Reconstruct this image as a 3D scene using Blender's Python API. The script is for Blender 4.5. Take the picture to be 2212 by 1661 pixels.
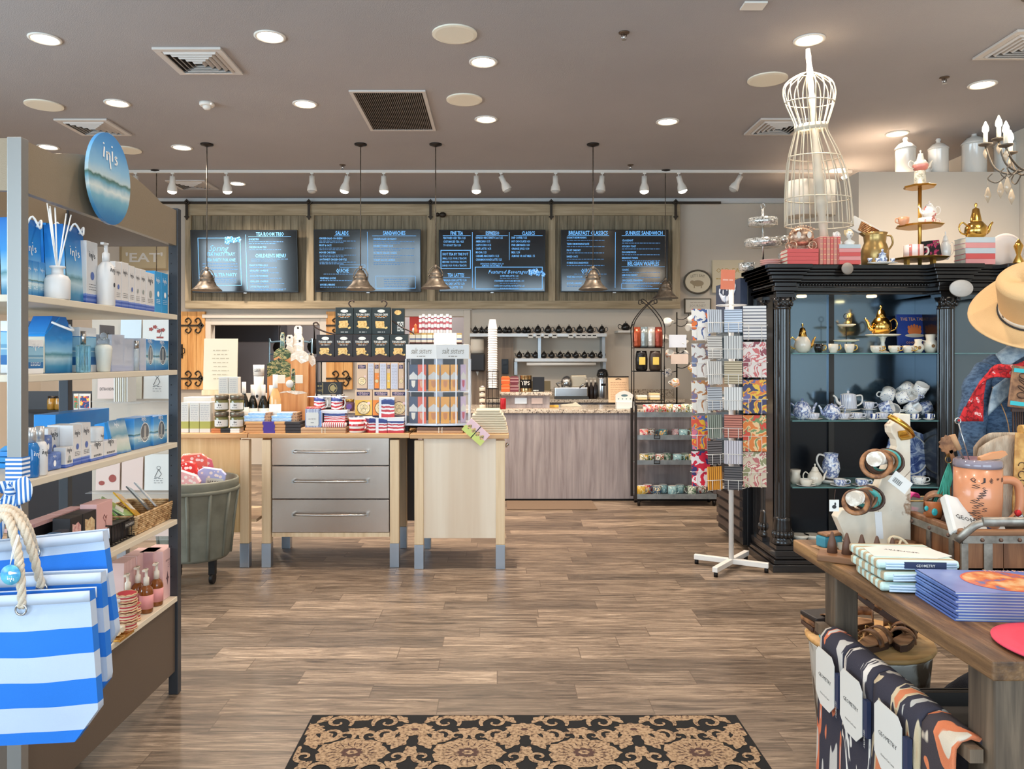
import bpy,math,random
from mathutils import Matrix,Vector,Euler
for o in list(bpy.data.objects):bpy.data.objects.remove(o)
S = bpy.context.scene
COL = S.collection
PI = math.pi
rad = math.radians
# ---------------------------------------------------------------- camera
EYE,FPX,CX,CY = 1.43,1640.0,1075.0,775.0
cam = bpy.data.cameras.new('camera'); cob = bpy.data.objects.new('camera',cam); COL.objects.link(cob)
cob.location = (0,0,EYE); cob.rotation_euler = (PI/2,0,0)
cam.sensor_fit = 'HORIZONTAL'; cam.sensor_width = 36; cam.lens = 36*FPX/2212
cam.shift_x = (1106-CX)/2212; cam.shift_y = (CY-830.5)/2212
cam.clip_start = .05; cam.clip_end = 60
S.camera = cob
# ---------------------------------------------------------------- exposure, world, daylight through the shop windows
S.view_settings.view_transform = 'Standard'; S.view_settings.look = 'None'
S.view_settings.exposure = 0.38; S.view_settings.gamma = 1.0; S.view_settings.use_curve_mapping = False
W = bpy.data.worlds.new('daylight'); S.world = W; W.use_nodes = True
W.node_tree.nodes['Background'].inputs[0].default_value = (.62,.80,1,1)
W.node_tree.nodes['Background'].inputs[1].default_value = 1.0
def lin(c):
 return tuple(((v/255)/12.92 if v<=10 else(((v/255)+.055)/1.055)**2.4)for v in c[:3])
def lamp(name,kind,loc,rot,energy,color,**kw):
 l = bpy.data.lights.new(name,kind); l.energy = energy; l.color = color
 for k,v in kw.items():setattr(l,k,v)
 o = bpy.data.objects.new(name,l); COL.objects.link(o); o.location = loc; o.rotation_euler = rot
 return o
WARM = (1,.85,.70)
# daylight entering by the two shop windows behind the camera
lamp('window_daylight','AREA',(-2.2,-2.62,1.75),(PI/2,0,0),150,(.64,.84,1),shape='RECTANGLE',size=4.2,size_y=2.5)
lamp('window_daylight','AREA',(2.5,-2.62,1.75),(PI/2,0,0),140,(.66,.85,1),shape='RECTANGLE',size=3.8,size_y=2.5)
lamp('window_daylight','AREA',(-6.34,1.6,1.9),(0,-PI/2,0),270,(.66,.86,1),shape='RECTANGLE',size=2.1,size_y=5.6)
for q in((-1.9,1.3),(.3,1.6),(2.3,1.4),(-.9,2.9),(1.5,3.0),(3.4,3.4),(-4.6,2.6),(.4,.1)):lamp('downlight_and_fill_beam','SPOT',(q[0],q[1],3.57),(0,0,0),62,WARM,spot_size=rad(150),spot_blend=.9,shadow_soft_size=.07)  # bare out-of-view spots added as warm fill for the near area, no fixtures
lamp('kitchen_fill','AREA',(-1.5,11.6,3.5),(0,0,0),150,(1,.93,.85),size=1.2)  # unseen area lamp added to brighten the kitchen behind the pass-throughs
DOWN_W = 104.0# recessed lights
TRACK_W = 22.0# track spots
# ---------------------------------------------------------------- measuring helpers (photo pixel at a known depth -> metres)
def X(px,Y):return(px-CX)*Y/FPX
def Z(py,Y):return EYE-(py-CY)*Y/FPX
CEIL = 3.60
def YC(py):return(CEIL-EYE)*FPX/(CY-py)
def YF(py,z=0):return(EYE-z)*FPX/(py-CY)
# ---------------------------------------------------------------- materials
MC = {}
def mat(name,c=(200,200,200),r=.5,metal=0,emit=0,trans=0,alpha=1,coat=0,pat=None,bump=None,ior=1.45,ecol=None,spec=None):
 if name in MC:return MC[name]
 m = bpy.data.materials.new(name); m.use_nodes = True; nt = m.node_tree; N = nt.nodes; L = nt.links
 b = N['Principled BSDF']
 b.inputs['Base Color'].default_value = (*lin(c),1); b.inputs['Roughness'].default_value = r
 b.inputs['Metallic'].default_value = metal; b.inputs['IOR'].default_value = ior
 if spec is not None:b.inputs['Specular IOR Level'].default_value = spec
 if trans:b.inputs['Transmission Weight'].default_value = trans
 if alpha<1:b.inputs['Alpha'].default_value = alpha
 if coat:b.inputs['Coat Weight'].default_value = coat; b.inputs['Coat Roughness'].default_value = .08
 if emit:b.inputs['Emission Strength'].default_value = emit; b.inputs['Emission Color'].default_value = (*lin(ecol or c),1)
 if pat:
  s = pattern(nt,pat); L.new(s,b.inputs['Base Color'])
  if emit and not ecol:L.new(s,b.inputs['Emission Color'])
 if bump:
  n = N.new('ShaderNodeTexNoise'); n.inputs['Scale'].default_value = bump[0]; n.inputs['Detail'].default_value = 2
  L.new(coord(nt,'Object',bump[2]if len(bump)>2 else(1,1,1)),n.inputs['Vector'])
  bp = N.new('ShaderNodeBump'); bp.inputs['Strength'].default_value = bump[1]; bp.inputs['Distance'].default_value = .004
  L.new(n.outputs[0],bp.inputs['Height']); L.new(bp.outputs[0],b.inputs['Normal'])
 MC[name] = m
 return m
def coord(nt,which='Object',sc=(1,1,1),rot=(0,0,0),loc=(0,0,0)):
 t = nt.nodes.new('ShaderNodeTexCoord'); mp = nt.nodes.new('ShaderNodeMapping')
 mp.inputs['Scale'].default_value = sc; mp.inputs['Rotation'].default_value = rot; mp.inputs['Location'].default_value = loc
 nt.links.new(t.outputs[which],mp.inputs[0]); return mp.outputs[0]
def ramp(nt,fac,stops,interp='LINEAR'):
 r = nt.nodes.new('ShaderNodeValToRGB'); r.color_ramp.interpolation = interp
 e = r.color_ramp.elements
 while len(e)<len(stops):e.new(.5)
 for i,(p,c)in enumerate(stops):e[i].position = p; e[i].color = (*lin(c),1)
 nt.links.new(fac,r.inputs[0]); return r.outputs[0]
def mth(nt,op,a,b=None,c=None):
 n = nt.nodes.new('ShaderNodeMath'); n.operation = op
 for i,v in enumerate((a,b,c)):
  if v is None:continue
  if isinstance(v,(int,float)):n.inputs[i].default_value = v
  else:nt.links.new(v,n.inputs[i])
 return n.outputs[0]
def mix(nt,f,a,b,mode='MIX'):
 n = nt.nodes.new('ShaderNodeMix'); n.data_type = 'RGBA'; n.blend_type = mode
 for s,v in((0,f),(6,a),(7,b)):
  if isinstance(v,(int,float)):n.inputs[s].default_value = v
  elif isinstance(v,tuple):n.inputs[s].default_value = (*lin(v),1)
  else:nt.links.new(v,n.inputs[s])
 return n.outputs[2]
def sep(nt,v):
 s = nt.nodes.new('ShaderNodeSeparateXYZ'); nt.links.new(v,s.inputs[0]); return s.outputs
def noise(nt,v,scale,detail=3,rough=.5,dist=0):
 n = nt.nodes.new('ShaderNodeTexNoise'); n.inputs['Scale'].default_value = scale; n.inputs['Detail'].default_value = detail
 n.inputs['Roughness'].default_value = rough; n.inputs['Distortion'].default_value = dist
 nt.links.new(v,n.inputs['Vector']); return n.outputs[0]
def pattern(nt,p):
 k = p[0]
 if k=='noise':# ('noise', scale, stops[, stretch, distortion, detail])
  v = coord(nt,'Object',p[3]if len(p)>3 else(1,1,1))
  return ramp(nt,noise(nt,v,p[1],p[5]if len(p)>5 else 4,.55,p[4]if len(p)>4 else 0),p[2])
 if k=='blobs':# ('blobs', scale, [colours]) hard-edged printed blobs
  n = noise(nt,coord(nt,'Object',p[3]if len(p)>3 else(1,1,1)),p[1],2,.5,.8)
  cs = p[2]; st = [(0,cs[0])]+[(.47+.17*i/(len(cs)-1),c)for i,c in enumerate(cs[1:])]
  return ramp(nt,n,st,'CONSTANT')
 if k=='spots':# ('spots', scale, ground, spot, size)
  vo = nt.nodes.new('ShaderNodeTexVoronoi'); vo.inputs['Scale'].default_value = p[1]
  nt.links.new(coord(nt),vo.inputs['Vector'])
  g = p[2]
  return mix(nt,mth(nt,'LESS_THAN',vo.outputs['Distance'],p[4]),g,p[3])
 if k=='stripe':# ('stripe', axis, period, duty, a, b) in metres
  s = sep(nt,coord(nt))['XYZ'.index(p[1])]
  f = mth(nt,'FRACT',mth(nt,'DIVIDE',mth(nt,'ADD',s,50.0+(p[6]if len(p)>6 else 0)),p[2]))
  return mix(nt,mth(nt,'LESS_THAN',f,p[3]),p[5],p[4])
 if k=='lines':# printed rows of fine print in a zone
  v = sep(nt,coord(nt)); z = v[2]
  f = mth(nt,'LESS_THAN',mth(nt,'FRACT',mth(nt,'DIVIDE',mth(nt,'ADD',z,20.0),p[1])),.35)
  n = noise(nt,coord(nt,'Object',(1,1,.05)),p[4]if len(p)>4 else 90,1)
  return mix(nt,mth(nt,'MULTIPLY',f,mth(nt,'GREATER_THAN',n,.42)),p[2],p[3])
 if k=='band':# ('band', stops, interp, wobble, scale) along the object's own height
  z = sep(nt,coord(nt,'Generated'))[p[5]if len(p)>5 else 2]
  if len(p)>3 and p[3]:z = mth(nt,'ADD',z,mth(nt,'MULTIPLY',mth(nt,'SUBTRACT',noise(nt,coord(nt),p[4],4),.5),p[3]))
  return ramp(nt,z,p[1],p[2]if len(p)>2 else 'CONSTANT')
 if k=='wood':# ('wood', along, dark, mid, light[, scale])
  st = {'X':(1,14,14),'Y':(14,1,14),'Z':(14,14,1)}[p[1]]
  v = coord(nt,'Object',st); sc = p[5]if len(p)>5 else 2.2
  a = ramp(nt,noise(nt,v,sc,5,.6,.4),[(.32,p[2]),(.5,p[3]),(.68,p[4])])
  return a
 raise KeyError(k)
 # ---------------------------------------------------------------- mesh builder
class MB:
 def __init__(s):s.v = []; s.f = []; s.m = []; s.s = []; s.k = 0
 def face(s,idx,m=0,sm=False):s.f.append(tuple(idx)); s.m.append(m); s.s.append(sm)
 def pt(s,p):s.v.append((p[0],p[1],p[2])); return len(s.v)-1
 def box(s,x0,x1,y0,y1,z0,z1,m=0):
  b = len(s.v)
  s.v+=[(x0,y0,z0),(x1,y0,z0),(x1,y1,z0),(x0,y1,z0),(x0,y0,z1),(x1,y0,z1),(x1,y1,z1),(x0,y1,z1)]
  for q in((0,3,2,1),(4,5,6,7),(0,1,5,4),(1,2,6,5),(2,3,7,6),(3,0,4,7)):s.face([b+i for i in q],m)
  return s
 def cb(s,x,y,z,w,d,h,m=0):return s.box(x-w/2,x+w/2,y-d/2,y+d/2,z,z+h,m)
 def lathe(s,prof,n=20,c=(0,0,0),m=0,sm=True,axis='Z',a0=0,a1=2*PI,sx=1,sy=1):
  full = abs(a1-a0-2*PI)<1e-6; cols = n if full else n+1; b = len(s.v)
  for r,h in prof:
   for j in range(cols):
    a = a0+(a1-a0)*j/n; x,y = r*math.cos(a)*sx,r*math.sin(a)*sy
    p = (x,y,h)if axis=='Z' else((h,x,y)if axis=='X' else(x,h,-y))
    s.v.append((c[0]+p[0],c[1]+p[1],c[2]+p[2]))
  for i in range(len(prof)-1):
   mi = m[i]if isinstance(m,(list,tuple))else m
   for j in range(n):
    k = (j+1)%cols
    s.face((b+i*cols+j,b+i*cols+k,b+(i+1)*cols+k,b+(i+1)*cols+j),mi,sm)
  if full and not(len(prof)==2 and prof[0][1]==prof[1][1]):
   mm = m[0]if isinstance(m,(list,tuple))else m
   ml = m[-1]if isinstance(m,(list,tuple))else m
   if prof[0][0]>1e-6:s.face([b+j for j in range(cols)][::-1],mm)
   if prof[-1][0]>1e-6:s.face([b+(len(prof)-1)*cols+j for j in range(cols)],ml)
  return s
 def cyl(s,c,r,h,n=16,m=0,axis='Z',r2=None,sm=True):return s.lathe([(r,0),(r if r2 is None else r2,h)],n,c,m,sm,axis)
 def sph(s,c,r,n=14,m=0,sx=1,sy=1,sz=1):
  k = max(6,n//2)
  return s.lathe([(max(1e-7,r*math.sin(PI*i/k)),-r*sz*math.cos(PI*i/k))for i in range(k+1)],n,c,m,True,'Z',0,2*PI,sx,sy)
 def tube(s,pts,r,n=8,m=0,closed=False,flat=1.0,cap=True):
  P = [Vector(p)for p in pts]; K = len(P); b = len(s.v); rr = r if isinstance(r,(list,tuple))else[r]*K
  ref = None
  for i in range(K):
   if closed:t = P[(i+1)%K]-P[i-1]
   else:t = P[min(i+1,K-1)]-P[max(i-1,0)]
   if t.length<1e-9:t = Vector((0,0,1))
   t.normalize()
   if ref is None:
    ref = Vector((0,0,1))if abs(t.z)<.9 else Vector((1,0,0))
   u = ref-t*ref.dot(t)
   if u.length<1e-6:u = t.orthogonal()
   u.normalize(); w = t.cross(u); ref = u
   for j in range(n):
    a = 2*PI*j/n; q = P[i]+u*(math.cos(a)*rr[i])+w*(math.sin(a)*rr[i]*flat); s.v.append(tuple(q))
  for i in range(K if closed else K-1):
   i2 = (i+1)%K
   for j in range(n):
    k = (j+1)%n; s.face((b+i*n+j,b+i*n+k,b+i2*n+k,b+i2*n+j),m,True)
  if not closed and cap:
   s.face([b+j for j in range(n)][::-1],m); s.face([b+(K-1)*n+j for j in range(n)],m)
  return s
 def prism(s,poly,a,b_,plane='XZ',m=0,m2=None,sm=False):
  """poly of (u,v); extruded from a to b_ along the missing axis"""
  b = len(s.v); n = len(poly)
  def P(u,v,w):return{'XZ':(u,w,v),'XY':(u,v,w),'YZ':(w,u,v)}[plane]
  for w in(a,b_):
   for u,v in poly:s.v.append(P(u,v,w))
  s.face([b+i for i in range(n)],m); s.face([b+n+i for i in range(n)][::-1],m)
  for i in range(n):s.face((b+(i+1)%n,b+i,b+n+i,b+n+(i+1)%n),m if m2 is None else m2,sm)
  return s
 def grid(s,fn,nu,nv,m=0,sm=True,thick=0):
  b = len(s.v); w = nv+1
  for i in range(nu+1):
   for j in range(nv+1):s.v.append(tuple(fn(i/nu,j/nv)))
  for i in range(nu):
   for j in range(nv):
    mm = m(i/nu,j/nv)if callable(m)else m
    s.face((b+i*w+j,b+(i+1)*w+j,b+(i+1)*w+j+1,b+i*w+j+1),mm,sm)
  return s
 def add(s,o,M=None,m=None):
  b = len(s.v)
  s.v+=[tuple(M@Vector(v))for v in o.v]if M is not None else o.v
  for f,mm,sm in zip(o.f,o.m,o.s):s.face([b+i for i in f],mm if m is None else m,sm)
  return s
 def move(s,M):s.v = [tuple(M@Vector(v))for v in s.v]; return s
 def mesh(s,name,mats):
  me = bpy.data.meshes.new(name); me.from_pydata(s.v,[],s.f)
  for q in(mats if isinstance(mats,(list,tuple))else[mats]):me.materials.append(q)
  me.polygons.foreach_set('material_index',s.m); me.polygons.foreach_set('use_smooth',s.s)
  me.update()
  import bmesh
  bm = bmesh.new(); bm.from_mesh(me); bmesh.ops.recalc_face_normals(bm,faces=bm.faces); bm.to_mesh(me); bm.free()
  return me
def T(x=0,y=0,z=0,rz=0,rx=0,ry=0,s=1):
 return Matrix.Translation((x,y,z))@Euler((rx,ry,rz)).to_matrix().to_4x4()@Matrix.Scale(s,4)
def obj(name,mb,mats,parent=None,bev=0,solid=0,sub=0,label=None,loc=None,rot=None):
 me = mb.mesh(name,mats)if isinstance(mb,MB)else mb
 o = bpy.data.objects.new(name,me); COL.objects.link(o)
 if parent is not None:o.parent = parent
 if solid:q = o.modifiers.new('thickness','SOLIDIFY'); q.thickness = solid; q.offset = 0
 if bev:
  q = o.modifiers.new('edge','BEVEL'); q.width = bev; q.segments = 2; q.limit_method = 'ANGLE'; q.angle_limit = rad(40)
 if sub:q = o.modifiers.new('smooth','SUBSURF'); q.levels = sub; q.render_levels = sub
 if label:o['label'] = label
 if loc:o.location = loc
 if rot:o.rotation_euler = rot
 return o
def tag(o,label,cat,group=None,loc=None,rz=None,kind=None):
 o['label'] = label; o['category'] = cat
 if group:o['group'] = group
 if kind:o['kind'] = kind
 if loc is not None:o.location = loc
 if rz is not None:o.rotation_euler = (0,0,rz)
 return o
def thing(name,label,cat,loc=(0,0,0),rz=0,group=None,rot=None):
 o = bpy.data.objects.new(name,None); COL.objects.link(o); o.empty_display_size = .05
 o.location = loc; o.rotation_euler = rot or(0,0,rz)
 return tag(o,label,cat,group)
def solo(name,mb,mats,label,cat,loc=(0,0,0),rz=0,group=None,bev=0,solid=0,sub=0,rot=None):
 o = obj(name,mb,mats,None,bev,solid,sub,None,loc,rot or(0,0,rz))
 return tag(o,label,cat,group)
def struct(name,mb,mats,bev=0,parent=None):
 o = obj(name,mb,mats,parent,bev)
 if parent is None:o['kind'] = 'structure'
 return o
def dup(root,loc,rz=0,label=None,group=None,rot=None,sc=None,mats=None):
 """copy of a thing with copies of its parts and their sub-parts"""
 def cp(o,par):
  c = o.copy(); COL.objects.link(c); c.parent = par
  for ch in KIDS.get(o.name)or[q for q in o.children]:cp(ch,c)
  return c
 r = cp(root,None); r.location = loc; r.rotation_euler = rot or(0,0,rz)
 if sc:r.scale = (sc,sc,sc)if isinstance(sc,(int,float))else sc
 if label:r['label'] = label
 if group:r['group'] = group
 if mats:
  tgt = r if r.data else r.children[0]
  tgt.data = tgt.data.copy(); tgt.data.materials.clear()
  for q in mats:tgt.data.materials.append(q)
 return r
KIDS = {}
ORD = ['first','second','third','fourth','fifth','sixth','seventh','eighth','ninth','tenth','eleventh','twelfth','thirteenth','fourteenth','fifteenth','sixteenth','seventeenth','eighteenth']
def nth(i,n,a='left'):
 if n==1:return 'only one'
 if i==0:return a+'most'
 if i==n-1:return{'left':'right','right':'left','top':'bottom'}.get(a,'last')+'most'
 return ORD[i]+' from the '+a
 # ---------------------------------------------------------------- lettering: every line of one sign goes into one mesh
_tc = {}
def glyphs(t,bold):
 key = (t,bold)
 if key in _tc:return _tc[key]
 cu = bpy.data.curves.new('lettering','FONT'); cu.body = t; cu.size = 1; cu.resolution_u = 1; cu.align_x = 'LEFT'
 cu.offset = bold; cu.fill_mode = 'FRONT'
 o = bpy.data.objects.new('lettering',cu); COL.objects.link(o)
 dg = bpy.context.evaluated_depsgraph_get(); me = bpy.data.meshes.new_from_object(o.evaluated_get(dg))
 v = [tuple(q.co)for q in me.vertices]; f = [tuple(p.vertices)for p in me.polygons]
 bpy.data.objects.remove(o); bpy.data.curves.remove(cu); bpy.data.meshes.remove(me)
 _tc[key] = (v,f); return v,f
def text(mb,t,x,z,h,w=None,align='C',bold=0.0,y=0,m=0,slant=0,M=None):
 """letters h tall with baseline z, facing -Y at depth y; w = total width (stretches) ; M places the flat sheet (x, z -> x, y, z)"""
 v,f = glyphs(t,bold)
 if not v:return mb
 x0 = min(q[0]for q in v); x1 = max(q[0]for q in v); k = h/.70
 kx = k if w is None else w/(x1-x0)
 off = {'L':0,'C':-(x1-x0)/2*kx,'R':-(x1-x0)*kx}[align]
 b = len(mb.v)
 for q in v:
  p = (x+off+(q[0]-x0)*kx+slant*q[1]*k,y,z+q[1]*k)
  mb.v.append(tuple(M@Vector(p))if M is not None else p)
 for q in f:mb.face([b+i for i in q],m)
 return mb
def bars(mb,x0,x1,z,h,y=0,m=0,seed=0,M=None,word=.02,gap=.006):
 """a row of fine print too small to read"""
 R = random.Random(seed); x = x0
 while x<x1:
  w = min(R.uniform(.4,1.3)*word,x1-x)
  b = len(mb.v)
  for p in((x,y,z),(x+w,y,z),(x+w,y,z+h),(x,y,z+h)):mb.v.append(tuple(M@Vector(p))if M is not None else p)
  mb.face((b,b+1,b+2,b+3),m); x+=w+gap
 return mb
def quad(mb,x0,x1,z0,z1,y=0,m=0,M=None):
 b = len(mb.v)
 for p in((x0,y,z0),(x1,y,z0),(x1,y,z1),(x0,y,z1)):mb.v.append(tuple(M@Vector(p))if M is not None else p)
 mb.face((b,b+1,b+2,b+3),m); return mb
def disc(mb,x,z,rx,rz,y=0,m=0,n=24,M=None,inner=0,wob=0,k=8):
 b = len(mb.v)
 for j in range(n):
  a = 2*PI*j/n; w = 1+wob*math.cos(k*a)
  p = (x+rx*w*math.cos(a),y,z+rz*w*math.sin(a)); mb.v.append(tuple(M@Vector(p))if M is not None else p)
 if inner:
  for j in range(n):
   a = 2*PI*j/n; p = (x+(rx-inner)*math.cos(a),y,z+(rz-inner)*math.sin(a)); mb.v.append(tuple(M@Vector(p))if M is not None else p)
  for j in range(n):q = (j+1)%n; mb.face((b+j,b+q,b+n+q,b+n+j),m)
 else:mb.face([b+j for j in range(n)],m)
 return mb
 # shared materials
WHITE = mat('white_paint',(218,213,205),.5)
BLACKM = mat('black_iron',(34,30,28),.45,.6)
CHROME = mat('brushed_steel',(190,188,185),.25,1)
GOLD = mat('polished_gold',(222,176,92),.18,1)
CERAM = mat('white_porcelain',(224,220,212),.15,coat=.5)
GLASS = mat('clear_glass',(245,250,250),.02,trans=1,ior=1.2)
PAPER = mat('white_paper',(214,211,204),.7)
INK = mat('black_ink',(35,32,34),.6)
BLACKG = mat('gloss_black',(16,15,16),.12,coat=.6)
CREAM = mat('cream_card',(208,198,178),.7)
# ================================================================= the setting
def floor_mat():
 m = bpy.data.materials.new('plank_tile'); m.use_nodes = True; nt = m.node_tree; b = nt.nodes['Principled BSDF']
 v = sep(nt,coord(nt)); x,y = v[0],v[1]
 ry = mth(nt,'DIVIDE',mth(nt,'ADD',y,20.034),.1425); row = mth(nt,'FLOOR',ry)
 wn = nt.nodes.new('ShaderNodeTexWhiteNoise'); wn.noise_dimensions = '1D'; nt.links.new(row,wn.inputs['W'])
 xs = mth(nt,'DIVIDE',mth(nt,'ADD',mth(nt,'ADD',x,30),mth(nt,'MULTIPLY',wn.outputs[0],7.3)),.88)
 idx = mth(nt,'FLOOR',xs)
 cb = nt.nodes.new('ShaderNodeCombineXYZ'); nt.links.new(row,cb.inputs[0]); nt.links.new(idx,cb.inputs[1])
 w2 = nt.nodes.new('ShaderNodeTexWhiteNoise'); w2.noise_dimensions = '3D'; nt.links.new(cb.outputs[0],w2.inputs[0])
 w2v = w2.outputs[0]
 # grain, shifted per plank
 off = nt.nodes.new('ShaderNodeVectorMath'); off.operation = 'MULTIPLY_ADD'
 nt.links.new(w2.outputs[1],off.inputs[0]); off.inputs[1].default_value = (9,9,9)
 nt.links.new(coord(nt,'Object',(1.0,13,1)),off.inputs[2])
 g1 = noise(nt,off.outputs[0],2.6,6,.65,1.6)
 g2 = noise(nt,off.outputs[0],14,4,.7,.3)
 base = ramp(nt,g1,[(.30,(70,60,52)),(.41,(108,95,83)),(.53,(144,129,114)),(.70,(188,173,156))])
 tone = ramp(nt,w2v,[(0,(148,138,128)),(.5,(206,196,184)),(1,(255,246,234))])
 c = mix(nt,.85,base,tone,'MULTIPLY')
 c = mix(nt,mth(nt,'MULTIPLY',mth(nt,'LESS_THAN',g2,.42),.42),c,(70,54,44))
 fy = mth(nt,'FRACT',ry); fx = mth(nt,'FRACT',xs)
 gr = mth(nt,'MAXIMUM',mth(nt,'LESS_THAN',fy,.022),mth(nt,'LESS_THAN',fx,.005))
 c = mix(nt,mth(nt,'MULTIPLY',gr,.8),c,(82,66,54))
 nt.links.new(c,b.inputs['Base Color'])
 rr = nt.nodes.new('ShaderNodeMapRange'); nt.links.new(g1,rr.inputs[0]); rr.inputs[3].default_value = .30; rr.inputs[4].default_value = .48
 nt.links.new(rr.outputs[0],b.inputs['Roughness'])
 bp = nt.nodes.new('ShaderNodeBump'); bp.inputs['Strength'].default_value = .25; bp.inputs['Distance'].default_value = .003
 nt.links.new(mth(nt,'SUBTRACT',g1,gr),bp.inputs['Height']); nt.links.new(bp.outputs[0],b.inputs['Normal'])
 return m
XL,XR,YB,YFR = -6.2,4.95,10.3,-2.5
PAINT = mat('beige_wall_paint',(208,196,180),.8,pat=('noise',.7,[(.3,(203,191,175)),(.7,(211,200,185))]))
CEILM = mat('taupe_ceiling_paint',(166,161,160),.9,bump=(130,.5),pat=('noise',.5,[(.3,(161,156,155)),(.7,(171,166,165))]))
struct('floor',MB().box(XL,XR,YFR,YB+3,-.06,0),floor_mat())
struct('ceiling',MB().box(XL,XR,YFR,YB+3,CEIL,CEIL+.08),CEILM)
struct('wall_left',MB().box(XL-.12,XL,YFR,-1.2,0,CEIL).box(XL-.12,XL,4.4,YB+3,0,CEIL).box(XL-.12,XL,-1.2,4.4,0,.85).box(XL-.12,XL,-1.2,4.4,2.95,CEIL),PAINT)
f = MB(); [f.box(XL-.1,XL-.04,q-.03,q+.03,.85,2.95)for q in(-1.17,.66,2.5,4.37)]; f.box(XL-.1,XL-.04,-1.2,4.4,.85,.91).box(XL-.1,XL-.04,-1.2,4.4,2.89,2.95)
struct('window_3',f,mat('dark_window_frame',(40,38,36),.4))
struct('wall_right',MB().box(XR,XR+.12,YFR,YB+3,0,CEIL),PAINT)
# back wall with the two kitchen pass-through openings
OP = [(X(457,YB),X(692,YB),Z(850,YB),Z(702,YB)),(X(862,YB),X(1002,YB),Z(850,YB),Z(684,YB))]
w = MB()
xs = [XL]+[q for o_ in OP for q in o_[:2]]+[XR]
for i in range(0,6,2):w.box(xs[i],xs[i+1],YB,YB+.12,0,CEIL)
for o_ in OP:w.box(o_[0],o_[1],YB,YB+.12,0,o_[2]); w.box(o_[0],o_[1],YB,YB+.12,o_[3],CEIL)
struct('wall_back',w,PAINT)
struct('wall_kitchen',MB().box(XL,XR,YB+2.6,YB+2.7,0,CEIL),mat('kitchen_grey',(118,114,118),.7))
# shop front behind the camera, with two windows and a door
w = MB()
for a,b_ in((XL,-4.3),(-.1,.6),(4.4,XR)):w.box(a,b_,YFR-.12,YFR,0,CEIL)
for a,b_ in((-4.3,-.1),(.6,4.4)):w.box(a,b_,YFR-.12,YFR,0,.45); w.box(a,b_,YFR-.12,YFR,3.0,CEIL)
struct('wall_front',w,PAINT)
for i,(a,b_)in enumerate(((-4.3,-.1),(.6,4.4))):
 f = MB(); n = 3
 for k in range(n+1):xx = a+(b_-a)*k/n; f.box(xx-.03,xx+.03,YFR-.1,YFR-.04,.45,3.0)
 for zz in(.45,2.35,2.94):f.box(a,b_,YFR-.1,YFR-.04,zz,zz+.06)
 struct('window_%d'%(i+1),f,mat('dark_window_frame',(40,38,36),.4))
 # partition block on the far side of the china cabinets
struct('wall_partition',MB().box(X(1855,7.2),XR-.002,7.2,9.0,0,Z(371,7.2)),PAINT)
struct('trim_1',MB().box(XL+.002,XR-.002,YB-.05,YB-.001,Z(440,YB),CEIL-.001),mat('white_cornice',(214,214,212),.6))
# white casing round the pass-throughs
CAS = mat('casing_paint',(214,204,190),.6)
def casing(name,x0,x1,z0,z1,wd,nm):
 f = MB()
 f.box(x0-wd,x0,YB-.03,YB-.001,z0,z1+wd); f.box(x1,x1+wd,YB-.03,YB-.001,z0,z1+wd); f.box(x0,x1,YB-.03,YB-.001,z1,z1+wd)
 f.box(x0-wd-.02,x1+wd+.02,YB-.055,YB-.001,z1+wd,z1+wd+.05)
 struct(name,f,CAS,bev=.004)
casing('trim_2',*OP[0],.09,0); casing('trim_3',*OP[1],.09,0)
# ---------------------------------------------------------------- recessed lights
EMW = mat('lamp_glow',(255,238,214),.5,emit=16)
TRIM = mat('white_trim',(232,226,216),.4)
DL = thing('recessed_light','','ceiling light',(0,0,0))
obj('trim_ring',MB().lathe([(.105,0),(.105,-.006),(.088,-.010),(.080,0),(.078,.0)],32),TRIM,DL)
obj('bulb',MB().lathe([(.001,-.016),(.045,-.014),(.074,-.006),(.078,.0)],24),EMW,DL)
DLS = [(97,83,'recessed ceiling light alone in the near corner, on the side of the striped totes'),
(583,78,'recessed ceiling light beside the nearest square air diffuser'),
(1044,133,'dim recessed ceiling light between the two round speakers'),
(1748,85,'recessed ceiling light directly above the wire dress form'),
(253,222,'recessed ceiling light between the cream speaker and the smoke detector'),
(659,224,'recessed ceiling light between the smoke detector and the big return grille'),
(1050,257,'recessed ceiling light just behind the second round speaker, near the return grille'),
(1442,262,'recessed ceiling light above the end of the menu screens, far from any grille'),
(2122,182,'recessed ceiling light near the lit chandelier bulbs'),
(1938,288,'recessed ceiling light above the white lidded jars on the partition'),
(104,317,'recessed ceiling light just above the near post of the blue cosmetics shelf'),
(393,318,'recessed ceiling light beside the nearest black pendant canopy'),
(513,396,'recessed ceiling light behind the white lighting track'),
(1810,366,'recessed ceiling light seen through the hips of the wire dress form')]
for i,(a,b_,lb)in enumerate(DLS):
 y = YC(b_); loc = (X(a,y),y,CEIL-.001)
 if i==0:d = DL; d.location = loc; d['label'] = lb; d['group'] = 'recessed ceiling lights'
 else:d = dup(DL,loc,0,lb,'recessed ceiling lights')
 l = lamp('downlight_and_fill_beam','SPOT',(0,0,-.03),(0,0,0),DOWN_W*(.45 if i==2 else .4 if i==3 else 1),WARM,spot_size=rad(150),spot_blend=.9,shadow_soft_size=.07); l.parent = d
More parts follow.
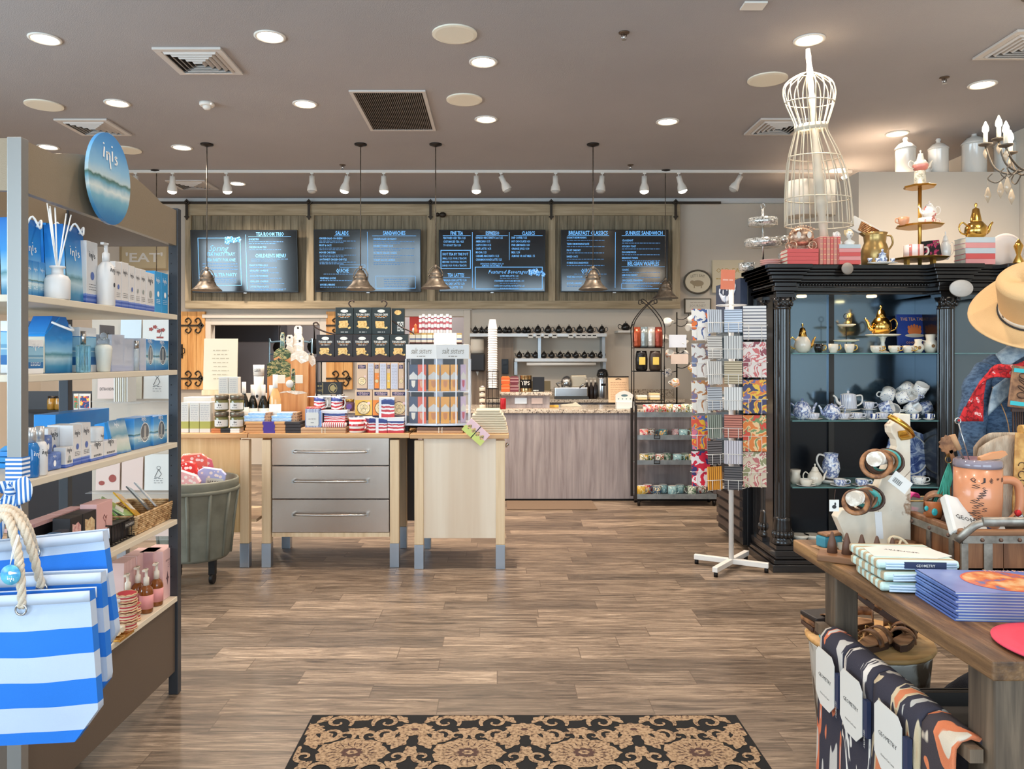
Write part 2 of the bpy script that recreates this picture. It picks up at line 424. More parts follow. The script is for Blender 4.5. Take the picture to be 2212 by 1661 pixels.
 # round ceiling speakers
SPK = thing('ceiling_speaker','','ceiling speaker',(0,0,0))
obj('rim',MB().lathe([(.150,0),(.150,-.010),(.128,-.013),(.127,-.0)],36,sm=False),mat('cream_rim',(240,232,212),.6),SPK)
obj('grille',MB().lathe([(.001,-.0125),(.128,-.0125)],36,sm=False),mat('cream_grille',(238,230,210),.8,bump=(400,.3)),SPK)
SPS = [(982,72,'round cream ceiling speaker nearest the camera, above the dim recessed light'),(1003,214,'round cream ceiling speaker beside the big return grille'),
(95,226,'round cream ceiling speaker between the recessed light and the square diffuser by the shelf'),(1658,170,'round cream ceiling speaker beside the wire dress form'),(272,323,'round cream ceiling speaker partly hidden by the oval shop sign')]
for i,(a,b_,lb)in enumerate(SPS):
 y = YC(b_); loc = (X(a,y),y,CEIL-.001)
 if i==0:SPK.location = loc; SPK['label'] = lb; SPK['group'] = 'ceiling speakers'
 else:dup(SPK,loc,0,lb,'ceiling speakers')
 # square air diffusers
VW = mat('vent_white',(206,198,190),.5); VD = mat('vent_shadow',(48,42,38),.9)
DF = thing('air_diffuser','','air vent',(0,0,0))
fr = MB(); s_ = .24
for a,b_,c,d in((-s_,s_,-s_,-s_+.045),(-s_,s_,s_-.045,s_),(-s_,-s_+.045,-s_+.045,s_-.045),(s_-.045,s_,-s_+.045,s_-.045)):fr.box(a,b_,c,d,-.018,0)
obj('frame',fr,VW,DF,bev=.003)
obj('backing',MB().box(-.2,.2,-.2,.2,-.003,0),VD,DF)
v = MB()
for k in range(5):
 r0 = .192-k*.037; r1 = r0-.015; z0,z1 = -.006-.002*k,-.028-.002*k
 q = len(v.v)
 for r,z in((r0,z0),(r1,z1)):
  for sx,sy in((-1,-1),(1,-1),(1,1),(-1,1)):v.v.append((sx*r,sy*r,z))
 for j in range(4):v.face((q+j,q+(j+1)%4,q+4+(j+1)%4,q+4+j),0)
obj('vane',v,VW,DF,solid=.003)
DFS = [(431,130,'square white air diffuser nearest the camera, between two recessed lights'),(203,273,'square white air diffuser above the brown cosmetics shelf'),
(1680,272,'square white air diffuser behind the wire dress form'),(416,398,'square white air diffuser behind the lighting track'),(2222,95,'square white air diffuser cut by the picture edge')]
for i,(a,b_,lb)in enumerate(DFS):
 y = YC(b_); loc = (X(a,y),y,CEIL-.001)
 if i==0:DF.location = loc; DF['label'] = lb; DF['group'] = 'square air diffusers'
 else:dup(DF,loc,0,lb,'square air diffusers')
 # big return air grille
y0,y1 = YC(194),YC(280); rg = thing('return_grille','large louvred return air grille in the ceiling','air vent',(X(855,(y0+y1)/2),(y0+y1)/2,CEIL-.001))
hw,hd = .31,(y1-y0)/2; f = MB()
for a,b_,c,d in((-hw,hw,-hd,-hd+.03),(-hw,hw,hd-.03,hd),(-hw,-hw+.03,-hd+.03,hd-.03),(hw-.03,hw,-hd+.03,hd-.03)):f.box(a,b_,c,d,-.014,0)
obj('frame',f,VW,rg,bev=.002)
obj('backing',MB().box(-hw+.02,hw-.02,-hd+.02,hd-.02,-.002,0),VD,rg)
f = MB()
for k in range(34):
 x = -hw+.035+k*(2*hw-.07)/33; b0 = len(f.v)
 f.v+=[(x,-hd+.03,-.002),(x+.009,-hd+.03,-.014),(x+.009,hd-.03,-.014),(x,hd-.03,-.002)]; f.face((b0,b0+1,b0+2,b0+3))
obj('louvre_slats',f,mat('vent_slat',(150,138,128),.6),rg,solid=.002)
# smoke detector, sprinklers, exit-light plate
y = YC(222); sd = thing('smoke_detector','round white smoke detector on the ceiling','smoke detector',(X(447,y),y,CEIL-.001))
obj('body',MB().lathe([(.062,0),(.062,-.02),(.052,-.03)],24),TRIM,sd); obj('dome',MB().lathe([(.036,-.028),(.034,-.045),(.022,-.056),(.001,-.058)],20),TRIM,sd)
obj('indicator',MB().sph((.045,-.035,-.018),.006,8),EMW,sd)
for i,(a,b_,lb)in enumerate([(1348,70,'bronze ceiling sprinkler in the open ceiling nearest the camera'),(2040,167,'ceiling sprinkler near the chandelier'),(740,356,'ceiling sprinkler in front of the track, above the second menu screen'),(1362,356,'ceiling sprinkler in front of the track, above the last menu screen')]):
 y = YC(b_); sp = thing('sprinkler',lb,'sprinkler',(X(a,y),y,CEIL-.001),group='ceiling sprinklers')
 obj('escutcheon',MB().lathe([(.036,0),(.034,-.006),(.02,-.010),(.001,-.010)],18),mat('bronze_plate',(110,92,76),.4,.8),sp)
 obj('head',MB().cyl((0,0,-.045),.008,.04,8).lathe([(.016,-.048),(.016,-.045)],10).tube([(-.014,0,-.012),(-.018,0,-.03),(0,0,-.045)],.003,6).tube([(.014,0,-.012),(.018,0,-.03),(0,0,-.045)],.003,6),CHROME,sp)
y = YC(10); solo('access_plate',MB().cb(0,0,-.012,.14,.10,.012),TRIM,'small white rectangular plate on the ceiling at the picture top','ceiling plate',(X(1628,y),y,CEIL-.001),bev=.002)
# ---------------------------------------------------------------- lighting track and its heads
YT = 8.73; ZT = CEIL-.012
tk = thing('lighting_track','long white lighting track across the ceiling','lighting track',(0,YT,CEIL))
obj('rail',MB().box(X(240,YT),X(1840,YT),-.018,.018,-.034,-.001),WHITE,tk,bev=.002)
BELL = [(.030,.0),(.032,-.075),(.034,-.085),(.050,-.125),(.056,-.165),(.054,-.172)]
WH2 = mat('spot_enamel',(228,222,212),.4)
EMT = mat('spot_glow',(255,240,218),.5,emit=9)
HD = [(293,0,0,0),(373,.1,.15,1),(489,0,.2,1),(674,0,0,0),(751,.25,.1,1),(829,0,.05,1),(1029,0,0,1),(1082,-.45,.1,0),(1200,0,0,0),(1301,.12,0,0),(1392,0,.05,1),(1466,-.3,.1,1),(1600,.5,.1,0),(1822,-.9,.2,1)]
NEARBY = ['almost hidden by the shelf header','just past the oval shop sign','beside the far recessed light','pointing straight down above the first menu screen','turned, above the second menu screen, lit','upright and lit above the second menu screen','lit, between the two middle pendant cords','unlit and tilted above the third menu screen','unlit, pointing straight down above the end of the third menu screen','small and unlit beside the cord of the fourth bell pendant','lit faintly above the fourth menu screen','lit and tilted beside the farthest pendant cord','unlit, turned towards the wall above the oval wall plaque','bright, behind the wire dress form']
for i,(a,ry,rx,on)in enumerate(HD):
 h = thing('track_spotlight','white track spotlight '+NEARBY[i],'spotlight',(X(a,YT),YT,CEIL-.034),group='track spotlights')
 obj('stem',MB().box(-.018,.018,-.012,.012,-.012,0).cyl((0,0,-.06),.007,.05,8),WH2,h)
 hb = obj('bell_shade',MB().lathe(BELL,20).lathe([(.050,-.170),(.030,-.12),(.02,-.11)],20),WH2,h,loc=(0,0,-.035),rot=(rx,ry,0))
 obj('lamp_face',MB().lathe([(.050,-.165),(.047,-.186),(.025,-.20),(.001,-.204)],18),EMT if on else mat('unlit_lens',(180,174,166),.2),hb)
 if on:
  l = lamp('spot_beam','SPOT',(0,0,-.18),(0,0,0),TRACK_W,WARM,spot_size=rad(80),spot_blend=.8,shadow_soft_size=.04); l.parent = hb
  # ---------------------------------------------------------------- bell pendants
BR = mat('antique_bronze',(92,82,72),.42,.55,pat=('noise',22,[(.3,(62,55,48)),(.7,(118,107,94))]))
PEND = [(447,7.67,628,'nearest row, hanging in front of the first menu screen'),(779,7.67,626,'in front of the second menu screen'),(941,7.67,623,'beside the edge of the third menu screen'),(1281,7.67,626,'in front of the fourth menu screen'),(338,8.75,640,'farther back, mostly hidden behind the cosmetics shelf'),(1437,8.75,645,'farther back, beyond the fourth menu screen')]
pr = None
for i,(a,y,b_,lb)in enumerate(PEND):
 zb = Z(b_,y); loc = (X(a,y),y,zb)
 p = thing('pendant_lamp','bronze bell pendant lamp '+lb,'pendant lamp',loc,group='bell pendant lamps')
 if i==0:
  sh = MB().lathe([(.147,0),(.147,.006),(.125,.026),(.095,.055),(.080,.085),(.070,.105),(.078,.112),(.060,.122),(.055,.14),(.06,.15),(.042,.17),(.03,.195),(.014,.2)],28)
  sh.lathe([(.140,.004),(.118,.024),(.088,.052),(.06,.10)],28)
  shm = sh.mesh('bell_shade',[BR]); ym = MB().tube([(-.062,0,.125),(-.075,0,.15),(-.05,0,.20),(0,0,.235),(.05,0,.20),(.075,0,.15),(.062,0,.125)],.005,6).sph((-.068,0,.13),.011,8).sph((.068,0,.13),.011,8).cyl((0,0,.195),.016,.045,10).mesh('yoke',[BR])
 obj('bell_shade',shm,None,p); obj('yoke',ym,None,p)
 obj('rod',MB().cyl((0,0,.23),.005,CEIL-zb-.235,8),BR,p)
 obj('canopy',MB().lathe([(.064,0),(.062,-.010),(.03,-.02),(.008,-.03)],20,(0,0,CEIL-zb-.002)),mat('dark_bronze',(44,38,34),.4,.5),p)
 obj('bulb',MB().sph((0,0,.05),.03,12),mat('pendant_bulb',(255,232,200),.4,emit=4),p)
 # ---------------------------------------------------------------- door rail, wooden sign board and menu screens on the back wall
BW = mat('weathered_board',(150,136,112),.8,pat=('wood','Z',(112,100,80),(140,127,104),(160,147,122),2.0),bump=(30,.3,(12,12,1)))
FW = mat('frame_board',(176,158,128),.8,pat=('wood','X',(150,134,106),(174,156,127),(190,173,144),1.6))
y = YB-.07
bd = thing('menu_board_panel','long weathered plank panel framed in pale timber behind the menu screens','wall panel',(0,y,0))
zt,zb = Z(450,y),Z(656,y); x0,x1 = X(405,y),X(1465,y)
f = MB(); n = 62; pw = (x1-x0)/n
for k in range(n):f.box(x0+k*pw+.002,x0+(k+1)*pw-.002,0,.02,zb,zt)
f.box(x0,x1,.012,.022,zb,zt)
obj('planks',f,BW,bd)
f = MB(); FWV = mat('frame_stile',(176,158,128),.8,pat=('wood','Z',(150,134,106),(174,156,127),(190,173,144),1.6))
f.box(X(402,y),X(1468,y),-.035,.0,Z(466,y),Z(438,y)); f.box(X(402,y),X(1468,y),-.035,.0,Z(667,y),Z(650,y))
obj('frame',f,FW,bd,bev=.003)
for a,b_ in((402,415),(663,679),(923,940),(1184,1199),(1451,1468)):
 obj('stile',MB().box(X(a,y),X(b_,y),-.037,.001,Z(651,y),Z(465,y)),FWV,bd,bev=.003)
IR = mat('rail_iron',(62,54,46),.5,.6)
rl = thing('barn_door_rail','dark iron sliding door rail along the top of the plank panel','rail',(0,y-.05,0))
obj('rail',MB().box(X(345,y),X(1555,y),-.008,.002,Z(442,y),Z(437,y)),IR,rl)
f = MB()
for a in range(365,1555,62):f.cyl((X(a,y),0,Z(439.5,y)),.012,.012,6,axis='Y')
obj('bolt',f,IR,rl)
for a in(408,670,931,1190,1457):
 xx = X(a,y); hz = Z(440,y)
 f = MB().prism([(-.045,0),(0,.05),(.045,0),(0,-.045)],-.03,-.012).box(-.016,.016,-.026,-.014,-.21,0).prism([(-.036,-.19),(0,-.165),(.036,-.19),(.02,-.2),(0,-.235),(-.02,-.2)],-.03,-.012)
 f.sph((0,-.03,0),.02,8)
 f.move(T(xx,0,hz)); obj('hanger',f,IR,rl)
SCR = mat('screen_black',(9,10,14),.10,ior=1.72,emit=.010,ecol=(40,60,90)); BEZ = mat('bezel',(14,14,15),.25)
TXB = mat('screen_text',(120,185,240),.5,emit=.55,ecol=(104,176,240)); TXD = mat('screen_small_text',(90,140,190),.5,emit=.28,ecol=(84,140,200))
TXW = mat('screen_blue_art',(90,170,235),.5,emit=.5,pat=('noise',60,[(.35,(30,70,130)),(.5,(90,170,235)),(.65,(200,225,245))]))
TV = [(415,645,498,632),(680,910,497,631),(948,1178,497,631),(1211,1443,497,631)]
TVL = ['flat menu screen showing the tea room trio, washed out by reflections','flat menu screen listing salads, quiche and sandwiches','flat menu screen listing fine tea, espresso and classics','flat menu screen listing breakfast classics and waffles']
YS = YB-.17; K = YS/FPX
for i,(a,b_,c,d)in enumerate(TV):
 cx,w2,h = X((a+b_)/2,YS),(b_-a)*K/2,(d-c)*K
 t = thing('menu_screen',TVL[i],'screen',(cx,YS,Z(d,YS)),group='menu screens',rot=((.085,.078,.03,.035)[i],0,(-.01,0,0,.0)[i]))
 obj('bezel',MB().box(-w2,w2,-.004,.05,0,h),BEZ,t,bev=.003)
 obj('display',MB().box(-w2+.012,w2-.012,-.007,-.003,.018,h-.012),SCR,t)
 obj('brand_tab',MB().box(-.02,.02,-.008,0,-.012,.0),mat('silver_tab',(190,190,190),.3,.5),t)
 obj('wall_bracket',MB().box(-.2,.2,.045,.085,h*.35,h*.6),BEZ,t)
 B = MB(); D = MB(); A = MB(); yy = -.0085
 def U(px):return(px-(a+b_)/2)*K
 def V(py):return(d-py)*K
 def head(s,x,y_,hh,w_,al='C'):text(B,s,U(x),V(y_),hh*K,w_*K,al,.02,yy)
 def rule(xa,xb,y_,t_=.7,mb=None):quad(mb or B,U(xa),U(xb),V(y_),V(y_)+t_*K,yy)
 def item(s,x,y_,w_,hh=4):text(B,s,U(x),V(y_),hh*K,w_*K,'L',.015,yy)
 def small(xa,xb,y_):bars(D,U(xa),U(xb),V(y_),1.5*K,yy,0,int(xa*7+y_),None,.035,.008)
 def frame(xa,xb,ya,yb,t_=1.2):
  rule(xa,xb,ya,t_); rule(xa,xb,yb,t_); quad(B,U(xa),U(xa)+t_*K,V(yb),V(ya),yy); quad(B,U(xb)-t_*K,U(xb),V(yb),V(ya),yy)
 def flowers(x,y_,s=1):
  R = random.Random(int(x))
  for k in range(9):
   disc(A,U(x+R.uniform(-16,16)*s),V(y_+R.uniform(-6,6)*s),R.uniform(3,6.5)*K*s,R.uniform(3,6)*K*s,yy-.0005*k,0,16,None,0,.14,5)
 if i==0:
  head('TEA ROOM TRIO',587,511,8,60); rule(540,632,513)
  item('QUICHE TRIO',541,520,22); small(541,615,524); small(541,600,528); item('CHICKEN SALAD TRIO',541,537,38); small(541,610,541)
  head("CHILDREN'S MENU",587,557,8,66); small(545,625,561); small(545,600,565)
  for k,s in enumerate(('PEANUT BUTTER & JELLY','GRILLED CHEESE','CHOCOLATE STRAWBERRIES','GRILLED CHEESE','LITTLE TRIO PLATE')):item(s,541,575+k*11.5,40,3.4); small(541,600+5*k,579+k*11.5)
  small(552,612,627)
  frame(431,523,516,617); flowers(507,520)
  text(B,'Spring',U(475),V(543),13*K,40*K,'C',0,yy,0,.3); head('TEA PARTY TRAY',480,553,7,62); head('TEA PARTY FOR ONE',480,565,6.5,62)
  for q in(571,577,583):small(440,515,q)
  head('ROYAL TEA PARTY',480,597,7,66);
  for q in(602,606,610):small(445,512,q)
  quad(B,U(534),U(535),V(625),V(508),yy)
 if i==1:
  head('SALADS',741,509,8.5,28); rule(724,757,511); head('SANDWICHES',853,509,8.5,48); rule(806,900,511)
  for k,(s,ww)in enumerate((('CHICKEN SALAD ON GREENS',50),('FRUIT & OATS',26),('HOUSE CHICKEN',34),('SOUTHWEST CHICKEN CHIPOTLE',58))):item(s,692,518+k*15,ww); small(692,770,522.5+k*15); small(692,745,526+k*15)
  for k,(s,ww)in enumerate((('CHICKEN SALAD CROISSANT',50),('DEAREST TURKEY CLUB',42),('ULTIMATE GRILLED CHEESE',50),('TURKEY BACON CAPRESE',46))):item(s,808,519+k*15,ww); small(808,896,523.5+k*15); small(808,865,527+k*15)
  head('QUICHE',741,589,8.5,27); small(700,780,593); item('VEGETABLE QUICHE',692,603,34); small(692,760,607); item('QUICHE LORRAINE',692,617,32); small(692,752,621)
  frame(735,790,573,578,.6); frame(812,898,597,623,.8)
  for q in(604,609,614,619):small(830,884,q)
  quad(B,U(795),U(795.8),V(585),V(502),yy)
 if i==2:
  head('FINE TEA',987,508,7.5,27); rule(957,1017,510); head('ESPRESSO',1064,508,7.5,29); rule(1029,1097,510); head('CLASSICS',1141,508,7.5,28); rule(1110,1172,510)
  for k,(s,ww)in enumerate((('FEATURED ICED TEA / 3.25',48),('CUSTOM ICED TEA / 4.25',44),('TO GO HOT TEA / 3.50',38))):item(s,958,517+k*7.8,ww,4.6)
  frame(952,1017,542,581,1.5); head('HOT TEA BY THE POT',984,552,5.5,55)
  for k,s in enumerate(('SMALL / 5.25  POUR 2 TEACUPS','MEDIUM / 7.50 POUR 4 TEACUPS','LARGE / 9.50  POUR 6 TEACUPS')):item(s,956,560.5+k*7.6,52,4)
  head('TEA LATTES',985,598,7.5,36); rule(957,1016,600)
  for k,s in enumerate(('MASALA CHAI LATTE / 5.50','EARL GREY LATTE / 5.50','MATCHA LATTE / 5.75')):item(s,958,607.5+k*7.7,50-k*4,4.6)
  for k,(s,ww)in enumerate((('ESPRESSO MACCHIATO 2oz / 3.25',58),('AMERICANO / 3.75',31),('CAPPUCCINO / 4.25',33),('CAFE LATTE / 4.75',33),('MOCHA / 5.25',23),('CARAMEL MACCHIATO / 5.25',50),('CINNAMON HONEY LATTE / 5.25',56))):item(s,1028,516.5+k*7.8,ww,4.6)
  for k,(s,ww)in enumerate((('DRIP COFFEE / 3.25',33),('HOT CHOCOLATE / 4.50',40),('PINK LEMONADE / 3.50',39),('ORANGE JUICE / 3.50',38),('MILK / 2.50',18),('ALMOND OR OAT MILK / .75',50))):item(s,1105,516.5+k*7.8,ww,4.6)
  item('EXTRA FLAVOR .75 ESPRESSO SHOT 1.00',1038,571.5,50,3); item('ALMOND OR OAT MILK .75',1041,575.5,44,3)
  frame(1026,1172,578,625,1.5); text(B,'Featured Beverages',U(1097),V(591),8*K,84*K,'C',0,yy,0,.3); flowers(1160,588,.9)
  for k,(s,ww)in enumerate((('QUEEN BEE LATTE / 6.25',40),('STRAWBERRY SHORTCAKE MATCHA / 6.50',64),('WHITE CHOCOLATE BLOSSOM LATTE / 6.25',66))):text(B,s,U(1100),V(598+k*10.6),3.6*K,ww*K,'C',.01,yy); small(1080,1120,602+k*10.6)
  quad(B,U(1020),U(1021),V(622),V(502),yy); quad(B,U(1099.5),U(1100.5),V(562),V(502),yy)
 if i==3:
  head('BREAKFAST CLASSICS',1270,508,8.5,84); rule(1226,1315,510)
  for k,(s,ww)in enumerate((('SIGNATURE MORNING',42),('TEAROOM MORNING PLATE',48),('FRUIT PARFAIT',30),('BAKED OATS',24),('SUNRISE EGG SANDWICH',46))):item(s,1224,516+k*13.5,ww); small(1224,1305,520.5+k*13.5)
  head('QUICHE',1268,589,8.5,25); small(1240,1310,593); item('VEGETABLE QUICHE',1224,600,34); small(1224,1290,604); item('QUICHE LORRAINE',1224,614,32); small(1224,1290,619)
  head('SUNRISE SANDWICH',1390,508,8,80); rule(1342,1437,510)
  for k,(s,ww)in enumerate((('CROISSANT',24),('AVOCADO TOAST',30),('EGG SANDWICH',30),('BREAKFAST PANINI',34))):item(s,1343,522+k*12.5,ww); small(1343,1425,526.5+k*12.5)
  head('BELGIAN WAFFLES',1389,574,8.5,68); rule(1342,1437,577)
  for k,(s,ww)in enumerate((('CLASSIC',15),('LEMON BLUEBERRY',34),('CHOCOLATE STRAWBERRY',46))):item(s,1343,585+k*11.3,ww); small(1343,1425,589+k*11.3)
  frame(1342,1438,613,624,.8); small(1370,1410,620); small(1375,1405,617); quad(B,U(1328),U(1329),V(622),V(502),yy)
 obj('menu_lettering',B,TXB,t,label='pale blue menu lettering')
 if D.v:obj('fine_print',D,TXD,t)
 if A.v:obj('flower_art',A,TXW,t,label='blue flower artwork')
 # wall camera
cm = thing('security_camera','small dark security camera on the plank panel above the third menu screen','camera',(X(945,YB-.1),YB-.09,Z(466,YB)))
obj('mount',MB().sph((0,0,0),.03,10),IR,cm); obj('lens_body',MB().sph((.07,-.03,-.01),.038,12,sx=1.3),IR,cm); obj('arm',MB().tube([(0,-.01,0),(.05,-.03,0)],.012,6),IR,cm)
# ---------------------------------------------------------------- rug
def rug():
 x0,x1,ya,yb = -.738,.950,1.75,3.026
 BLK = mat('rug_black_pile',(15,14,15),.95,bump=(500,.8)); TAN = mat('rug_tan_pile',(156,128,100),.95,bump=(500,.8),pat=('noise',90,[(.36,(92,70,56)),(.47,(150,124,96)),(.7,(178,152,122))]))
 DK = mat('rug_brown_pile',(70,48,42),.95)
 r = thing('rug','black rug with tan damask flowers and scrolls on the plank floor','rug',(0,0,0))
 obj('pile',MB().box(x0,x1,ya,yb,.001,.012),BLK,r,bev=.003)
 q = MB(); z = .0128; cn = [0]
 def up():cn[0]+=1; return z+cn[0]*1.5e-6
 def dsc(x,y,rx,ry,m=0,wob=.13,k=9,dz=0,ph=0):
  b = len(q.v); n = 44; z_ = up()
  for j in range(n):
   a = 2*PI*j/n; w = 1+wob*math.cos(k*a+ph)+.05*math.cos(3*k*a); q.v.append((min(x1-.01,max(x0+.01,x+rx*w*math.cos(a))),min(yb-.01,y+ry*w*math.sin(a)),z_+dz))
  q.face([b+j for j in range(n)],m)
 def scroll(x,y,s,fx,fy,wdt=.02,turns=1.15,r0=.075,dz=.0004,rot=0):
  """tapering spiral ribbon"""
  n = 22; L = []; z_ = up()
  for j in range(n+1):
   t = j/n; a = rot+t*turns*2*PI; r_ = r0*(1-t)**.8*s+.006; L.append((x+fx*r_*math.cos(a),y+fy*r_*math.sin(a),wdt*s*(1-t*.75)*(.4+.6*min(1,t*6))))
  b = len(q.v)
  for j,(px_,py_,ww)in enumerate(L):
   p0 = L[max(0,j-1)]; p1 = L[min(n,j+1)]; tx,ty = p1[0]-p0[0],p1[1]-p0[1]; l = math.hypot(tx,ty)or 1
   for sg in(-1,1):q.v.append((min(x1-.01,max(x0+.01,px_-ty/l*ww*sg)),min(yb-.01,py_+tx/l*ww*sg),z_+dz))
  for j in range(n):q.face((b+2*j,b+2*j+1,b+2*j+3,b+2*j+2),0)
 def leaf(x,y,l,w_,a,dz=.0006,m=0):
  b = len(q.v); n = 12; z_ = up()
  for j in range(2*n):
   t = (j if j<n else 2*n-j)/n; sg = 1 if j<n else-1
   u = l*t; v_ = sg*w_*math.sin(PI*t)*(1+.25*math.sin(5*PI*t))
   q.v.append((min(x1-.01,max(x0+.01,x+u*math.cos(a)-v_*math.sin(a))),min(yb-.01,y+u*math.sin(a)+v_*math.cos(a)),z_+dz))
  q.face([b+j for j in range(2*n)],m)
 P = .418
 for row in range(-1,4):
  yc = 2.733-(row-1)*.34*1.0
  for c in range(-1,6):
   xc = -.525+c*P
   # big flower
   if xc-.2<x1 and xc+.2>x0 and yc<yb+.05:
    dsc(xc,yc,.128,.098,0,.045,17)
    for j in range(20):a = j*PI/10; leaf(xc+.058*math.cos(a),yc+.044*math.sin(a),.03,.0025,a,.0005,1)
    dsc(xc,yc,.040,.031,1,.15,8,.0005); dsc(xc,yc,.02,.015,0,.1,6,.001); dsc(xc,yc,.007,.005,1,0,1,.0015)
    for k in range(12):a = k*PI/6; leaf(xc+.036*math.cos(a),yc+.028*math.sin(a),.012,.002,a,.001)
   xs_ = xc+P/2; ys_ = yc+.17
   if ys_<yb+.06:
    dsc(xs_,ys_,.070,.048,0,.07,11,.0002,1.2); dsc(xs_,ys_,.014,.010,1,.1,6,.0007)
    for sg in(-1,1):
     scroll(xs_+sg*.10,ys_-.035,1.0,sg,1,.017,1.1,.062,.0004,2.6)
     scroll(xs_+sg*.115,ys_+.055,.8,-sg,-1,.017,1.1,.062,.0005,2.6)
     leaf(xs_+sg*.06,ys_-.01,.10,.022,(PI if sg<0 else 0)+sg*-.9,.0003)
     leaf(xs_+sg*.03,ys_+.05,.08,.018,PI/2-sg*.7,.0003)
     leaf(xs_+sg*.02,ys_-.05,.11,.024,-PI/2+sg*.5,.0003); leaf(xs_+sg*.05,ys_-.12,.07,.018,PI/2-sg*.9,.0004); leaf(xs_+sg*.012,ys_-.20,.08,.02,PI/2+sg*.35,.0004); scroll(xs_+sg*.045,ys_-.20,.6,sg,-1,.02,1.0,.05,.0005,1.2)
     # small palmette over each big flower
   if yc+.17<yb+.03:
    dsc(xc,yc+.155,.048,.028,0,.2,5,.0002,.6); scroll(xc-.045,yc+.12,.5,-1,-1,.02,1.0,.06,.0006,2); scroll(xc+.045,yc+.12,.5,1,-1,.02,1.0,.06,.0006,2)
 obj('damask_pattern',q,[TAN,DK],r,label='tan damask flowers and scrolls')
rug()
# ================================================================= generic crockery
def lerp_path(pts,n=6):
 """smooth curve through points"""
 P = [Vector(p)for p in pts]; out = []
 for i in range(len(P)-1):
  p0,p1,p2,p3 = P[max(i-1,0)],P[i],P[i+1],P[min(i+2,len(P)-1)]
  for k in range(n):
   t = k/n
   out.append(.5*((2*p1)+(-p0+p2)*t+(2*p0-5*p1+4*p2-p3)*t*t+(-p0+3*p1-3*p2+p3)*t**3))
 out.append(P[-1]); return out
def pot_parts(r=.06,h=.09,side=1,tall=1.0,n=20):
 """a teapot: body, lid, spout, handle (spout towards +X when side=1)"""
 b = MB().lathe([(r*.5,0),(r*.55,.004),(r*.82,h*.12),(r,h*.42),(r*.93,h*.68),(r*.62,h*.92),(r*.52,h*.97),(r*.5,h*.95)],n)
 l = MB().lathe([(r*.52,h*.95),(r*.50,h*1.02),(r*.3,h*1.12*tall),(r*.08,h*1.17*tall),(r*.07,h*1.2*tall),(r*.13,h*1.25*tall),(r*.12,h*1.32*tall),(.0005,h*1.36*tall)],n)
 s = side
 sp = MB().tube(lerp_path([(s*r*.8,0,h*.32),(s*r*1.15,0,h*.42),(s*r*1.35,0,h*.72),(s*r*1.62,0,h*.95)],4),[r*.24-(r*.15)*i/12 for i in range(13)],8)
 hd = MB().tube(lerp_path([(-s*r*.85,0,h*.75),(-s*r*1.3,0,h*.92),(-s*r*1.62,0,h*.68),(-s*r*1.45,0,h*.35),(-s*r*.9,0,h*.22)],4),r*.085,6)
 return b,l,sp,hd
def teapot(label,loc,r,h,mats,side=1,rz=0,group=None,tall=1.0,cat='teapot'):
 b,l,sp,hd = pot_parts(r,h,side,tall)
 t = thing('teapot',label,cat,loc,rz,group); m = mats if isinstance(mats,(list,tuple))else[mats]*4
 obj('body',b,m[0],t); obj('lid',l,m[1],t); obj('spout',sp,m[2],t); obj('handle',hd,m[3],t); return t
def mug(label,loc,r,h,m,rz=0,group=None,handle=None,rot=None,name='mug',cat='mug',taper=1.0,inner=None):
 t = thing(name,label,cat,loc,rz,group,rot)
 ri = r-.003
 obj('body',MB().lathe([(r*.8*taper,0),(r*taper,.004),(r,h),(ri,h),(ri*taper,.008),(.0005,.007)],20,m=[0,0,1,1,1]),[m,inner or CERAM],t)
 obj('handle',MB().tube(lerp_path([(r*.95,0,h*.82),(r*1.45,0,h*.84),(r*1.62,0,h*.5),(r*1.3,0,h*.2),(r*.92*taper,0,h*.18)],4),max(.0035,r*.11),6),handle or m,t)
 return t
 # ================================================================= the bar
YBAR = 7.63; BX0,BX1 = X(640,YBAR),X(1550,YBAR)
GRAN = mat('speckled_granite',(196,184,164),.2,pat=('noise',55,[(.36,(92,80,72)),(.45,(176,160,140)),(.55,(214,202,184)),(.68,(150,120,96))]))
VEN = mat('grey_wood_veneer',(150,140,138),.55,pat=('wood','Z',(128,117,117),(148,138,138),(166,156,154),1.4))
bar = thing('service_bar','grey wood veneer service bar with a speckled granite worktop','counter',(0,0,0))
obj('front_panel',MB().box(BX0,BX1,YBAR+.02,YBAR+.10,.0,.88),VEN,bar)
obj('kick_plate',MB().box(BX0,BX1,YBAR+.012,YBAR+.02,0,.02),BLACKM,bar)
obj('cabinet_body',MB().box(BX0,BX1,YBAR+.10,YBAR+.75,.0,.88),VEN,bar)
obj('worktop',MB().box(BX0,BX1,YBAR,YBAR+.82,.882,.92),GRAN,bar,bev=.006)
lx0,lx1 = X(1085,7.9),X(1187,7.9)
obj('raised_ledge',MB().box(lx0,lx1,7.88,8.2,.921,1.05),VEN,bar)
obj('ledge_top',MB().box(lx0-.03,lx1+.02,7.84,8.24,1.051,1.085),GRAN,bar,bev=.005)
for a,b_,nm in((1112,1138,'blue-white taped notice'),(1148,1172,'pale taped notice')):
 obj('taped_notice',MB().box(X(a,7.88),X(b_,7.88),7.872,7.879,.965,1.025),mat('pale_blue_paper',(206,218,230),.6)if a<1140 else mat('faded_paper',(196,178,172),.6),bar,label=nm)
ZB = .921
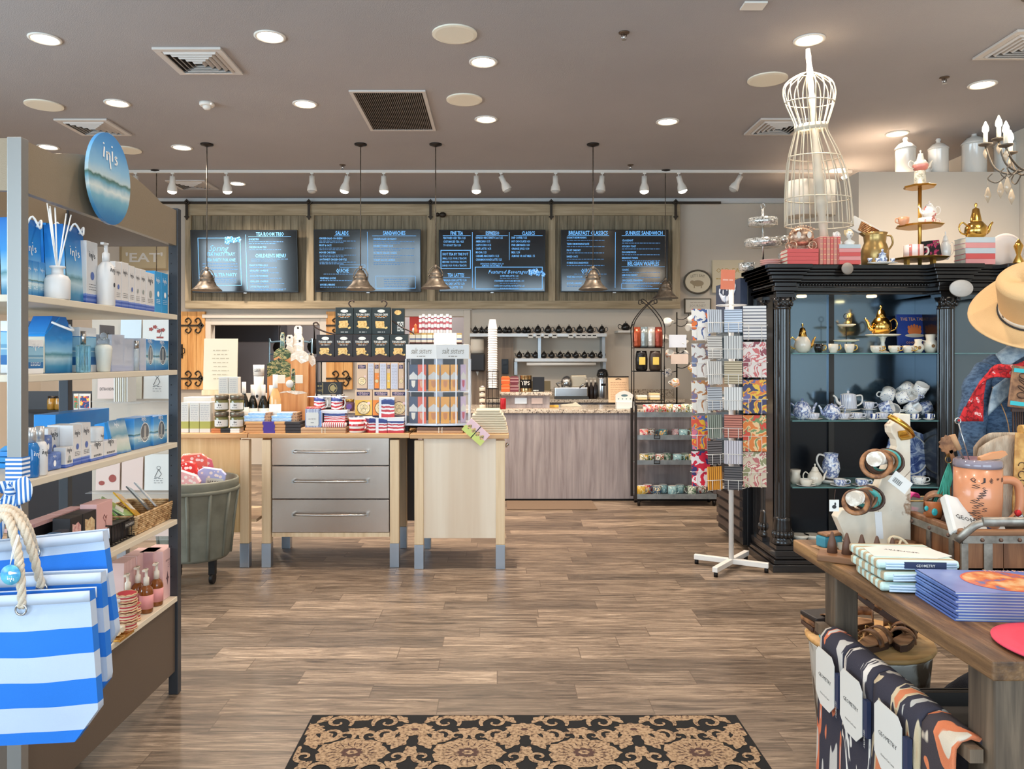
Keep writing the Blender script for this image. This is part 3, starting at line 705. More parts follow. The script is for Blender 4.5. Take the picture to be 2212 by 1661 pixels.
# wall counter behind
bc = thing('wall_counter','granite counter running along the wall under the teapot shelves','counter',(0,0,0))
obj('worktop',MB().box(X(1050,9.6),X(1480,9.6),9.6,YB-.002,.875,.915),GRAN,bc,bev=.005)
obj('backsplash',MB().box(X(1050,9.6),X(1480,9.6),YB-.03,YB-.002,.916,1.02),GRAN,bc)
obj('cabinet_body',MB().box(X(1050,9.6),X(1480,9.6),9.65,YB-.002,0,.874),VEN,bc)
solo('wood_wall_panel',MB().box(X(1018,9.9),X(1110,9.9),YB-.06,YB-.004,.3,Z(728,YB)),mat('driftwood_veneer',(142,122,104),.6,pat=('wood','Z',(120,102,88),(140,121,104),(158,138,118),1.4)),'greyish wooden wall panel behind the black towel dispenser','wall panel')
# shelves with teapots
for nm,a,b_,yt,lb in(('wall_shelf',1015,1311,720,'long upper white wall shelf carrying the first row of black teapots'),('wall_shelf',1112,1311,774,'shorter lower wall shelf carrying the second row of black teapots')):
 z = Z(yt,10.0); t = thing(nm,lb,'shelf',(0,0,0))
 obj('shelf_board',MB().box(X(a,10.0),X(b_,10.0),10.0,YB-.003,z-.045,z),mat('steel_shelf',(206,206,204),.35,.3),t,bev=.003)
 for q in((a+150,b_-8)if yt==720 else(a+2,b_-6)):
  obj('bracket',MB().box(X(q,10.1)-.02,X(q,10.1)+.02,10.06,YB-.003,z-.36 if yt==720 else z-.22,z-.046),mat('zinc_bracket',(176,182,186),.35,.6),t)
 if yt==774:obj('light_tube',MB().cyl((X(1138,10.0),10.04,z-.075),.022,X(1288,10.0)-X(1138,10.0),10,axis='X'),mat('white_tube',(236,232,224),.4),t)
 else:
  f = MB(); T_ = MB()
  for q in(1146,1163,1180,1198,1233,1249,1261,1273,1284):f.box(X(q,9.99)-.034,X(q,9.99)+.034,9.99,9.998,z-.06,z-.0); T_.box(X(q,9.99)-.022,X(q,9.99)+.022,9.987,9.991,z-.034,z-.022)
  obj('price_tag',f,PAPER,t); obj('tag_lettering',T_,INK,t)
pb = MB()
for q in pot_parts(.043,.078,-1,1.0,14):pb.add(q)
pm = pb.mesh('teapot',[BLACKG])
up = [1027,1040,1052,1079,1092,1101,1120,1134,1142,1162,1184,1207,1229,1252,1275,1300]; lo = [1122,1140,1157,1175,1192,1210,1227,1244,1262,1279,1297]
for L_,zz,nm in((up,Z(720,10.0),'upper'),(lo,Z(774,10.0),'lower')):
 for i,a in enumerate(L_):
  back = nm=='upper' and a in(1040,1092,1101,1134,1142)
  o = obj('teapot',pm,None,loc=(X(a,10.1),10.2 if back else 10.09,zz+.0005),rot=(0,0,.12*((i*7)%5-2)))
  k = 1.16 if nm=='upper' and a>1150 else(.98 if nm=='lower' else 1.0); o.scale = (k*.95,k*.95,k)
  tag(o,'glossy black teapot on the %s wall shelf, %s'%(nm,nth(i,len(L_))),'teapot','black teapots on the %s wall shelf'%nm)
teapot('black teapot standing alone at the end of the wall, beyond the two shelves of teapots',(X(1352,10.1),10.12,Z(714,10.1)),.062,.09,BLACKG,1)
solo('teapot_ledge',MB().box(X(1335,10.0),X(1372,10.0),10.0,YB-.003,Z(714,10.1)-.03,Z(714,10.1)-.001),WHITE,'small white wall ledge under the lone black teapot','shelf')
# towel dispenser, cup dispenser and its wire stand
y = 10.1
td = thing('towel_dispenser','black and white paper towel dispenser on the wooden wall panel','dispenser',(X(1031,y),y-.06,Z(802,y)))
obj('body',MB().box(-.105,.105,-.0,.195,.0,.24),mat('dark_plastic',(44,42,44),.35),td,bev=.02)
obj('paper_cover',MB().lathe([(.085,.241),(.09,.3),(.09,.42),(.082,.43)],20,(0,.1,0),sx=1,sy=.9),mat('ivory_plastic',(222,212,196),.5),td)
obj('paper_tail',MB().prism([(-.02,0),(.02,0),(.004,-.06)],.06,.064),PAPER,td)
y = 7.78
cs = thing('cup_stack','tall stack of white paper cups in a wire stand on the bar','cup stack',(X(1064,y),y,ZB))
n = 26; R0 = .050
f = MB()
zt = Z(688,y)-ZB
for k in range(n):
 z = zt-.11-k*.024; f.lathe([(.032,z+.10),(.048,z+.006),(.0505,z+.004),(.0505,z)],18)
obj('paper_cups',f,mat('paper_cup_white',(240,236,232),.6),cs)
f = MB()
for z in(.001,.10,.2,.30,.38):f.tube([(.064*math.cos(a*PI/8),.064*math.sin(a*PI/8),z+.003)for a in range(16)],.003,5,closed=True)
for k in range(8):a = k*PI/4; f.tube([(.064*math.cos(a),.064*math.sin(a),.002),(.064*math.cos(a),.064*math.sin(a),.385)],.0025,5)
obj('wire_cage',f,BLACKM,cs)
for k in range(4):
 t = solo('jar',MB().lathe([(.026,0),(.030,.006),(.030,.042),(.022,.05),(.022,.058)],14,m=[0,1,0,2]),[mat('brown_jam',(92,52,30),.2),CREAM,CHROME],'small brown jar beside the paper cup stand, %s of its pile'%['bottom','second from the bottom','third from the bottom','top'][k],'jar',(X(1042,7.74),7.72,ZB+.001+k*.0585),group='brown jars beside the cup stand')
solo('soda_can',MB().lathe([(.026,0),(.03,.006),(.03,.10),(.025,.11)],16),mat('red_can',(184,40,48),.3,.3),'small red can in front of the paper cup stand','can',(X(1075,7.7)+.055,7.69,ZB+.001))
# things on the raised ledge
zl = 1.0855; y = 7.95
OR = mat('orange_wrap',(226,98,34),.4,pat=('band',[(0,(226,98,34)),(.45,(250,180,130)),(.52,(226,98,34)),(.8,(240,120,50))])); MA = mat('maroon_wrap',(112,44,52),.4,pat=('band',[(0,(112,44,52)),(.3,(190,150,150)),(.42,(112,44,52)),(.7,(200,170,160)),(.8,(112,44,52))]))
for i,(a,m,nm)in enumerate(((1092,OR,'orange'),(1111,MA,'maroon'))):
 for k in range(2):
  solo('snack_box',MB().prism([(-.045,0),(.045,0),(.045,.068),(.03,.08),(-.03,.08),(-.045,.068)],-.03,.03),m,'%s snack box, %s of the pair beside the tip tin'%(nm,('lower','upper')[k]),'box',(X(a,y),y,zl+.0005+k*.081),group='snack boxes on the ledge',bev=.002)
tt = thing('tip_tin','black and silver tin reading TIPS on the ledge','tin',(X(1136,y),y,zl))
obj('tin_body',MB().lathe([(.062,0),(.064,.004),(.062,.01),(.062,.036),(.062,.038),(.062,.128),(.062,.13),(.062,.165),(.064,.17),(.06,.172)],24,m=[0,0,0,0,1,1,0,0,0]),[mat('gold_tin',(182,150,104),.2,.9),BLACKM],tt)
tb = MB(); text(tb,'TIPS',-.006,.072,.042,.09,'C',.02,0); tb.v = [(p[0],-math.sqrt(max(1e-6,.0632**2-p[0]**2)),p[2])for p in tb.v]
obj('lettering',tb,WHITE,tt)
bs = thing('chalk_sign','plain black sign card leaning beside the tip tin','sign',(X(1163,y),y-.01,zl),rot=(-.06,0,0))
obj('card',MB().box(-.062,.062,0,.006,0,.155),mat('matt_black',(20,20,24),.5),bs,bev=.001)
tb = MB(); bars(tb,-.055,.0,.008,.010,-.001,0,3,None,.06); obj('caption_strip',tb,PAPER,bs)
mn = thing('till_monitor','bronze-backed till monitor seen from behind on the bar','monitor',(X(1158,8.1),8.3,ZB))
obj('screen_back',MB().box(-.17,.17,-.0,.02,.11,.27),mat('olive_bronze',(108,94,66),.35,.4),mn,bev=.004,rot=(-.15,0,0)); obj('stand',MB().box(-.03,.03,.02,.1,.0,.14).box(-.09,.09,-.02,.14,0,.012),BLACKM,mn)
obj('port_cover',MB().box(-.03,.03,-.004,.002,.19,.22),BLACKM,mn)
# on the wall counter
zc = .916; y = 9.75
es = thing('drinks_machine','low steel drinks dispenser with a domed chrome head on the wall counter','machine',(X(1234,y),y,zc))
obj('base',MB().box(-.21,.21,-.13,.13,.0,.03),mat('grey_tray',(70,72,72),.5),es); obj('steel_tank',MB().box(-.22,.2,-.1,.12,.03,.15),CHROME,es,bev=.01)
obj('dome',MB().sph((-.06,0,.2),.075,18,sz=1.3),CHROME,es); obj('back_housing',MB().box(.0,.2,.02,.14,.15,.3),mat('warm_steel',(206,192,168),.35,.4),es,bev=.01)
obj('tap',MB().tube([(-.16,-.08,.15),(-.2,-.1,.2),(-.12,-.1,.22)],.012,8).tube([(.1,-.1,.15),(.14,-.12,.19),(.18,-.1,.2)],.012,8),CHROME,es)
for i in range(3):
 b = thing('syrup_bottle','dark syrup pump bottle on the wall counter beside the airpot, %s'%nth(i,3),'bottle',(X(1268+i*9,y),y,zc),group='syrup bottles beside the airpot')
 obj('bottle',MB().lathe([(.026,0),(.028,.01),(.028,.15),(.012,.19),(.012,.21)],14),mat('dark_syrup',(44,34,30),.2),b)
 obj('pump',MB().cyl((0,0,.21),.014,.03,10).tube([(0,0,.24),(0,0,.27),(-.035,-.01,.265)],.006,6),mat('cream_pump',(226,214,196),.5),b)
ap = thing('airpot','tall steel airpot coffee flask with a black pump top','flask',(X(1302,9.7),9.72,zc))
obj('flask_body',MB().lathe([(.075,0),(.078,.01),(.078,.26),(.07,.285)],22),CHROME,ap)
obj('pump_head',MB().lathe([(.07,.285),(.078,.30),(.07,.34),(.06,.37),(.03,.385),(.001,.387)],20).tube([(0,-.05,.33),(0,-.11,.34),(0,-.12,.30)],.014,8),BLACKG,ap)
obj('name_plate',MB().box(-.03,.03,-.082,-.076,.17,.2),BLACKM,ap)
# menu clipboard, napkin holder, envelopes on the bar
y = 7.95
cl = thing('menu_clipboard','tan menu clipboard tilted on a small black stand beside the airpot','clipboard',(X(1337,y),y,ZB),rot=(-.14,0,.0))
obj('board',MB().box(-.108,.108,0,.008,.05,.32),mat('kraft_board',(214,178,140),.7),cl,bev=.002); obj('clip',MB().box(-.11,.11,-.006,.012,.318,.328).tube([(-.03,-.004,.295),(0,-.006,.305),(.03,-.004,.295)],.003,6),BLACKM,cl)
obj('easel',MB().box(-.11,.11,-.006,.05,.04,.05).prism([(0,0),(.05,0),(.03,.045),(.0,.045)],-.02,.02,'YZ'),BLACKM,cl)
tb = MB(); [bars(tb,-.085,.085,.08+k*.018,.0035,-.0012,0,k,None,.03)for k in range(11)]; obj('fine_print',tb,mat('sepia_print',(170,128,96),.7),cl)
y = 7.72
nh = thing('card_holder','white scalloped card holder with leaf prints on the bar edge','holder',(X(1350,y),y,ZB))
obj('back_plate',MB().prism([(-.09,0),(.09,0),(.09,.14),(.05,.17),(0,.185),(-.05,.17),(-.09,.14)],.03,.045),WHITE,nh)
obj('tray',MB().box(-.09,.1,-.03,.03,0,.075),mat('clear_tray',(222,222,218),.2),nh,bev=.003)
tb = MB(); disc(tb,0,.135,.035,.012,.029,0,12); [disc(tb,-.06+.04*k,.1,.008,.006,.029,0,8)for k in range(4)]; obj('leaf_print',tb,mat('blue_green_print',(80,110,120),.6),nh)
solo('notepad',MB().box(-.05,.05,-.035,.035,0,.02),mat('yellow_pad',(236,186,84),.7),'yellow notepad lying on the bar behind the raised ledge','notepad',(X(1196,8.0),8.0,ZB+.001))
solo('paper_bag',MB().prism([(-.11,0),(.12,0),(.1,.018),(.06,.045),(.03,.03),(-.1,.02)],-.05,.05),CREAM,'crumpled cream paper bag lying on the bar','bag',(X(1232,8.1),8.1,ZB+.001))
solo('wall_phone',MB().box(-.045,.045,0,.04,0,.2).box(-.03,.03,-.02,0,.12,.18),mat('black_phone',(20,20,22),.3),'black wall phone with round keys beside the paper cup stack','phone',(X(1091,10.1),10.18,Z(808,10.1)),bev=.004)
# ================================================================= iron goods rack with coffee, on the bar
y = 7.72
rk = thing('iron_rack','black wrought iron rack with scrolled top on the bar, holding coffee bags','rack',(X(1403,y),y+.09,ZB))
H = Z(650,y)-ZB; wd = .155
f = MB()
for sx in(-1,1):
 for sy in(-.07,.07):f.tube([(sx*wd,sy,0),(sx*wd,sy,H*.62)],.005,6)
obj('upright',f,BLACKM,rk)
f = MB()
for sy in(-.07,.07):
 for sx in(-1,1):
  f.tube(lerp_path([(sx*wd,sy,H*.62),(sx*wd*1.0,sy,H*.78),(sx*wd*.5,sy,H*.90),(-sx*.02,sy,H*.99),(-sx*.07,sy,H*1.02),(-sx*.08,sy,H*.985),(-sx*.055,sy,H*.98)],5),.005,6)
obj('scroll_arch',f,BLACKM,rk)
SH = [.09,.36,.60,H*.655]
for z in(.09,.385,.625):
 obj('shelf',MB().box(-wd,wd,-.075,.075,z-.008,z),BLACKM,rk)
zr = [ZB+.091,ZB+.386,ZB+.626]
FOILB = mat('black_foil',(26,24,24),.25,bump=(30,1)); YLAB = mat('yellow_label',(214,186,92),.6)
for i in range(2):
 b = thing('coffee_bag',('shiny black coffee bag with a yellow label on the iron rack','brown coffee bag with a square yellow label on the iron rack')[i],'coffee bag',(rk.location.x-.07+.14*i,y+.06,zr[1]),group='coffee bags on the iron rack')
 obj('bag',MB().lathe([(.05,0),(.062,.02),(.064,.12),(.058,.17),(.05,.205)],12,sx=1,sy=.62),FOILB if i==0 else mat('brown_foil',(62,48,40),.4),b)
 obj('label',MB().box(-.032,.032,-.0445,-.036,.06,.14),YLAB,b,bev=.004)
for i,(c,nm)in enumerate((((176,84,54),'copper'),((150,160,160),'silver'),((196,188,180),'pale grey'),((150,66,50),'rust'))):
 b = thing('coffee_bag','%s foil coffee bag on the top of the iron rack'%nm,'coffee bag',(rk.location.x-.115+.075*i,y+.08,zr[2]),group='foil bags on top of the iron rack')
 obj('bag',MB().lathe([(.036,0),(.042,.02),(.042,.14),(.038,.19)],10,sx=1,sy=.7),mat('foil_'+nm.replace(' ','_'),c,.3,.6,bump=(30,1)),b)
 obj('top_fold',MB().box(-.035,.035,-.008,.008,.185,.21),mat('foil_'+nm.replace(' ','_'),c,.3,.6),b)
for i in range(5):
 solo('wafer_pack',MB().box(-.05,.05,-.05,.05,0,.022),mat('wafer_wrap_%d'%(i%2),((226,200,150),(232,226,210))[i%2],.5),'packet low on the iron rack, %s'%['lower one towards the clipboard','upper one towards the clipboard','bottom one towards the card spinner','middle one towards the card spinner','top one towards the card spinner'][i],'packet',(rk.location.x+(-.07 if i<2 else .06),y+.06,zr[0]+.0005+.0225*(i if i<2 else i-2)),group='packets on the low rack shelf',bev=.004)
 # mug tree with hanging white cups
y = 8.0
mt = thing('mug_tree','black wire mug tree between the iron rack and the card spinner','mug tree',(X(1462,y),y,ZB))
f = MB().cyl((0,0,0),.09,.01,20); f.tube([(0,0,0),(0,0,1.0)],.008,8)
hk = []
for k,(a,z)in enumerate(((200,.93),(330,.97),(20,.90),(180,.76),(310,.72),(30,.62),(215,.60),(345,.46),(160,.42),(250,.30))):
 dx,dy = math.cos(rad(a)),math.sin(rad(a)); f.tube(lerp_path([(0,0,z-.04),(dx*.06,dy*.06,z-.05),(dx*.12,dy*.12,z-.02),(dx*.125,dy*.125,z+.01)],3),.004,5); hk.append((dx*.125,dy*.125,z-.02))
obj('frame',f,BLACKM,mt)
FL = [mat('floral_%d'%i,c,.4,pat=('blobs',s,cc))for i,(c,s,cc)in enumerate((
((240,236,228),40,[(240,236,228),(240,236,228),(226,110,80),(250,190,120)]),((240,236,228),50,[(238,232,222),(120,140,110),(226,110,80),(240,200,80)]),((240,236,228),60,[(240,236,228),(240,236,228),(90,110,150)])))]
for k,(hx,hy,hz)in enumerate(hk):
 m = CERAM if k<5 else FL[k%3]
 mug('%s cup hanging on the mug tree, %s from its top'%('plain white' if k<5 else 'floral patterned',ORD[k]),(mt.location.x+hx,y+hy-.02,ZB+hz-.045),.042,.062,m,rz=rad(200+37*k),group='cups hanging on the mug tree',rot=(rad(40+20*(k%3)),0,rad(60*k)))
for i,(a,yy,c)in enumerate(((1466,723,'white and pale blue'),(1470,765,'pinkish'))):
 solo('hanging_card',MB().box(-.09,.09,-.002,.002,-.13 if i==0 else-.1,0),mat('card_%d'%i,((214,220,232),(214,196,184))[i],.6),'%s sheet of card clipped to the front of the mug tree'%c,'card',(X(a,7.8),7.84,Z(yy,7.8)))
 # ================================================================= mug cart
y = 7.37; x0,x1 = X(1376,y),X(1548,y)
cart = thing('mug_cart','galvanised iron shelf cart with five levels of mugs in front of the bar','cart',(0,0,0))
GALV = mat('galvanised',(140,148,152),.45,.55,pat=('noise',12,[(.3,(124,132,136)),(.7,(158,166,170))])); CI = mat('cart_iron',(52,46,42),.5,.5)
LV = [Z(893,y),Z(948,y),Z(1002,y),Z(1070,y)]
f = []
for sx in(x0-.012,x1+.012):
 for yy in(y,y+.22):
  obj('post',MB().box(sx-.012,sx+.012,yy-.01,yy+.01,.06,.98 if yy==y else .94),CI,cart)
obj('arched_handle',MB().tube(lerp_path([(x0-.02,y,.97),(x0-.02,y+.01,1.02),(x0-.02,y+.05,1.06),(x0-.02,y+.1,1.03),(x0-.02,y+.12,.9)],5),.007,6),CI,cart)
for yy in(y+.02,y+.2):
 for sx in(x0+.02,x1-.02):
  obj('caster',MB().cyl((sx-.01,yy,.03),.029,.02,14,axis='X').box(sx-.016,sx+.016,yy-.012,yy+.012,.04,.07),BLACKM,cart)
for i,z in enumerate(LV):
 fr = MB(); h = .045
 fr.box(x0,x1,y-.0,y+.23,z-.008,z)
 fr.box(x0,x1,y-.006,y,z-.008,z+h-.008 if i in(1,2)else z+.004)if i in(1,2)else fr.box(x0,x1,y-.008,y,z-.035,z+.012)
 if i in(1,2):fr.box((x0+x1)/2-.012,(x0+x1)/2+.012,y-.008,y,z-.008,z+h)
 obj('tray',fr,GALV,cart)
 if i in(1,2):
  for sx in(x0+.21*(x1-x0)+.03,x0+.72*(x1-x0)):
   lf = MB();
   for a,b_,c,d in((-.03,.03,.0,.006),(-.03,.03,.028,.034),(-.03,-.024,0,.034),(.024,.03,0,.034)):lf.box(sx+a,sx+b_,y-.014,y-.006,z+.002+c,z+.002+d)
   obj('label_holder',lf,CI,cart)
   # mugs on this level
zt = .965
obj('top_tray',MB().box(x0,x1,y-.006,y+.23,Z(893,y)+.0,Z(893,y)+.001),GALV,cart)
MUGC = [('orange and pink floral',[(240,232,222),(236,120,60),(240,180,190),(200,60,70)]),('pale pink',[(238,200,196),(240,232,226),(200,90,100),(238,200,196)]),('red and cream',[(196,52,44),(240,230,214),(196,52,44),(120,140,110)]),('cream with yellow flowers',[(236,230,214),(240,190,60),(110,130,90),(236,230,214)]),
('teal patterned',[(70,120,128),(60,84,96),(120,150,150),(210,160,80)]),('white with cherries',[(236,230,222),(200,60,60),(90,120,80),(236,230,222)]),('mustard yellow',[(226,178,60),(226,178,60),(240,220,160),(226,178,60)]),('green leafy',[(84,120,92),(210,220,200),(84,120,92),(230,230,214)]),('pale aqua',[(168,204,204),(150,190,196),(120,160,170),(200,224,220)]),('dark blue floral',[(46,70,104),(90,130,150),(230,210,160),(60,90,120)])]
mm = [mat('mug_print_%d'%i,c[1][0],.25,pat=('blobs',26,c[1]))for i,c in enumerate(MUGC)]
rows = [(LV[0]+.001,[(1398,0),(1414,1),(1430,2),(1446,3),(1462,5),(1480,3),(1498,7)]),(LV[1]+.001,[(1391,0),(1406,5),(1432,4),(1460,1),(1476,8),(1498,6)]),(LV[2]+.001,[(1391,3),(1407,7),(1425,5),(1440,7),(1463,8),(1480,7),(1497,3)]),(LV[3]+.001,[(1385,6),(1399,0),(1419,9),(1432,8),(1452,8),(1468,8),(1494,7),(1516,5)])]
lvn = ['top','second','third','bottom']
for r_,(z,L_)in enumerate(rows):
 for i,(a,k)in enumerate(L_):
  yy = y+.07+.07*(i%2)
  mug('%s mug, %s level of the cart, %s'%(MUGC[k][0],lvn[r_],nth(i,len(L_))),(X(a,yy),yy,z),.042,.088 if r_ in(1,2)else .082,mm[k],rz=(-.4,.6,PI-.3,-.2)[i%4],group='mugs on the cart')
  # ================================================================= wall decoration
y = YB-.03
pl = thing('oval_plaque','oval cream plaque with a pig drawing and arched lettering','wall plaque',(X(1507,y),y,Z(609,y)))
f = MB(); disc(f,0,0,.178,.15,0,0,40); pr = [(.178*math.cos(a*PI/20),.15*math.sin(a*PI/20))for a in range(40)]
obj('board',MB().prism(pr,-.01,.028),mat('plaque_cream',(216,204,178),.7),pl)
f = MB().tube([(.183*math.cos(a*PI/20),-.01,.155*math.sin(a*PI/20))for a in range(40)],.012,8,closed=True); obj('frame',f,mat('grey_brown_frame',(92,84,72),.7),pl)
f = MB(); disc(f,0,-.02,.08,.042,-.0105); disc(f,-.075,-.005,.03,.025,-.0106); f.box(-.055,-.04,-.011,-.0105,-.085,-.05).box(.04,.055,-.011,-.0105,-.085,-.05); obj('pig_drawing',f,mat('sepia_pig',(164,146,118),.8),pl)
f = MB(); text(f,"LET'S EAT",0,.07,.034,.19,'C',0,-.0108); f.v = [(p[0],p[1],p[2]-1.6*p[0]**2)for p in f.v]; obj('lettering',f,mat('sepia_ink',(110,98,80),.8),pl)
pl = thing('small_plaque','small rectangular framed verse plaque below the oval plaque','wall plaque',(X(1507,y),y,Z(661,y)))
obj('board',MB().box(-.165,.165,-.008,.028,-.09,.09),mat('plaque_white',(216,210,196),.7),pl); f = MB()
for a,b_,c,d in((-.18,.18,.088,.102),(-.18,.18,-.102,-.088),(-.18,-.166,-.088,.088),(.166,.18,-.088,.088)):f.box(a,b_,-.014,.028,c,d)
obj('frame',f,mat('grey_brown_frame'),pl); f = MB(); text(f,'JOURNEY',0,-.012,.034,.22,'C',0,-.009); bars(f,-.1,.1,.04,.01,-.009,0,5,None,.04); bars(f,-.09,.09,-.05,.01,-.009,0,6,None,.04); obj('lettering',f,mat('pale_grey_ink',(170,160,146),.8),pl)
pl = thing('vintage_sign','pale timber sign with faded gold letters behind the black cooler','wall sign',(X(1572,y),y,Z(597,y)))
obj('board',MB().box(-.21,.21,-.01,.028,-.22,.22),mat('cream_board',(222,208,178),.7),pl); f = MB(); text(f,'OLD FA',0,.05,.06,.32,'C',.01,-.011); bars(f,-.16,.16,-.04,.014,-.011,0,7,None,.05); obj('lettering',f,mat('faded_gold',(196,164,104),.6),pl)
pl = thing('eat_sign','framed cream sign with white block letters EAT, seen past the blue cartons','wall sign',(X(312,y),y,Z(556,y)))
obj('board',MB().box(-.31,.31,-.006,.028,-.15,.15),mat('tan_board',(190,172,138),.7),pl); f = MB()
for a,b_,c,d in((-.33,.33,.148,.17),(-.33,.33,-.17,-.148),(-.33,-.31,-.148,.148),(.31,.33,-.148,.148)):f.box(a,b_,-.02,.028,c,d)
obj('frame',f,mat('tan_frame',(160,138,104),.7),pl); f = MB(); text(f,"'EAT'",0,-.06,.12,.5,'C',.02,-.008); obj('lettering',f,WHITE,pl)
# orange pine shutters with iron straps
PINE = mat('orange_pine',(212,152,84),.6,pat=('wood','Z',(190,128,66),(214,156,90),(228,176,112),1.6))
for i,(a,b_,c,d,lb)in enumerate(((388,444,673,841,'orange pine shutter with black iron straps beside the white menu sheet'),(705,762,673,841,'orange pine shutter with iron straps behind the dark cracker boxes'))):
 s_ = thing('pine_shutter',lb,'shutter',((X(a,y)+X(b_,y))/2,y,Z(d,y)),group='pine shutters')
 w2 = (X(b_,y)-X(a,y))/2; h = Z(c,y)-Z(d,y); f = MB()
 for k in range(3):f.box(-w2+k*w2*2/3+.002,-w2+(k+1)*w2*2/3-.002,-.02,.028,0,h)
 obj('boards',f,PINE,s_)
 f = MB()
 for z in(h*.14,h*.82):
  f.box(-w2,w2*.8,-.028,-.02,z-.012,z+.012)
  for sx in(-.3,.45):
   for sg in(-1,1):f.tube(lerp_path([(w2*sx,-.026,z),(w2*(sx+.25),-.026,z+sg*.05),(w2*(sx+.05),-.026,z+sg*.10),(w2*(sx-.2),-.026,z+sg*.07),(w2*(sx-.05),-.026,z+sg*.045)],4),.009,6)
  f.prism([(w2*.7,z-.05),(w2*.95,z),(w2*.7,z+.05)],-.028,-.02)
 f.box(-w2*.95,-w2*.7,-.03,-.02,h*.4,h*.58).tube([(-w2*.8,-.04,h*.45),(-w2*.5,-.05,h*.47),(-w2*.5,-.05,h*.52),(-w2*.8,-.04,h*.54)],.007,6)
 obj('iron_strap',f,mat('strap_iron',(58,48,38),.5,.5),s_)
 # inside the kitchen
ks = thing('kitchen_shelving','pale blue wire shelving seen through the first pass-through','shelving',(X(620,11.3),11.5,0))
f = MB()
for sx in(-.32,.32):f.tube(lerp_path([(sx,0,0),(sx,0,1.6),(sx*.9,0,1.68),(0,0,1.7)],4),.014,6)
for z in(1.2,1.3,1.4,1.5):f.tube([(-.32,0,z),(.32,0,z)],.010,6)
obj('frame',f,mat('blue_chrome',(150,180,196),.3,.6),ks)
kh = thing('extractor_hood','dark kitchen extractor hood inside the pass-through','hood',(X(500,11.8),11.9,1.2))
obj('hood',MB().box(-.5,.7,0,.5,.5,.9),mat('dark_steel',(60,60,66),.3,.6),kh); obj('duct',MB().box(-.1,.2,.1,.4,.9,2.399),mat('dark_steel'),kh)
for i,(a,b_)in enumerate(((600,1.6),(675,1.62),(910,1.65))):
 t = thing('hanging_pan','dark pan hanging in the kitchen, %s'%('in the middle of the wide opening','at the edge of the wide opening','in the narrow opening')[i],'pan',(X(a,11.6),11.7,b_),group='pans in the kitchen')
 obj('bowl',MB().lathe([(.001,0),(.1,0),(.12,.05)],16,axis='Y'),BLACKM,t); obj('handle',MB().tube([(0,.02,.11),(0,.02,.32)],.01,6),BLACKM,t); obj('hook_rod',MB().tube([(0,.02,.32),(0,.02,3.599-b_)],.005,6),BLACKM,t)
solo('red_carton',MB().box(-.1,.1,0,.08,0,.32),mat('red_card',(214,62,46),.5),'tall red carton standing in the narrow kitchen opening','carton',(X(899,10.2),10.3,Z(722,10.2)))
solo('floor_mat',MB().box(X(1095,7.2),X(1290,7.2),7.18,YBAR-.02,.001,.010),mat('brown_mat',(112,92,74),.95,bump=(200,.8)),'thin brown mat on the floor along the front of the bar','mat',bev=.002)
# ================================================================= kitchen islands
YI = 5.2; BIRCH = mat('birch',(222,192,152),.5,pat=('wood','Z',(208,176,136),(224,196,158),(234,210,176),1.1)); BIRX = mat('birch_top',(206,160,110),.4,pat=('wood','X',(186,138,90),(208,162,112),(222,182,134),1.4))
STEEL = mat('brushed_drawer_steel',(196,180,166),.27,1,bump=(60,.06,(1,1,14)))
FOOT = mat('steel_foot',(168,176,186),.28,.9)
def leg(a,y,par,wpx=.062,ytop=.875):
 l = obj('leg',MB().box(-wpx/2,wpx/2,0,.055,.165,ytop),BIRCH,par,bev=.003,loc=(a,y,0))
 obj('foot',MB().box(-wpx/2-.001,wpx/2+.001,-.001,.056,0,.165),FOOT,l,bev=.002)
ZI = .92
# drawer unit in the middle
i2 = thing('drawer_island','birch kitchen island with three steel drawers','kitchen island',(0,0,0))
a0,a1 = X(538,YI),X(885,YI)
obj('worktop',MB().box(a0,a1,YI-.02,YI+.60,.889,ZI),BIRX,i2,bev=.004)
for a in(575,852):
 leg(X(a,YI),YI,i2); leg(X(a,YI)-.01,YI+.52,i2)
bx0,bx1 = X(587,YI),X(841,YI)
obj('carcass',MB().box(bx0,bx1,YI+.04,YI+.56,.24,.887),mat('carcass_grey',(150,140,132),.5),i2)
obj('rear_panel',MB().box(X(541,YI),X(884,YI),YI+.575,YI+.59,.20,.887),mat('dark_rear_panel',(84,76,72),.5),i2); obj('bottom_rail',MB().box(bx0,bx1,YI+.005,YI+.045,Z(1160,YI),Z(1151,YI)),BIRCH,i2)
for k,(c,d)in enumerate(((946,1005),(1007,1077),(1079,1150))):
 dr = obj('drawer',MB().box(bx0+.002,bx1-.002,YI,YI+.02,Z(d,YI),Z(c,YI)),STEEL,i2,bev=.002)
 zz = Z([975,1038,1110][k],YI)
 obj('handle',MB().tube(lerp_path([(X(636,YI),YI-.035,zz),(X(716,YI),YI-.046,zz-.002),(X(795,YI),YI-.035,zz)],5),.0075,8).box(X(636,YI)-.009,X(636,YI)+.009,YI-.04,YI-.001,zz-.012,zz+.012).box(X(795,YI)-.009,X(795,YI)+.009,YI-.04,YI-.001,zz-.012,zz+.012),CHROME,dr)
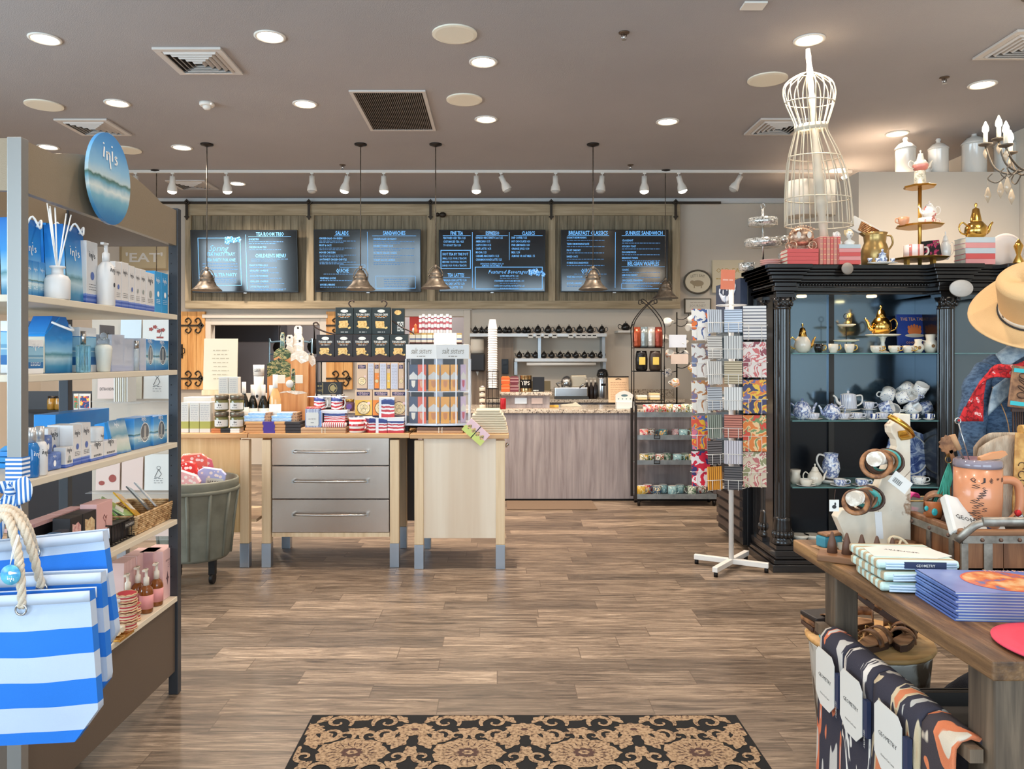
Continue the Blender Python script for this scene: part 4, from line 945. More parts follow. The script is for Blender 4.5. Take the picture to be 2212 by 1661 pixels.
 # closed unit near the walkway
i3 = thing('panelled_island','pale birch kitchen island with a closed end panel beside the walkway','kitchen island',(0,0,0))
YJ = 5.16
obj('worktop',MB().box(X(885,YJ)+.003,X(1099,YJ),YJ-.02,YJ+.64,.889,ZI),BIRX,i3,bev=.004)
BIRP = mat('birch_panel',(222,204,180),.5,pat=('noise',.9,[(.35,(214,192,166)),(.6,(228,212,190))],(6,1,.3)))
for a in(905,1081):leg(X(a,YJ),YJ,i3); leg(X(a,YJ),YJ+.55,i3)
obj('end_panel',MB().box(X(915,YJ),X(1071,YJ),YJ+.01,YJ+.03,Z(1163,YJ),.888),BIRP,i3)
obj('carcass',MB().box(X(915,YJ),X(1071,YJ),YJ+.03,YJ+.56,Z(1163,YJ),.888),BIRP,i3)
obj('side_knob',MB().sph((X(1096,YJ),YJ+.06,Z(962,YJ)),.012,10).tube([(X(1094,YJ),YJ+.06,Z(962,YJ)),(X(1094,YJ),YJ+.06,Z(962,YJ)-.02)],.006,6),CHROME,i3)
# left unit, partly behind the cosmetics shelf
i1 = thing('open_island','birch kitchen island behind the grey wheeled tub','kitchen island',(0,0,0))
a0,a1 = X(250,YI),X(537,YI)-.003
obj('worktop',MB().box(a0,a1,YI-.02,YI+.60,.889,ZI),BIRX,i1,bev=.004)
leg(X(528,YI),YI,i1); leg(X(528,YI),YI+.5,i1); leg(X(262,YI),YI,i1)
obj('side_panel',MB().box(a0+.02,X(515,YI),YI+.03,YI+.05,.235,.888),mat('honey_birch',(214,172,118),.5,pat=('wood','Z',(200,156,104),(216,174,120),(228,192,140),1.0)),i1)
obj('inner_shelf',MB().box(a0+.02,X(548,YI),YI+.06,YI+.52,.30,.32),BIRCH,i1)
# ----------------------------------------------------------------- helpers for goods standing on the islands
def fbox(nm,lb,cat,x0,x1,y,zb,h,dp,m,grp=None,rz=0,rot=None,bev=.0015):
 """carton whose front spans photo columns x0..x1 at depth y"""
 w = (x1-x0)*y/FPX
 return solo(nm,MB().box(-w/2,w/2,0,dp,0,h),m,lb,cat,(X((x0+x1)/2,y),y,zb),rz,grp,bev,rot=rot)
def hpx(p,y):return p*y/FPX
Z0 = ZI+.0005
# nutrition cartons with green band
CT = mat('tall_white_carton',(214,210,200),.6,pat=('band',[(0,(214,210,200)),(.13,(170,168,84)),(.37,(214,210,200)),(1,(214,210,200))]))
def carton_print(par,w,h,seed,z0=.42,n=9,c=None):
 f = MB(); [bars(f,-w/2+.008,w/2-.008,h*z0+k*(h*(.96-z0))/n,.0022,-.0012,0,seed+k,None,.02,.004)for k in range(n)]
 obj('fine_print',f,c or mat('grey_print',(150,150,158),.7),par)
for i,(a,b_)in enumerate(((391,407),(409.5,430),(431,454))):
 o = fbox('snack_carton','tall white carton with a green band at the island end, %s'%nth(i,3),'carton',a,b_,5.24,Z0,hpx(65,5.24),.12,CT,'green-banded cartons')
 carton_print(o,(b_-a)*5.24/FPX,hpx(65,5.24),i)
solo('flat_carton',MB().box(-.10,.10,0,.14,0,.235),mat('plain_white_carton',(210,205,195),.6),'plain white carton with a slanted top behind the green-banded cartons','carton',(X(430,5.45),5.42,Z0),bev=.002)
# grey-lidded jars 2 x 2 with coasters below and label boxes on top
CO = [((198,120,70),'terracotta'),((40,38,40),'black'),((234,228,220),'white')]
for i,(c,nm)in enumerate(CO):
 for k in range(2):solo('wrapped_bar',MB().box(-.032,.032,0,.09,0,.0145),mat('bar_'+nm,c,.5),'%s wrapped bar under the grey-lidded jars, %s one'%(nm,('lower','upper')[k]),'bar',(X(466+i*20.5,5.22),5.22,Z0+k*.015),group='wrapped bars under the jars',bev=.002)
JL = mat('pewter_lid',(120,110,96),.35,.6); JG = mat('olive_brine',(108,104,60),.15,coat=.5)
for r_ in range(2):
 for c in range(2):
  j = thing('pickle_jar','squat jar with pewter lid and white label, %s row, %s'%(('lower','upper')[r_],('towards the cartons','towards the wine bottles')[c]),'jar',(X(478+33*c,5.26),5.27,Z0+.0305+r_*.118),group='pewter-lidded jars')
  obj('glass_body',MB().lathe([(.040,0),(.047,.006),(.047,.07),(.042,.08)],20),JG,j)
  obj('lid',MB().lathe([(.044,.08),(.048,.083),(.048,.105),(.045,.112),(.03,.114)],20),JL,j)
  f = MB().lathe([(.0475,.012),(.0475,.058)],16,a0=PI*1.08,a1=PI*1.92); obj('label',f,PAPER,j)
  f = MB(); [disc(f,.004*math.cos(q*2.1)*2,.042+.003*math.sin(q*2.1),.004,.004,0,0,8)for q in range(3)]; bars(f,-.02,.02,.024,.003,0,0,3); f.v = [(p[0],-math.sqrt(max(1e-9,.0482**2-p[0]**2)),p[2])for p in f.v]; obj('label_print',f,INK,j)
for i in range(2):
 o = fbox('label_box','small white box of printed facts on top of the jars, %s'%('towards the cartons','towards the bottles')[i],'box',472+21.5*i,492.5+21.5*i,5.28,Z0+.0305+.236,hpx(36,5.28),.06,mat('plain_white_carton'),'label boxes on the jars')
 carton_print(o,.064,hpx(36,5.28),30+i,.1,7)
 # leaning menu sheet
ms = thing('menu_sheet','large cream sheet with centred verse leaning behind the jars','sheet',(X(468,5.55),5.60,Z0),rot=(-.06,0,.02))
obj('sheet',MB().box(-.125,.125,0,.006,0.28,.66),mat('cream_sheet',(206,199,176),.7),ms,bev=.001); obj('easel_foot',MB().prism([(0.007,0),(.09,0),(.007,.5)],-.02,.02,'YZ').box(-.13,.13,-.012,.02,.24,.279),BIRCH,ms)
f = MB(); [bars(f,-.05-.006*(k%3),.05+.006*(k%3),.36+k*.03,.006,-.0012,0,60+k,None,.03,.008)for k in range(8)]; obj('verse_lettering',f,mat('tan_ink',(176,164,140),.7),ms)
# wine bottles
WB = mat('dark_wine_glass',(20,22,18),.08,coat=.6)
def bottle(lb,a,y,top,lab=PAPER,glass=WB,cap=WHITE,r=.034,grp='dark wine bottles behind the blue books'):
 h = Z(top,y)-Z0; b = thing('wine_bottle',lb,'bottle',(X(a,y),y,Z0),group=grp)
 obj('bottle_glass',MB().lathe([(r*.9,0),(r,.006),(r,h*.56),(r*.75,h*.66),(r*.38,h*.76),(r*.36,h*.97)],20),glass,b)
 obj('capsule',MB().lathe([(r*.4,h*.76),(r*.43,h*.775),(r*.43,h),(r*.1,h)],14),cap,b)
 obj('label',MB().lathe([(r*1.012,h*.12),(r*1.012,h*.48)],20),lab,b)
 return b
bottle('dark wine bottle with white capsule beside the jars',527,5.42,825); bottle('dark wine bottle with white capsule behind the first blue books',546,5.46,831)
bottle('dark wine bottle with white capsule in front of the tapered white sleeve',569,5.46,831); bottle('dark wine bottle half hidden behind the rose bottle',586,5.50,832)
rb = bottle('clear bottle of golden rose wine with a tall white label',594.5,5.36,809,PAPER,mat('rose_glass',(222,170,110),.08,coat=.6),WHITE,.040,None)
# tapered sleeve and grey handled thing
sl = thing('paper_sleeve','tall tapered white sleeve with a black seal behind the wine bottles','sleeve',(X(559,5.6),5.6,Z0+.125))
obj('sleeve',MB().lathe([(.012,.04),(.03,.09),(.036,.26)],18),WHITE,sl); obj('cuff',MB().lathe([(.038,.262),(.040,.34)],18),mat('grey_cuff',(222,218,210),.6),sl); f = MB(); text(f,'CLEBER',0,.29,.022,.05,'C',0,0); disc(f,.0,.11,.010,.012); f.v = [(p[0],-math.sqrt(max(1e-9,.0412**2-p[0]**2)),p[2])for p in f.v]; obj('lettering',f,INK,sl)
obj('stand',MB().cyl((0,0,-.125),.035,.17,14,r2=.012),BLACKM,sl)
# cutting boards
def board(lb,a,y,w,h,hw,hh,m,resin=None,rz=0,rx=-.08,dz=.0,grp='resin cutting boards',hm=None):
 rb = dz or .55; b = thing('cutting_board',lb,'cutting board',(X(a,y),y,Z0),group=grp,rot=(-.03,0,rz))
 P = [(-w/2,0),(w/2,0),(w/2,h*.94),(w*.32,h*.985),(hw,h),(hw,h+hh*.8),(hw*.5,h+hh),(-hw*.5,h+hh),(-hw,h+hh*.8),(-hw,h),(-w*.32,h*.985),(-w/2,h*.94)]
 obj('board',MB().prism([p for p in P if p[1]<=h+1e-6],0,.018),m,b,bev=.003)
 obj('handle',MB().prism([(-hw,h-.002),(hw,h-.002),(hw*1.0,h+hh*.75),(hw*.6,h+hh),(-hw*.6,h+hh),(-hw,h+hh*.75)],.0,.018),hm or resin or m,b,bev=.003)
 if resin:obj('resin_band',MB().prism([(-w/2-.001,h*rb),(-w*.2,h*(rb+.03)),(w*.1,h*(rb-.03)),(w/2+.001,h*(rb+.01)),(w/2+.001,h*.94),(w*.32,h*.985),(hw,h+.001),(-hw,h+.001),(-w*.32,h*.985),(-w/2-.001,h*.94)],-.001,.019),resin,b)
 obj('hang_hole',MB().lathe([(.004,0),(.008,0),(.008,.002),(.004,.002)],12,(0,-.0015,h+hh*.72),axis='Y'),mat('hole_dark',(50,44,40),.6),b)
 return b
GR = mat('green_resin',(52,78,54),.12,coat=.6,pat=('noise',14,[(.3,(24,44,34)),(.46,(54,88,58)),(.53,(196,176,120)),(.56,(44,70,50)),(.8,(30,50,40))],(1,1,2),1.5)); WR = mat('white_resin',(228,220,208),.2,coat=.4,pat=('noise',9,[(.35,(232,226,214)),(.52,(206,190,170)),(.6,(236,230,222))],(1,1,2),1.5))
AC = mat('acacia',(204,140,84),.5,pat=('wood','Z',(184,118,66),(206,144,88),(222,166,112),1.4))
board('acacia cutting board with a green resin band, tallest of the green ones',608,5.66,.125,.59,.016,.12,AC,GR,dz=.87)
board('wide acacia board with broad green resin middle behind the rose bottle',601,5.62,.17,.50,.02,.01,AC,GR,dz=.75)
board('tall acacia board with white resin top and handle beside the dark cracker boxes',646,5.60,.13,.57,.022,.10,AC,WR,dz=.86)
board('tall narrow white board handle rising behind the acacia boards',642,5.72,.085,.70,.03,.06,WR,None)
board('small board with white handle and round hole between the two tall boards',624,5.70,.06,.62,.026,.07,WR,None)
board('acacia board leaning at the edge beside the dark cracker boxes',671,5.64,.06,.53,.015,.02,AC,WR,dz=.88)
fb = board('front acacia board with pale stripe, white resin edge and curved green handle',632,5.50,.21,.278,.014,.16,AC,WR,dz=.93,hm=GR)
solo('round_tag',MB().lathe([(.001,0),(.028,0),(.028,.003),(.001,.003)],18,axis='Y'),PAPER,'round white paper tag hanging on the front board handle','tag',(X(627,5.47),5.455,Z(829,5.47)))
for i in range(2):fbox('twine_tag','small folded linen tag on the acacia boards, %s'%('beside the rose bottle','beside the flag mugs')[i],'tag',600+38*i,616+38*i,5.5,Z(828,5.5),hpx(18,5.5),.002,mat('linen_tag',(224,214,196),.8),'linen tags on the boards')
# book stacks
KR = mat('kraft_spine',(206,150,98),.6); PUR = mat('purple_band',(74,52,140),.5); BKC = mat('charcoal_cover',(52,46,46),.6); BLU = mat('denim_blue',(146,180,214),.6,pat=('noise',30,[(.35,(120,158,200)),(.6,(176,204,228))],(1,1,6)))
def notebook(lb,x0,x1,y,zb,h,d,mode,grp,rz=0):
 w = (x1-x0)*y/FPX; b = thing('notebook',lb,'notebook',(X((x0+x1)/2,y),y,zb),rz,grp)
 if mode=='kraft':
  obj('cover',MB().box(-w/2,w*.22,0,d,0,h),KR,b,bev=.004); obj('charcoal_corner',MB().box(w*.22,w/2,-.001,d,0,h),BKC,b,bev=.003,label='charcoal end of the cover')
  obj('purple_spine_band',MB().box(-w*.18,w*.03,-.0015,.03,-.0003,h+.0003),PUR,b,label='purple spine band')
 else:
  obj('cover',MB().box(-w/2,w*.28,0,d,0,h),BLU,b,bev=.004); obj('patterned_end',MB().box(w*.28,w/2,-.001,d,0,h),mat('woven_end',(150,116,90),.7,pat=('noise',60,[(.35,(96,70,60)),(.5,(190,150,110)),(.65,(120,84,80))])),b)
 return b
nb = ['bottom','second from the bottom','third from the bottom','top']
for k in range(4):notebook('kraft notebook with purple spine band, %s of its stack'%nb[k],531-(k%2)*2,650-(k>2)*2,5.20,Z0+k*.0195,.019,.15,'kraft','purple-banded notebooks')
zq = Z0+4*.0195
for k in range(3):notebook('sky blue notebook in the pile nearer the wine bottles, %s'%['bottom','middle','top'][k],527+(9 if k==2 else 0),584,5.22+.02*k,zq+k*.0195,.019,.13,'blue','blue notebooks beside the bottles')
for k in range(3):notebook('sky blue notebook in the pile under the front board, %s'%['bottom','middle','top'][k],586+(12 if k==2 else 0),642,5.22+.02*k,zq+k*.0195,.019,.13,'blue','blue notebooks under the boards')
TK = mat('tan_notebook',(190,150,114),.6)
for k in range(2):
 for q,(x0,x1,nm)in enumerate(((648,747,'under the flag mug boxes'),(900,1000,'under the pouch spinner'))):
  b = fbox('tan_notebook','tan notebook with pale twin ties %s, %s one'%(nm,('lower','upper')[k]),'notebook',x0,x1,5.20,Z0+k*.0185,.018,.16,TK if q==0 or k==0 else mat('brown_notebook',(112,84,70),.6),'tan notebooks on the islands',bev=.004)
  obj('ties',MB().box(-.01,-.004,-.0012,.05,-.0002,.0183).box(.012,.018,-.0012,.05,-.0002,.0183),CREAM,b)
zk = Z0+.0372
# striped towel packs and flag ware
gp = fbox('towel_pack','folded navy and white tea towel pack labelled GEOMETRY beside the flag mugs','towel',659,690,5.22,zk,hpx(40,5.22),.06,mat('navy_stripe_cloth',(70,92,140),.8,pat=('stripe','X',.008,.5,(60,80,130),(226,230,238))))
f = MB(); f.prism([(-.042,.02),(-.036,.012),(.036,.012),(.042,.02),(.042,.095),(.036,.103),(-.036,.103),(-.042,.095)],-.003,-.001); obj('card_label',f,PAPER,gp); f = MB(); text(f,'GEOMETRY',0,.055,.007,.055,'C',0,-.0035); bars(f,-.01,.012,.032,.003,-.0035); obj('lettering',f,INK,gp)
obj('red_fold',MB().box(-.045,.05,.005,.055,.128,.14),mat('red_dotted_cloth',(214,96,92),.8,pat=('spots',160,(214,90,86),(240,220,214),.3)),gp,bev=.004)
obj('side_fold',MB().box(.050,.062,.0,.06,.0,.115),mat('pale_blue_cloth',(176,198,226),.8,pat=('stripe','Y',.01,.5,(120,150,200),(226,232,240))),gp,bev=.004)
FLAG = mat('flag_print',(200,60,70),.35,pat=('band',[(0,(196,52,60)),(.12,(238,234,232)),(.24,(196,52,60)),(.36,(238,234,232)),(.48,(196,52,60)),(.58,(232,232,236)),(.66,(52,66,128)),(.8,(60,76,140)),(.92,(224,226,234))],'CONSTANT',.75,7))
ch = fbox('checked_towel','rolled red and white checked towel under the flag mug box','towel',694,746,5.21,zk,.034,.07,mat('red_check',(176,60,62),.8,pat=('stripe','X',.0145,.5,(176,60,62),(240,232,226))),bev=.012)
zc2 = zk+.0345
bxo = fbox('gift_box','white-lidded flag pattern gift box under the two flag mugs','box',700,745,5.25,zc2,.062,.10,FLAG); obj('lid',MB().box(-.088,.088,-.004,.10,.0625,.083),mat('box_white',(232,232,236),.5),bxo,bev=.002)
for k in range(2):
 m_ = mug('white mug with waving flag print on the gift box, %s'%('beside the towel pack','beside the jam jars')[k],(X(690+37*k,5.3),5.31,zc2+.084),.040,.086,FLAG,rz=-.3,group='flag mugs on the box',handle=CERAM)
solo('mug_rack_top',MB().box(-.14,.14,-.03,.05,.0,.004),mat('box_white'),'white card lid resting on the two flag mugs','lid',(X(708,5.3),5.31,zc2+.1705))
for k in range(2):m_ = mug('tall mug in red and white hoops, %s'%('in front','behind its twin')[k],(X(769+14*k,5.22),5.24+.10*k,Z0),.052,.108,mat('hoop_glaze',(196,44,50),.2,coat=.5,pat=('stripe','Z',.031,.5,(196,44,50),(240,234,228),.018)),rz=-.5,group='red hooped mugs',inner=mat('navy_inside',(44,56,96),.3))
for k,(x0,x1,lb,rz)in enumerate(((797,812,'slim flag gift box edge-on beside the hooped mugs',.5),(812,836,'flag gift box with a white side panel beside the hooped mugs',0),(837,872,'flag gift box with red stripes at the end of the front row',0))):
 b = fbox('gift_box',lb,'box',x0,x1,5.21+.02*(k==0),Z0,hpx(33,5.21),.09,FLAG,'flag gift boxes in front',rz=rz)
 if k:w = (x1-x0)*5.21/FPX; obj('lid_panel',MB().box(-w/2-.001,-w/2+.018,-.002,.091,0,hpx(33,5.21))if k==1 else MB().box(-w/2-.001,w/2+.001,-.002,.091,hpx(33,5.21)*.78,hpx(33,5.21)+.001),mat('box_white'),b)
 # chocolate, garlic card and jam jars
ZS = Z(823,5.5)
sh2 = thing('display_stand','black iron display stand with scrolled arms holding the cracker boxes','stand',(0,0,0))
y = 5.42
f = MB()
for a in(684,880):f.tube([(X(a,y),y,Z0),(X(a,y),y,Z(778,y))],.006,6); f.tube([(X(a,y),y+.14,Z0),(X(a,y),y+.14,Z(778,y))],.006,6)
obj('post',f,BLACKM,sh2)
obj('lower_shelf',MB().box(X(682,y),X(882,y),y,y+.15,Z(780,y)-.008,Z(780,y)),BLACKM,sh2)
obj('front_lip',MB().prism([(X(682,y),Z(780,y)),(X(880,y),Z(780,y)),(X(880,y),Z(771,y)),(X(860,y),Z(764,y)),(X(842,y),Z(771,y)),(X(820,y),Z(764,y)),(X(802,y),Z(771,y)),(X(782,y),Z(764,y)),(X(763,y),Z(771,y)),(X(741,y),Z(764,y)),(X(722,y),Z(771,y)),(X(702,y),Z(764,y)),(X(682,y),Z(771,y))],y-.008,y-.004),mat('iron_lip',(62,44,42),.5,.3),sh2)
f = MB()
for s,c in((1,763),(-1,800)):
 f.tube(lerp_path([(X(763+s*-40,y),y+.06,Z(722,y)),(X(763-s*65,y),y+.06,Z(716,y)),(X(763-s*86,y),y+.06,Z(706,y)),(X(763-s*90,y),y+.06,Z(698,y)),(X(763-s*83,y),y+.06,Z(696,y)),(X(763-s*79,y),y+.06,Z(701,y))],5),.006,6)if s==1 else f.tube(lerp_path([(X(845,y),y+.06,Z(692,y)),(X(865,y),y+.06,Z(706,y)),(X(886,y),y+.06,Z(716,y)),(X(893,y),y+.06,Z(722,y))],5),.005,6)
for xx,s in((755,1),(828,-1)):
 f.tube(lerp_path([(X(xx,y),y+.06,Z(662,y)),(X(xx-s*5,y),y+.06,Z(655,y)),(X(xx-s*2,y),y+.06,Z(649,y)),(X(xx+s*5,y),y+.06,Z(648,y)),(X(xx+s*6,y),y+.06,Z(652,y))],4),.005,6)
obj('scroll',f,mat('iron_scroll',(70,56,50),.5,.5),sh2)
obj('upper_shelf',MB().box(X(724,y),X(880,y),y+.03,y+.15,Z(721,y)-.004,Z(721,y)),BLACKM,sh2)
CK = mat('cracker_green',(36,44,42),.5); CKB = mat('cracker_black',(44,38,38),.5); CRI = mat('cracker_gold',(232,184,106),.6,pat=('noise',60,[(.35,(206,146,70)),(.6,(244,206,134))])); CTX = mat('cracker_white',(230,226,216),.6); COR = mat('orange_caption',(214,140,70),.6)
def cracker(lb,x0,x1,zb,yy,top,m,kind,grp):
 w = (x1-x0)*yy/FPX-.003; h = top-zb-.001
 b = fbox('cracker_box',lb,'box',x0+.5,x1-.5,yy,zb+.0005,h,.05,m,grp)
 f = MB(); disc(f,0,h*.86,w*.21,h*.062,-.0012); text(f,'TUSCAN CRISPS',0,h*.69,h*.075,w*.76,'C',.03,-.0012); bars(f,-w*.22,w*.22,h*.60,h*.02,-.0012,0,int(x0),None,.02)
 bars(f,-w*.2,w*.2,h*.06,h*.02,-.0012,0,int(x0)+3,None,.02); obj('lettering',f,CTX,b)
 f = MB(); bars(f,-w*.32,w*.32,h*.645,h*.02,-.0012,0,int(x0)+9,None,.02); obj('caption',f,COR,b)
 f = MB(); R = random.Random(int(x0))
 for k in range(6):
  a = R.uniform(-.6,.6); u = -w*.04+R.uniform(-.05,.05)*w; v = h*(.25+.042*k); hw,hh = w*.25,h*.03
  pts = [(u-hw,v-hh),(u+hw,v-hh+a*hh),(u+hw*.96,v+hh+a*hh),(u-hw*.96,v+hh)]; q = len(f.v); f.v+=[(p[0],-.0012-.0004*k,p[1])for p in pts]; f.face((q,q+1,q+2,q+3),0)
 [disc(f,w*(.26+.04*k),h*(.22+.02*k),w*.06,h*.035,-.0036-.0003*k,0,10)for k in range(2)]
 obj('cracker_picture',f,CRI,b)
 return b
zS = Z(780,y)
for k in range(5):cracker('black cracker box on the lower tier of the iron stand, %s'%['at the acacia board end','second from the acacia boards','in the middle','second from the pouch spinner','touching the pouch spinner'][k],683+39.7*k,722.7+39.7*k,zS,y+.01,Z(721.5,y)-.004,CKB if k<3 else CK,k,'cracker boxes, lower tier')
for k in range(3):cracker('dark green cracker box on the upper tier, %s'%['above the acacia boards','middle one','next to the turned box'][k],724+39.8*k,763.8+39.8*k,Z(721,y),y+.035,Z(663,y),CK,k,'cracker boxes, upper tier')
tb_ = fbox('cracker_box','turned green cracker box showing its back at the end of the upper tier','box',846,873,y+.06,Z(721,y)+.0005,hpx(56,y),.05,CK); f = MB(); [bars(f,-.005,.04,.02+.012*k,.008,-.0012,0,k,None,.02)for k in range(6)]; obj('facts_panel',f,CTX,tb_); f = MB(); disc(f,.0,.155,.026,.018,-.0012,0,10); obj('cracker_picture',f,CRI,tb_)
# shelf with chocolate bar box etc. under the stand
dk = fbox('chocolate_box','dark chocolate box with a gold round crest lying on its side under the cracker stand','box',682,738,5.46,Z0+.255,hpx(26,5.46),.05,mat('choc_dark',(40,38,40),.5))
f = MB(); disc(f,.03,.043,.032,.036,-.0012,0,24,None,.004); disc(f,.03,.043,.022,.024,-.0013,0,9,None,0,.2,5); quad(f,-.045,-.04,.004,.083,-.0012); obj('crest',f,mat('dull_gold',(168,148,96),.5),dk); f = MB(); text(f,'French',-.065,.02,.02,.05,'C',.01,-.0012); bars(f,-.09,-.05,.055,.008,-.0012); obj('lettering',f,mat('dull_gold'),dk)
solo('card_riser',MB().box(-.1,.1,0,.08,0,.16),mat('black_riser',(30,28,28),.6),'black riser block carrying the chocolate box and garlic card','riser',(X(708,5.47),5.49,Z0))
gc = fbox('handwritten_card','white card handwritten about roasted garlic','card',680,715,5.45,Z0+.161,hpx(27,5.45),.03,PAPER,bev=.001); f = MB(); text(f,'Roasted Garlic',0,.012,.020,.095,'C',0,-.0012,0,.2); bars(f,-.03,.04,.06,.004,-.0012,0,2); bars(f,-.05,.0,.07,.004,-.0012,0,3); obj('lettering',f,INK,gc)
for i,(a,c,yy,zz,nm)in enumerate(((735,(120,24,20),5.46,0.17,'small red jam jar with silver lid on the riser behind the flag mugs'),(756,(120,92,110),5.44,.135,'jar with a purple round label stacked behind the hooped mugs'),(748,(52,30,44),5.40,0,'dark purple jam jar beside the yellow cookie carton'),(766,(70,60,50),5.46,0,'brown-purple preserve jar under the purple-labelled jar'))):
 j = thing('jam_jar',nm,'jar',(X(a,yy),yy,Z0+zz),group='jam jars')
 obj('glass_body',MB().lathe([(.030,0),(.034,.006),(.034,.055),(.028,.068)],18),mat('jam_%d'%i,c,.12,coat=.6),j); obj('lid',MB().lathe([(.030,.068),(.031,.07),(.031,.084),(.02,.086)],18),CHROME if i==0 else mat('gold_lid',(190,160,90),.3,.8),j)
 if i==1:obj('label',MB().lathe([(.001,0),(.02,0)],18,(0,-.0345,.034),axis='Y'),mat('lilac_label',(140,110,190),.6),j)
solo('riser',MB().box(-.05,.09,0,.08,0,.134),mat('black_riser'),'low black riser under the purple-labelled jar','riser',(X(756,5.44)-.0,5.41,Z0))if False else None
# cookie cartons
CKC = mat('cookie_carton',(222,188,156),.6); NAV = mat('navy_panel',(46,46,84),.6)
def cookie(lb,x0,x1,yy,zb,h,top,grp,face=True):
 w = (x1-x0)*yy/FPX; b = fbox('cookie_carton',lb,'carton',x0,x1,yy,zb,h,.07,CKC,grp)
 if not face:
  carton_print(b,w,h,int(x0),.04,16); obj('pale_side',MB().box(-w/2+.003,w/2-.003,-.0008,.0,.004,h-.004),mat('facts_grey',(206,204,214),.6),b); return b
 f = MB(); quad(f,-w/2+.001,w/2-.001,h*.0,h*.62,-.0008); obj('colour_panel',f,top,b)
 f = MB(); quad(f,-w*.4,w*.36,h*.78,h*.92,-.001); quad(f,-w/2,w/2,0,h*.045,-.001); obj('navy_panel',f,NAV,b)
 f = MB(); text(f,'J.M.Bakers',-.001,h*.855,h*.05,w*.62,'C',.02,-.0016); text(f,'CLASSICS',-.001,h*.795,h*.045,w*.5,'C',.01,-.0016); disc(f,w*.3,h*.5,w*.09,w*.09,-.0016,0,14); obj('lettering',f,mat('pink_white',(240,206,206),.6),b)
 f = MB(); disc(f,0,h*.32,w*.37,w*.37,-.0012,0,28); obj('round_picture',f,mat('biscuit_cream',(240,212,156),.6,pat=('noise',60,[(.4,(236,206,146)),(.6,(250,230,186))])),b)
 f = MB(); disc(f,0,h*.32,w*.39,w*.39,-.0014,0,28,None,w*.035)
 for k in range(3):disc(f,w*.1*math.cos(2.1*k+.5),h*.32+w*.12*math.sin(2.1*k+.5),w*.13,w*.13,-.0015,0,18,None,w*.014)
 obj('round_outline',f,mat('brown_line',(96,62,50),.6),b)
YEL = mat('yolk_panel',(240,190,84),.6); ORP = mat('orange_panel',(238,138,62),.6); PCH = mat('peach_panel',(222,188,156),.6)
yy = 5.33; hb = hpx(58,yy)
solo('carton_riser',MB().box(X(766,yy),X(882,yy),yy-.005,yy+.085,0,Z(900,yy)-Z0),mat('black_riser'),'low dark riser under the row of cookie cartons','riser',(0,0,Z0))
zr_ = Z(900,yy)+.0005
for k,(t_,nm)in enumerate(((YEL,'yellow-panelled cookie carton behind the hooped mug'),(ORP,'orange-panelled cookie carton behind the standing flag box'),(PCH,'peach cookie carton next to the pouch spinner'))):cookie(nm,767+38.2*k,804+38.2*k,yy,zr_,hb,t_,'large cookie cartons')
zt_ = zr_+hb+.0005; hb2 = hpx(58,yy)
for k,(x0,x1,t_,fc,nm)in enumerate(((771,793,PCH,1,'narrow peach cookie carton at the end above the yellow one'),(794,808,None,0,'narrow carton turned to its facts side above the yellow one'),(809,819,ORP,1,'narrow orange cookie carton squeezed between two facts sides'),(820,835,None,0,'narrow carton turned to its facts side above the orange one'),(836,843,YEL,1,'thin sliver of yellow cookie carton in the upper row'),(844,860,None,0,'narrow carton turned to its facts side beside the pouch spinner'),(861,872,PCH,1,'narrow peach cookie carton touching the pouch spinner'))):cookie(nm,x0,x1,yy,zt_,hb2,t_,'narrow cookie cartons',bool(fc))
fs = fbox('gift_box','flag pattern gift box standing on its corner row before the orange cookie carton','box',822,852,5.25,Z0+hpx(33,5.21)+.001,hpx(42,5.25),.06,FLAG,None,rz=.12); obj('white_side',MB().box(-.058,-.042,-.002,.061,0,.134),mat('box_white'),fs)
# goods behind, above the pouch spinner
yy = 5.62
solo('tall_riser',MB().box(X(884,yy),X(1000,yy),yy-.02,yy+.10,0,Z(742,yy)-Z0),mat('black_riser'),'tall dark riser behind the pouch spinner','riser',(0,0,Z0))
zz = Z(742,yy)+.001
for k in range(9):fbox('tea_tin','small tan and blue striped tin on the tall riser, %s'%nth(k,9),'tin',885+12.6*k,896.5+12.6*k,yy,zz,hpx(22,yy),.04,mat('striped_tin',(216,196,160),.5,pat=('band',[(0,(120,70,60)),(.12,(236,226,206)),(.35,(100,120,160)),(.5,(236,226,206)),(.85,(196,160,90))])),'striped tins on the tall riser')
zz+=hpx(22,yy)+.001
RS = mat('red_stripe_pack',(236,232,230),.4,pat=('band',[(0,(236,232,230)),(.18,(170,60,70)),(.3,(236,232,230)),(.5,(196,90,96)),(.62,(236,232,230)),(.8,(160,50,66)),(.86,(236,232,230))],'CONSTANT',.12,30))
for k in range(11):fbox('stick_pack','slim red and white upright pack above the striped tins, %s'%nth(k,11),'packet',905+6.5*k,910.6+6.5*k,yy+.01*(k%3),zz,hpx(38+3*(k%2),yy),.03,RS,'slim upright packs')
solo('clear_riser',MB().box(-.08,.08,0,.06,0,hpx(24,5.5)),mat('pearl_acrylic',(222,222,220),.3),'frosted white block on top of the pouch spinner','block',(X(962,5.45),5.43,Z(744,5.45)+.001))
fg = thing('small_figurine','tiny orange and white figurine beside the upright packs','figurine',(X(898,yy),yy-.01,zz)); obj('body',MB().lathe([(.012,0),(.016,.02),(.008,.045),(.011,.055),(.001,.068)],12),mat('fig_orange',(214,120,60),.5),fg); obj('wing',MB().sph((-.014,0,.02),.012,10,sz=1.6),WHITE,fg)
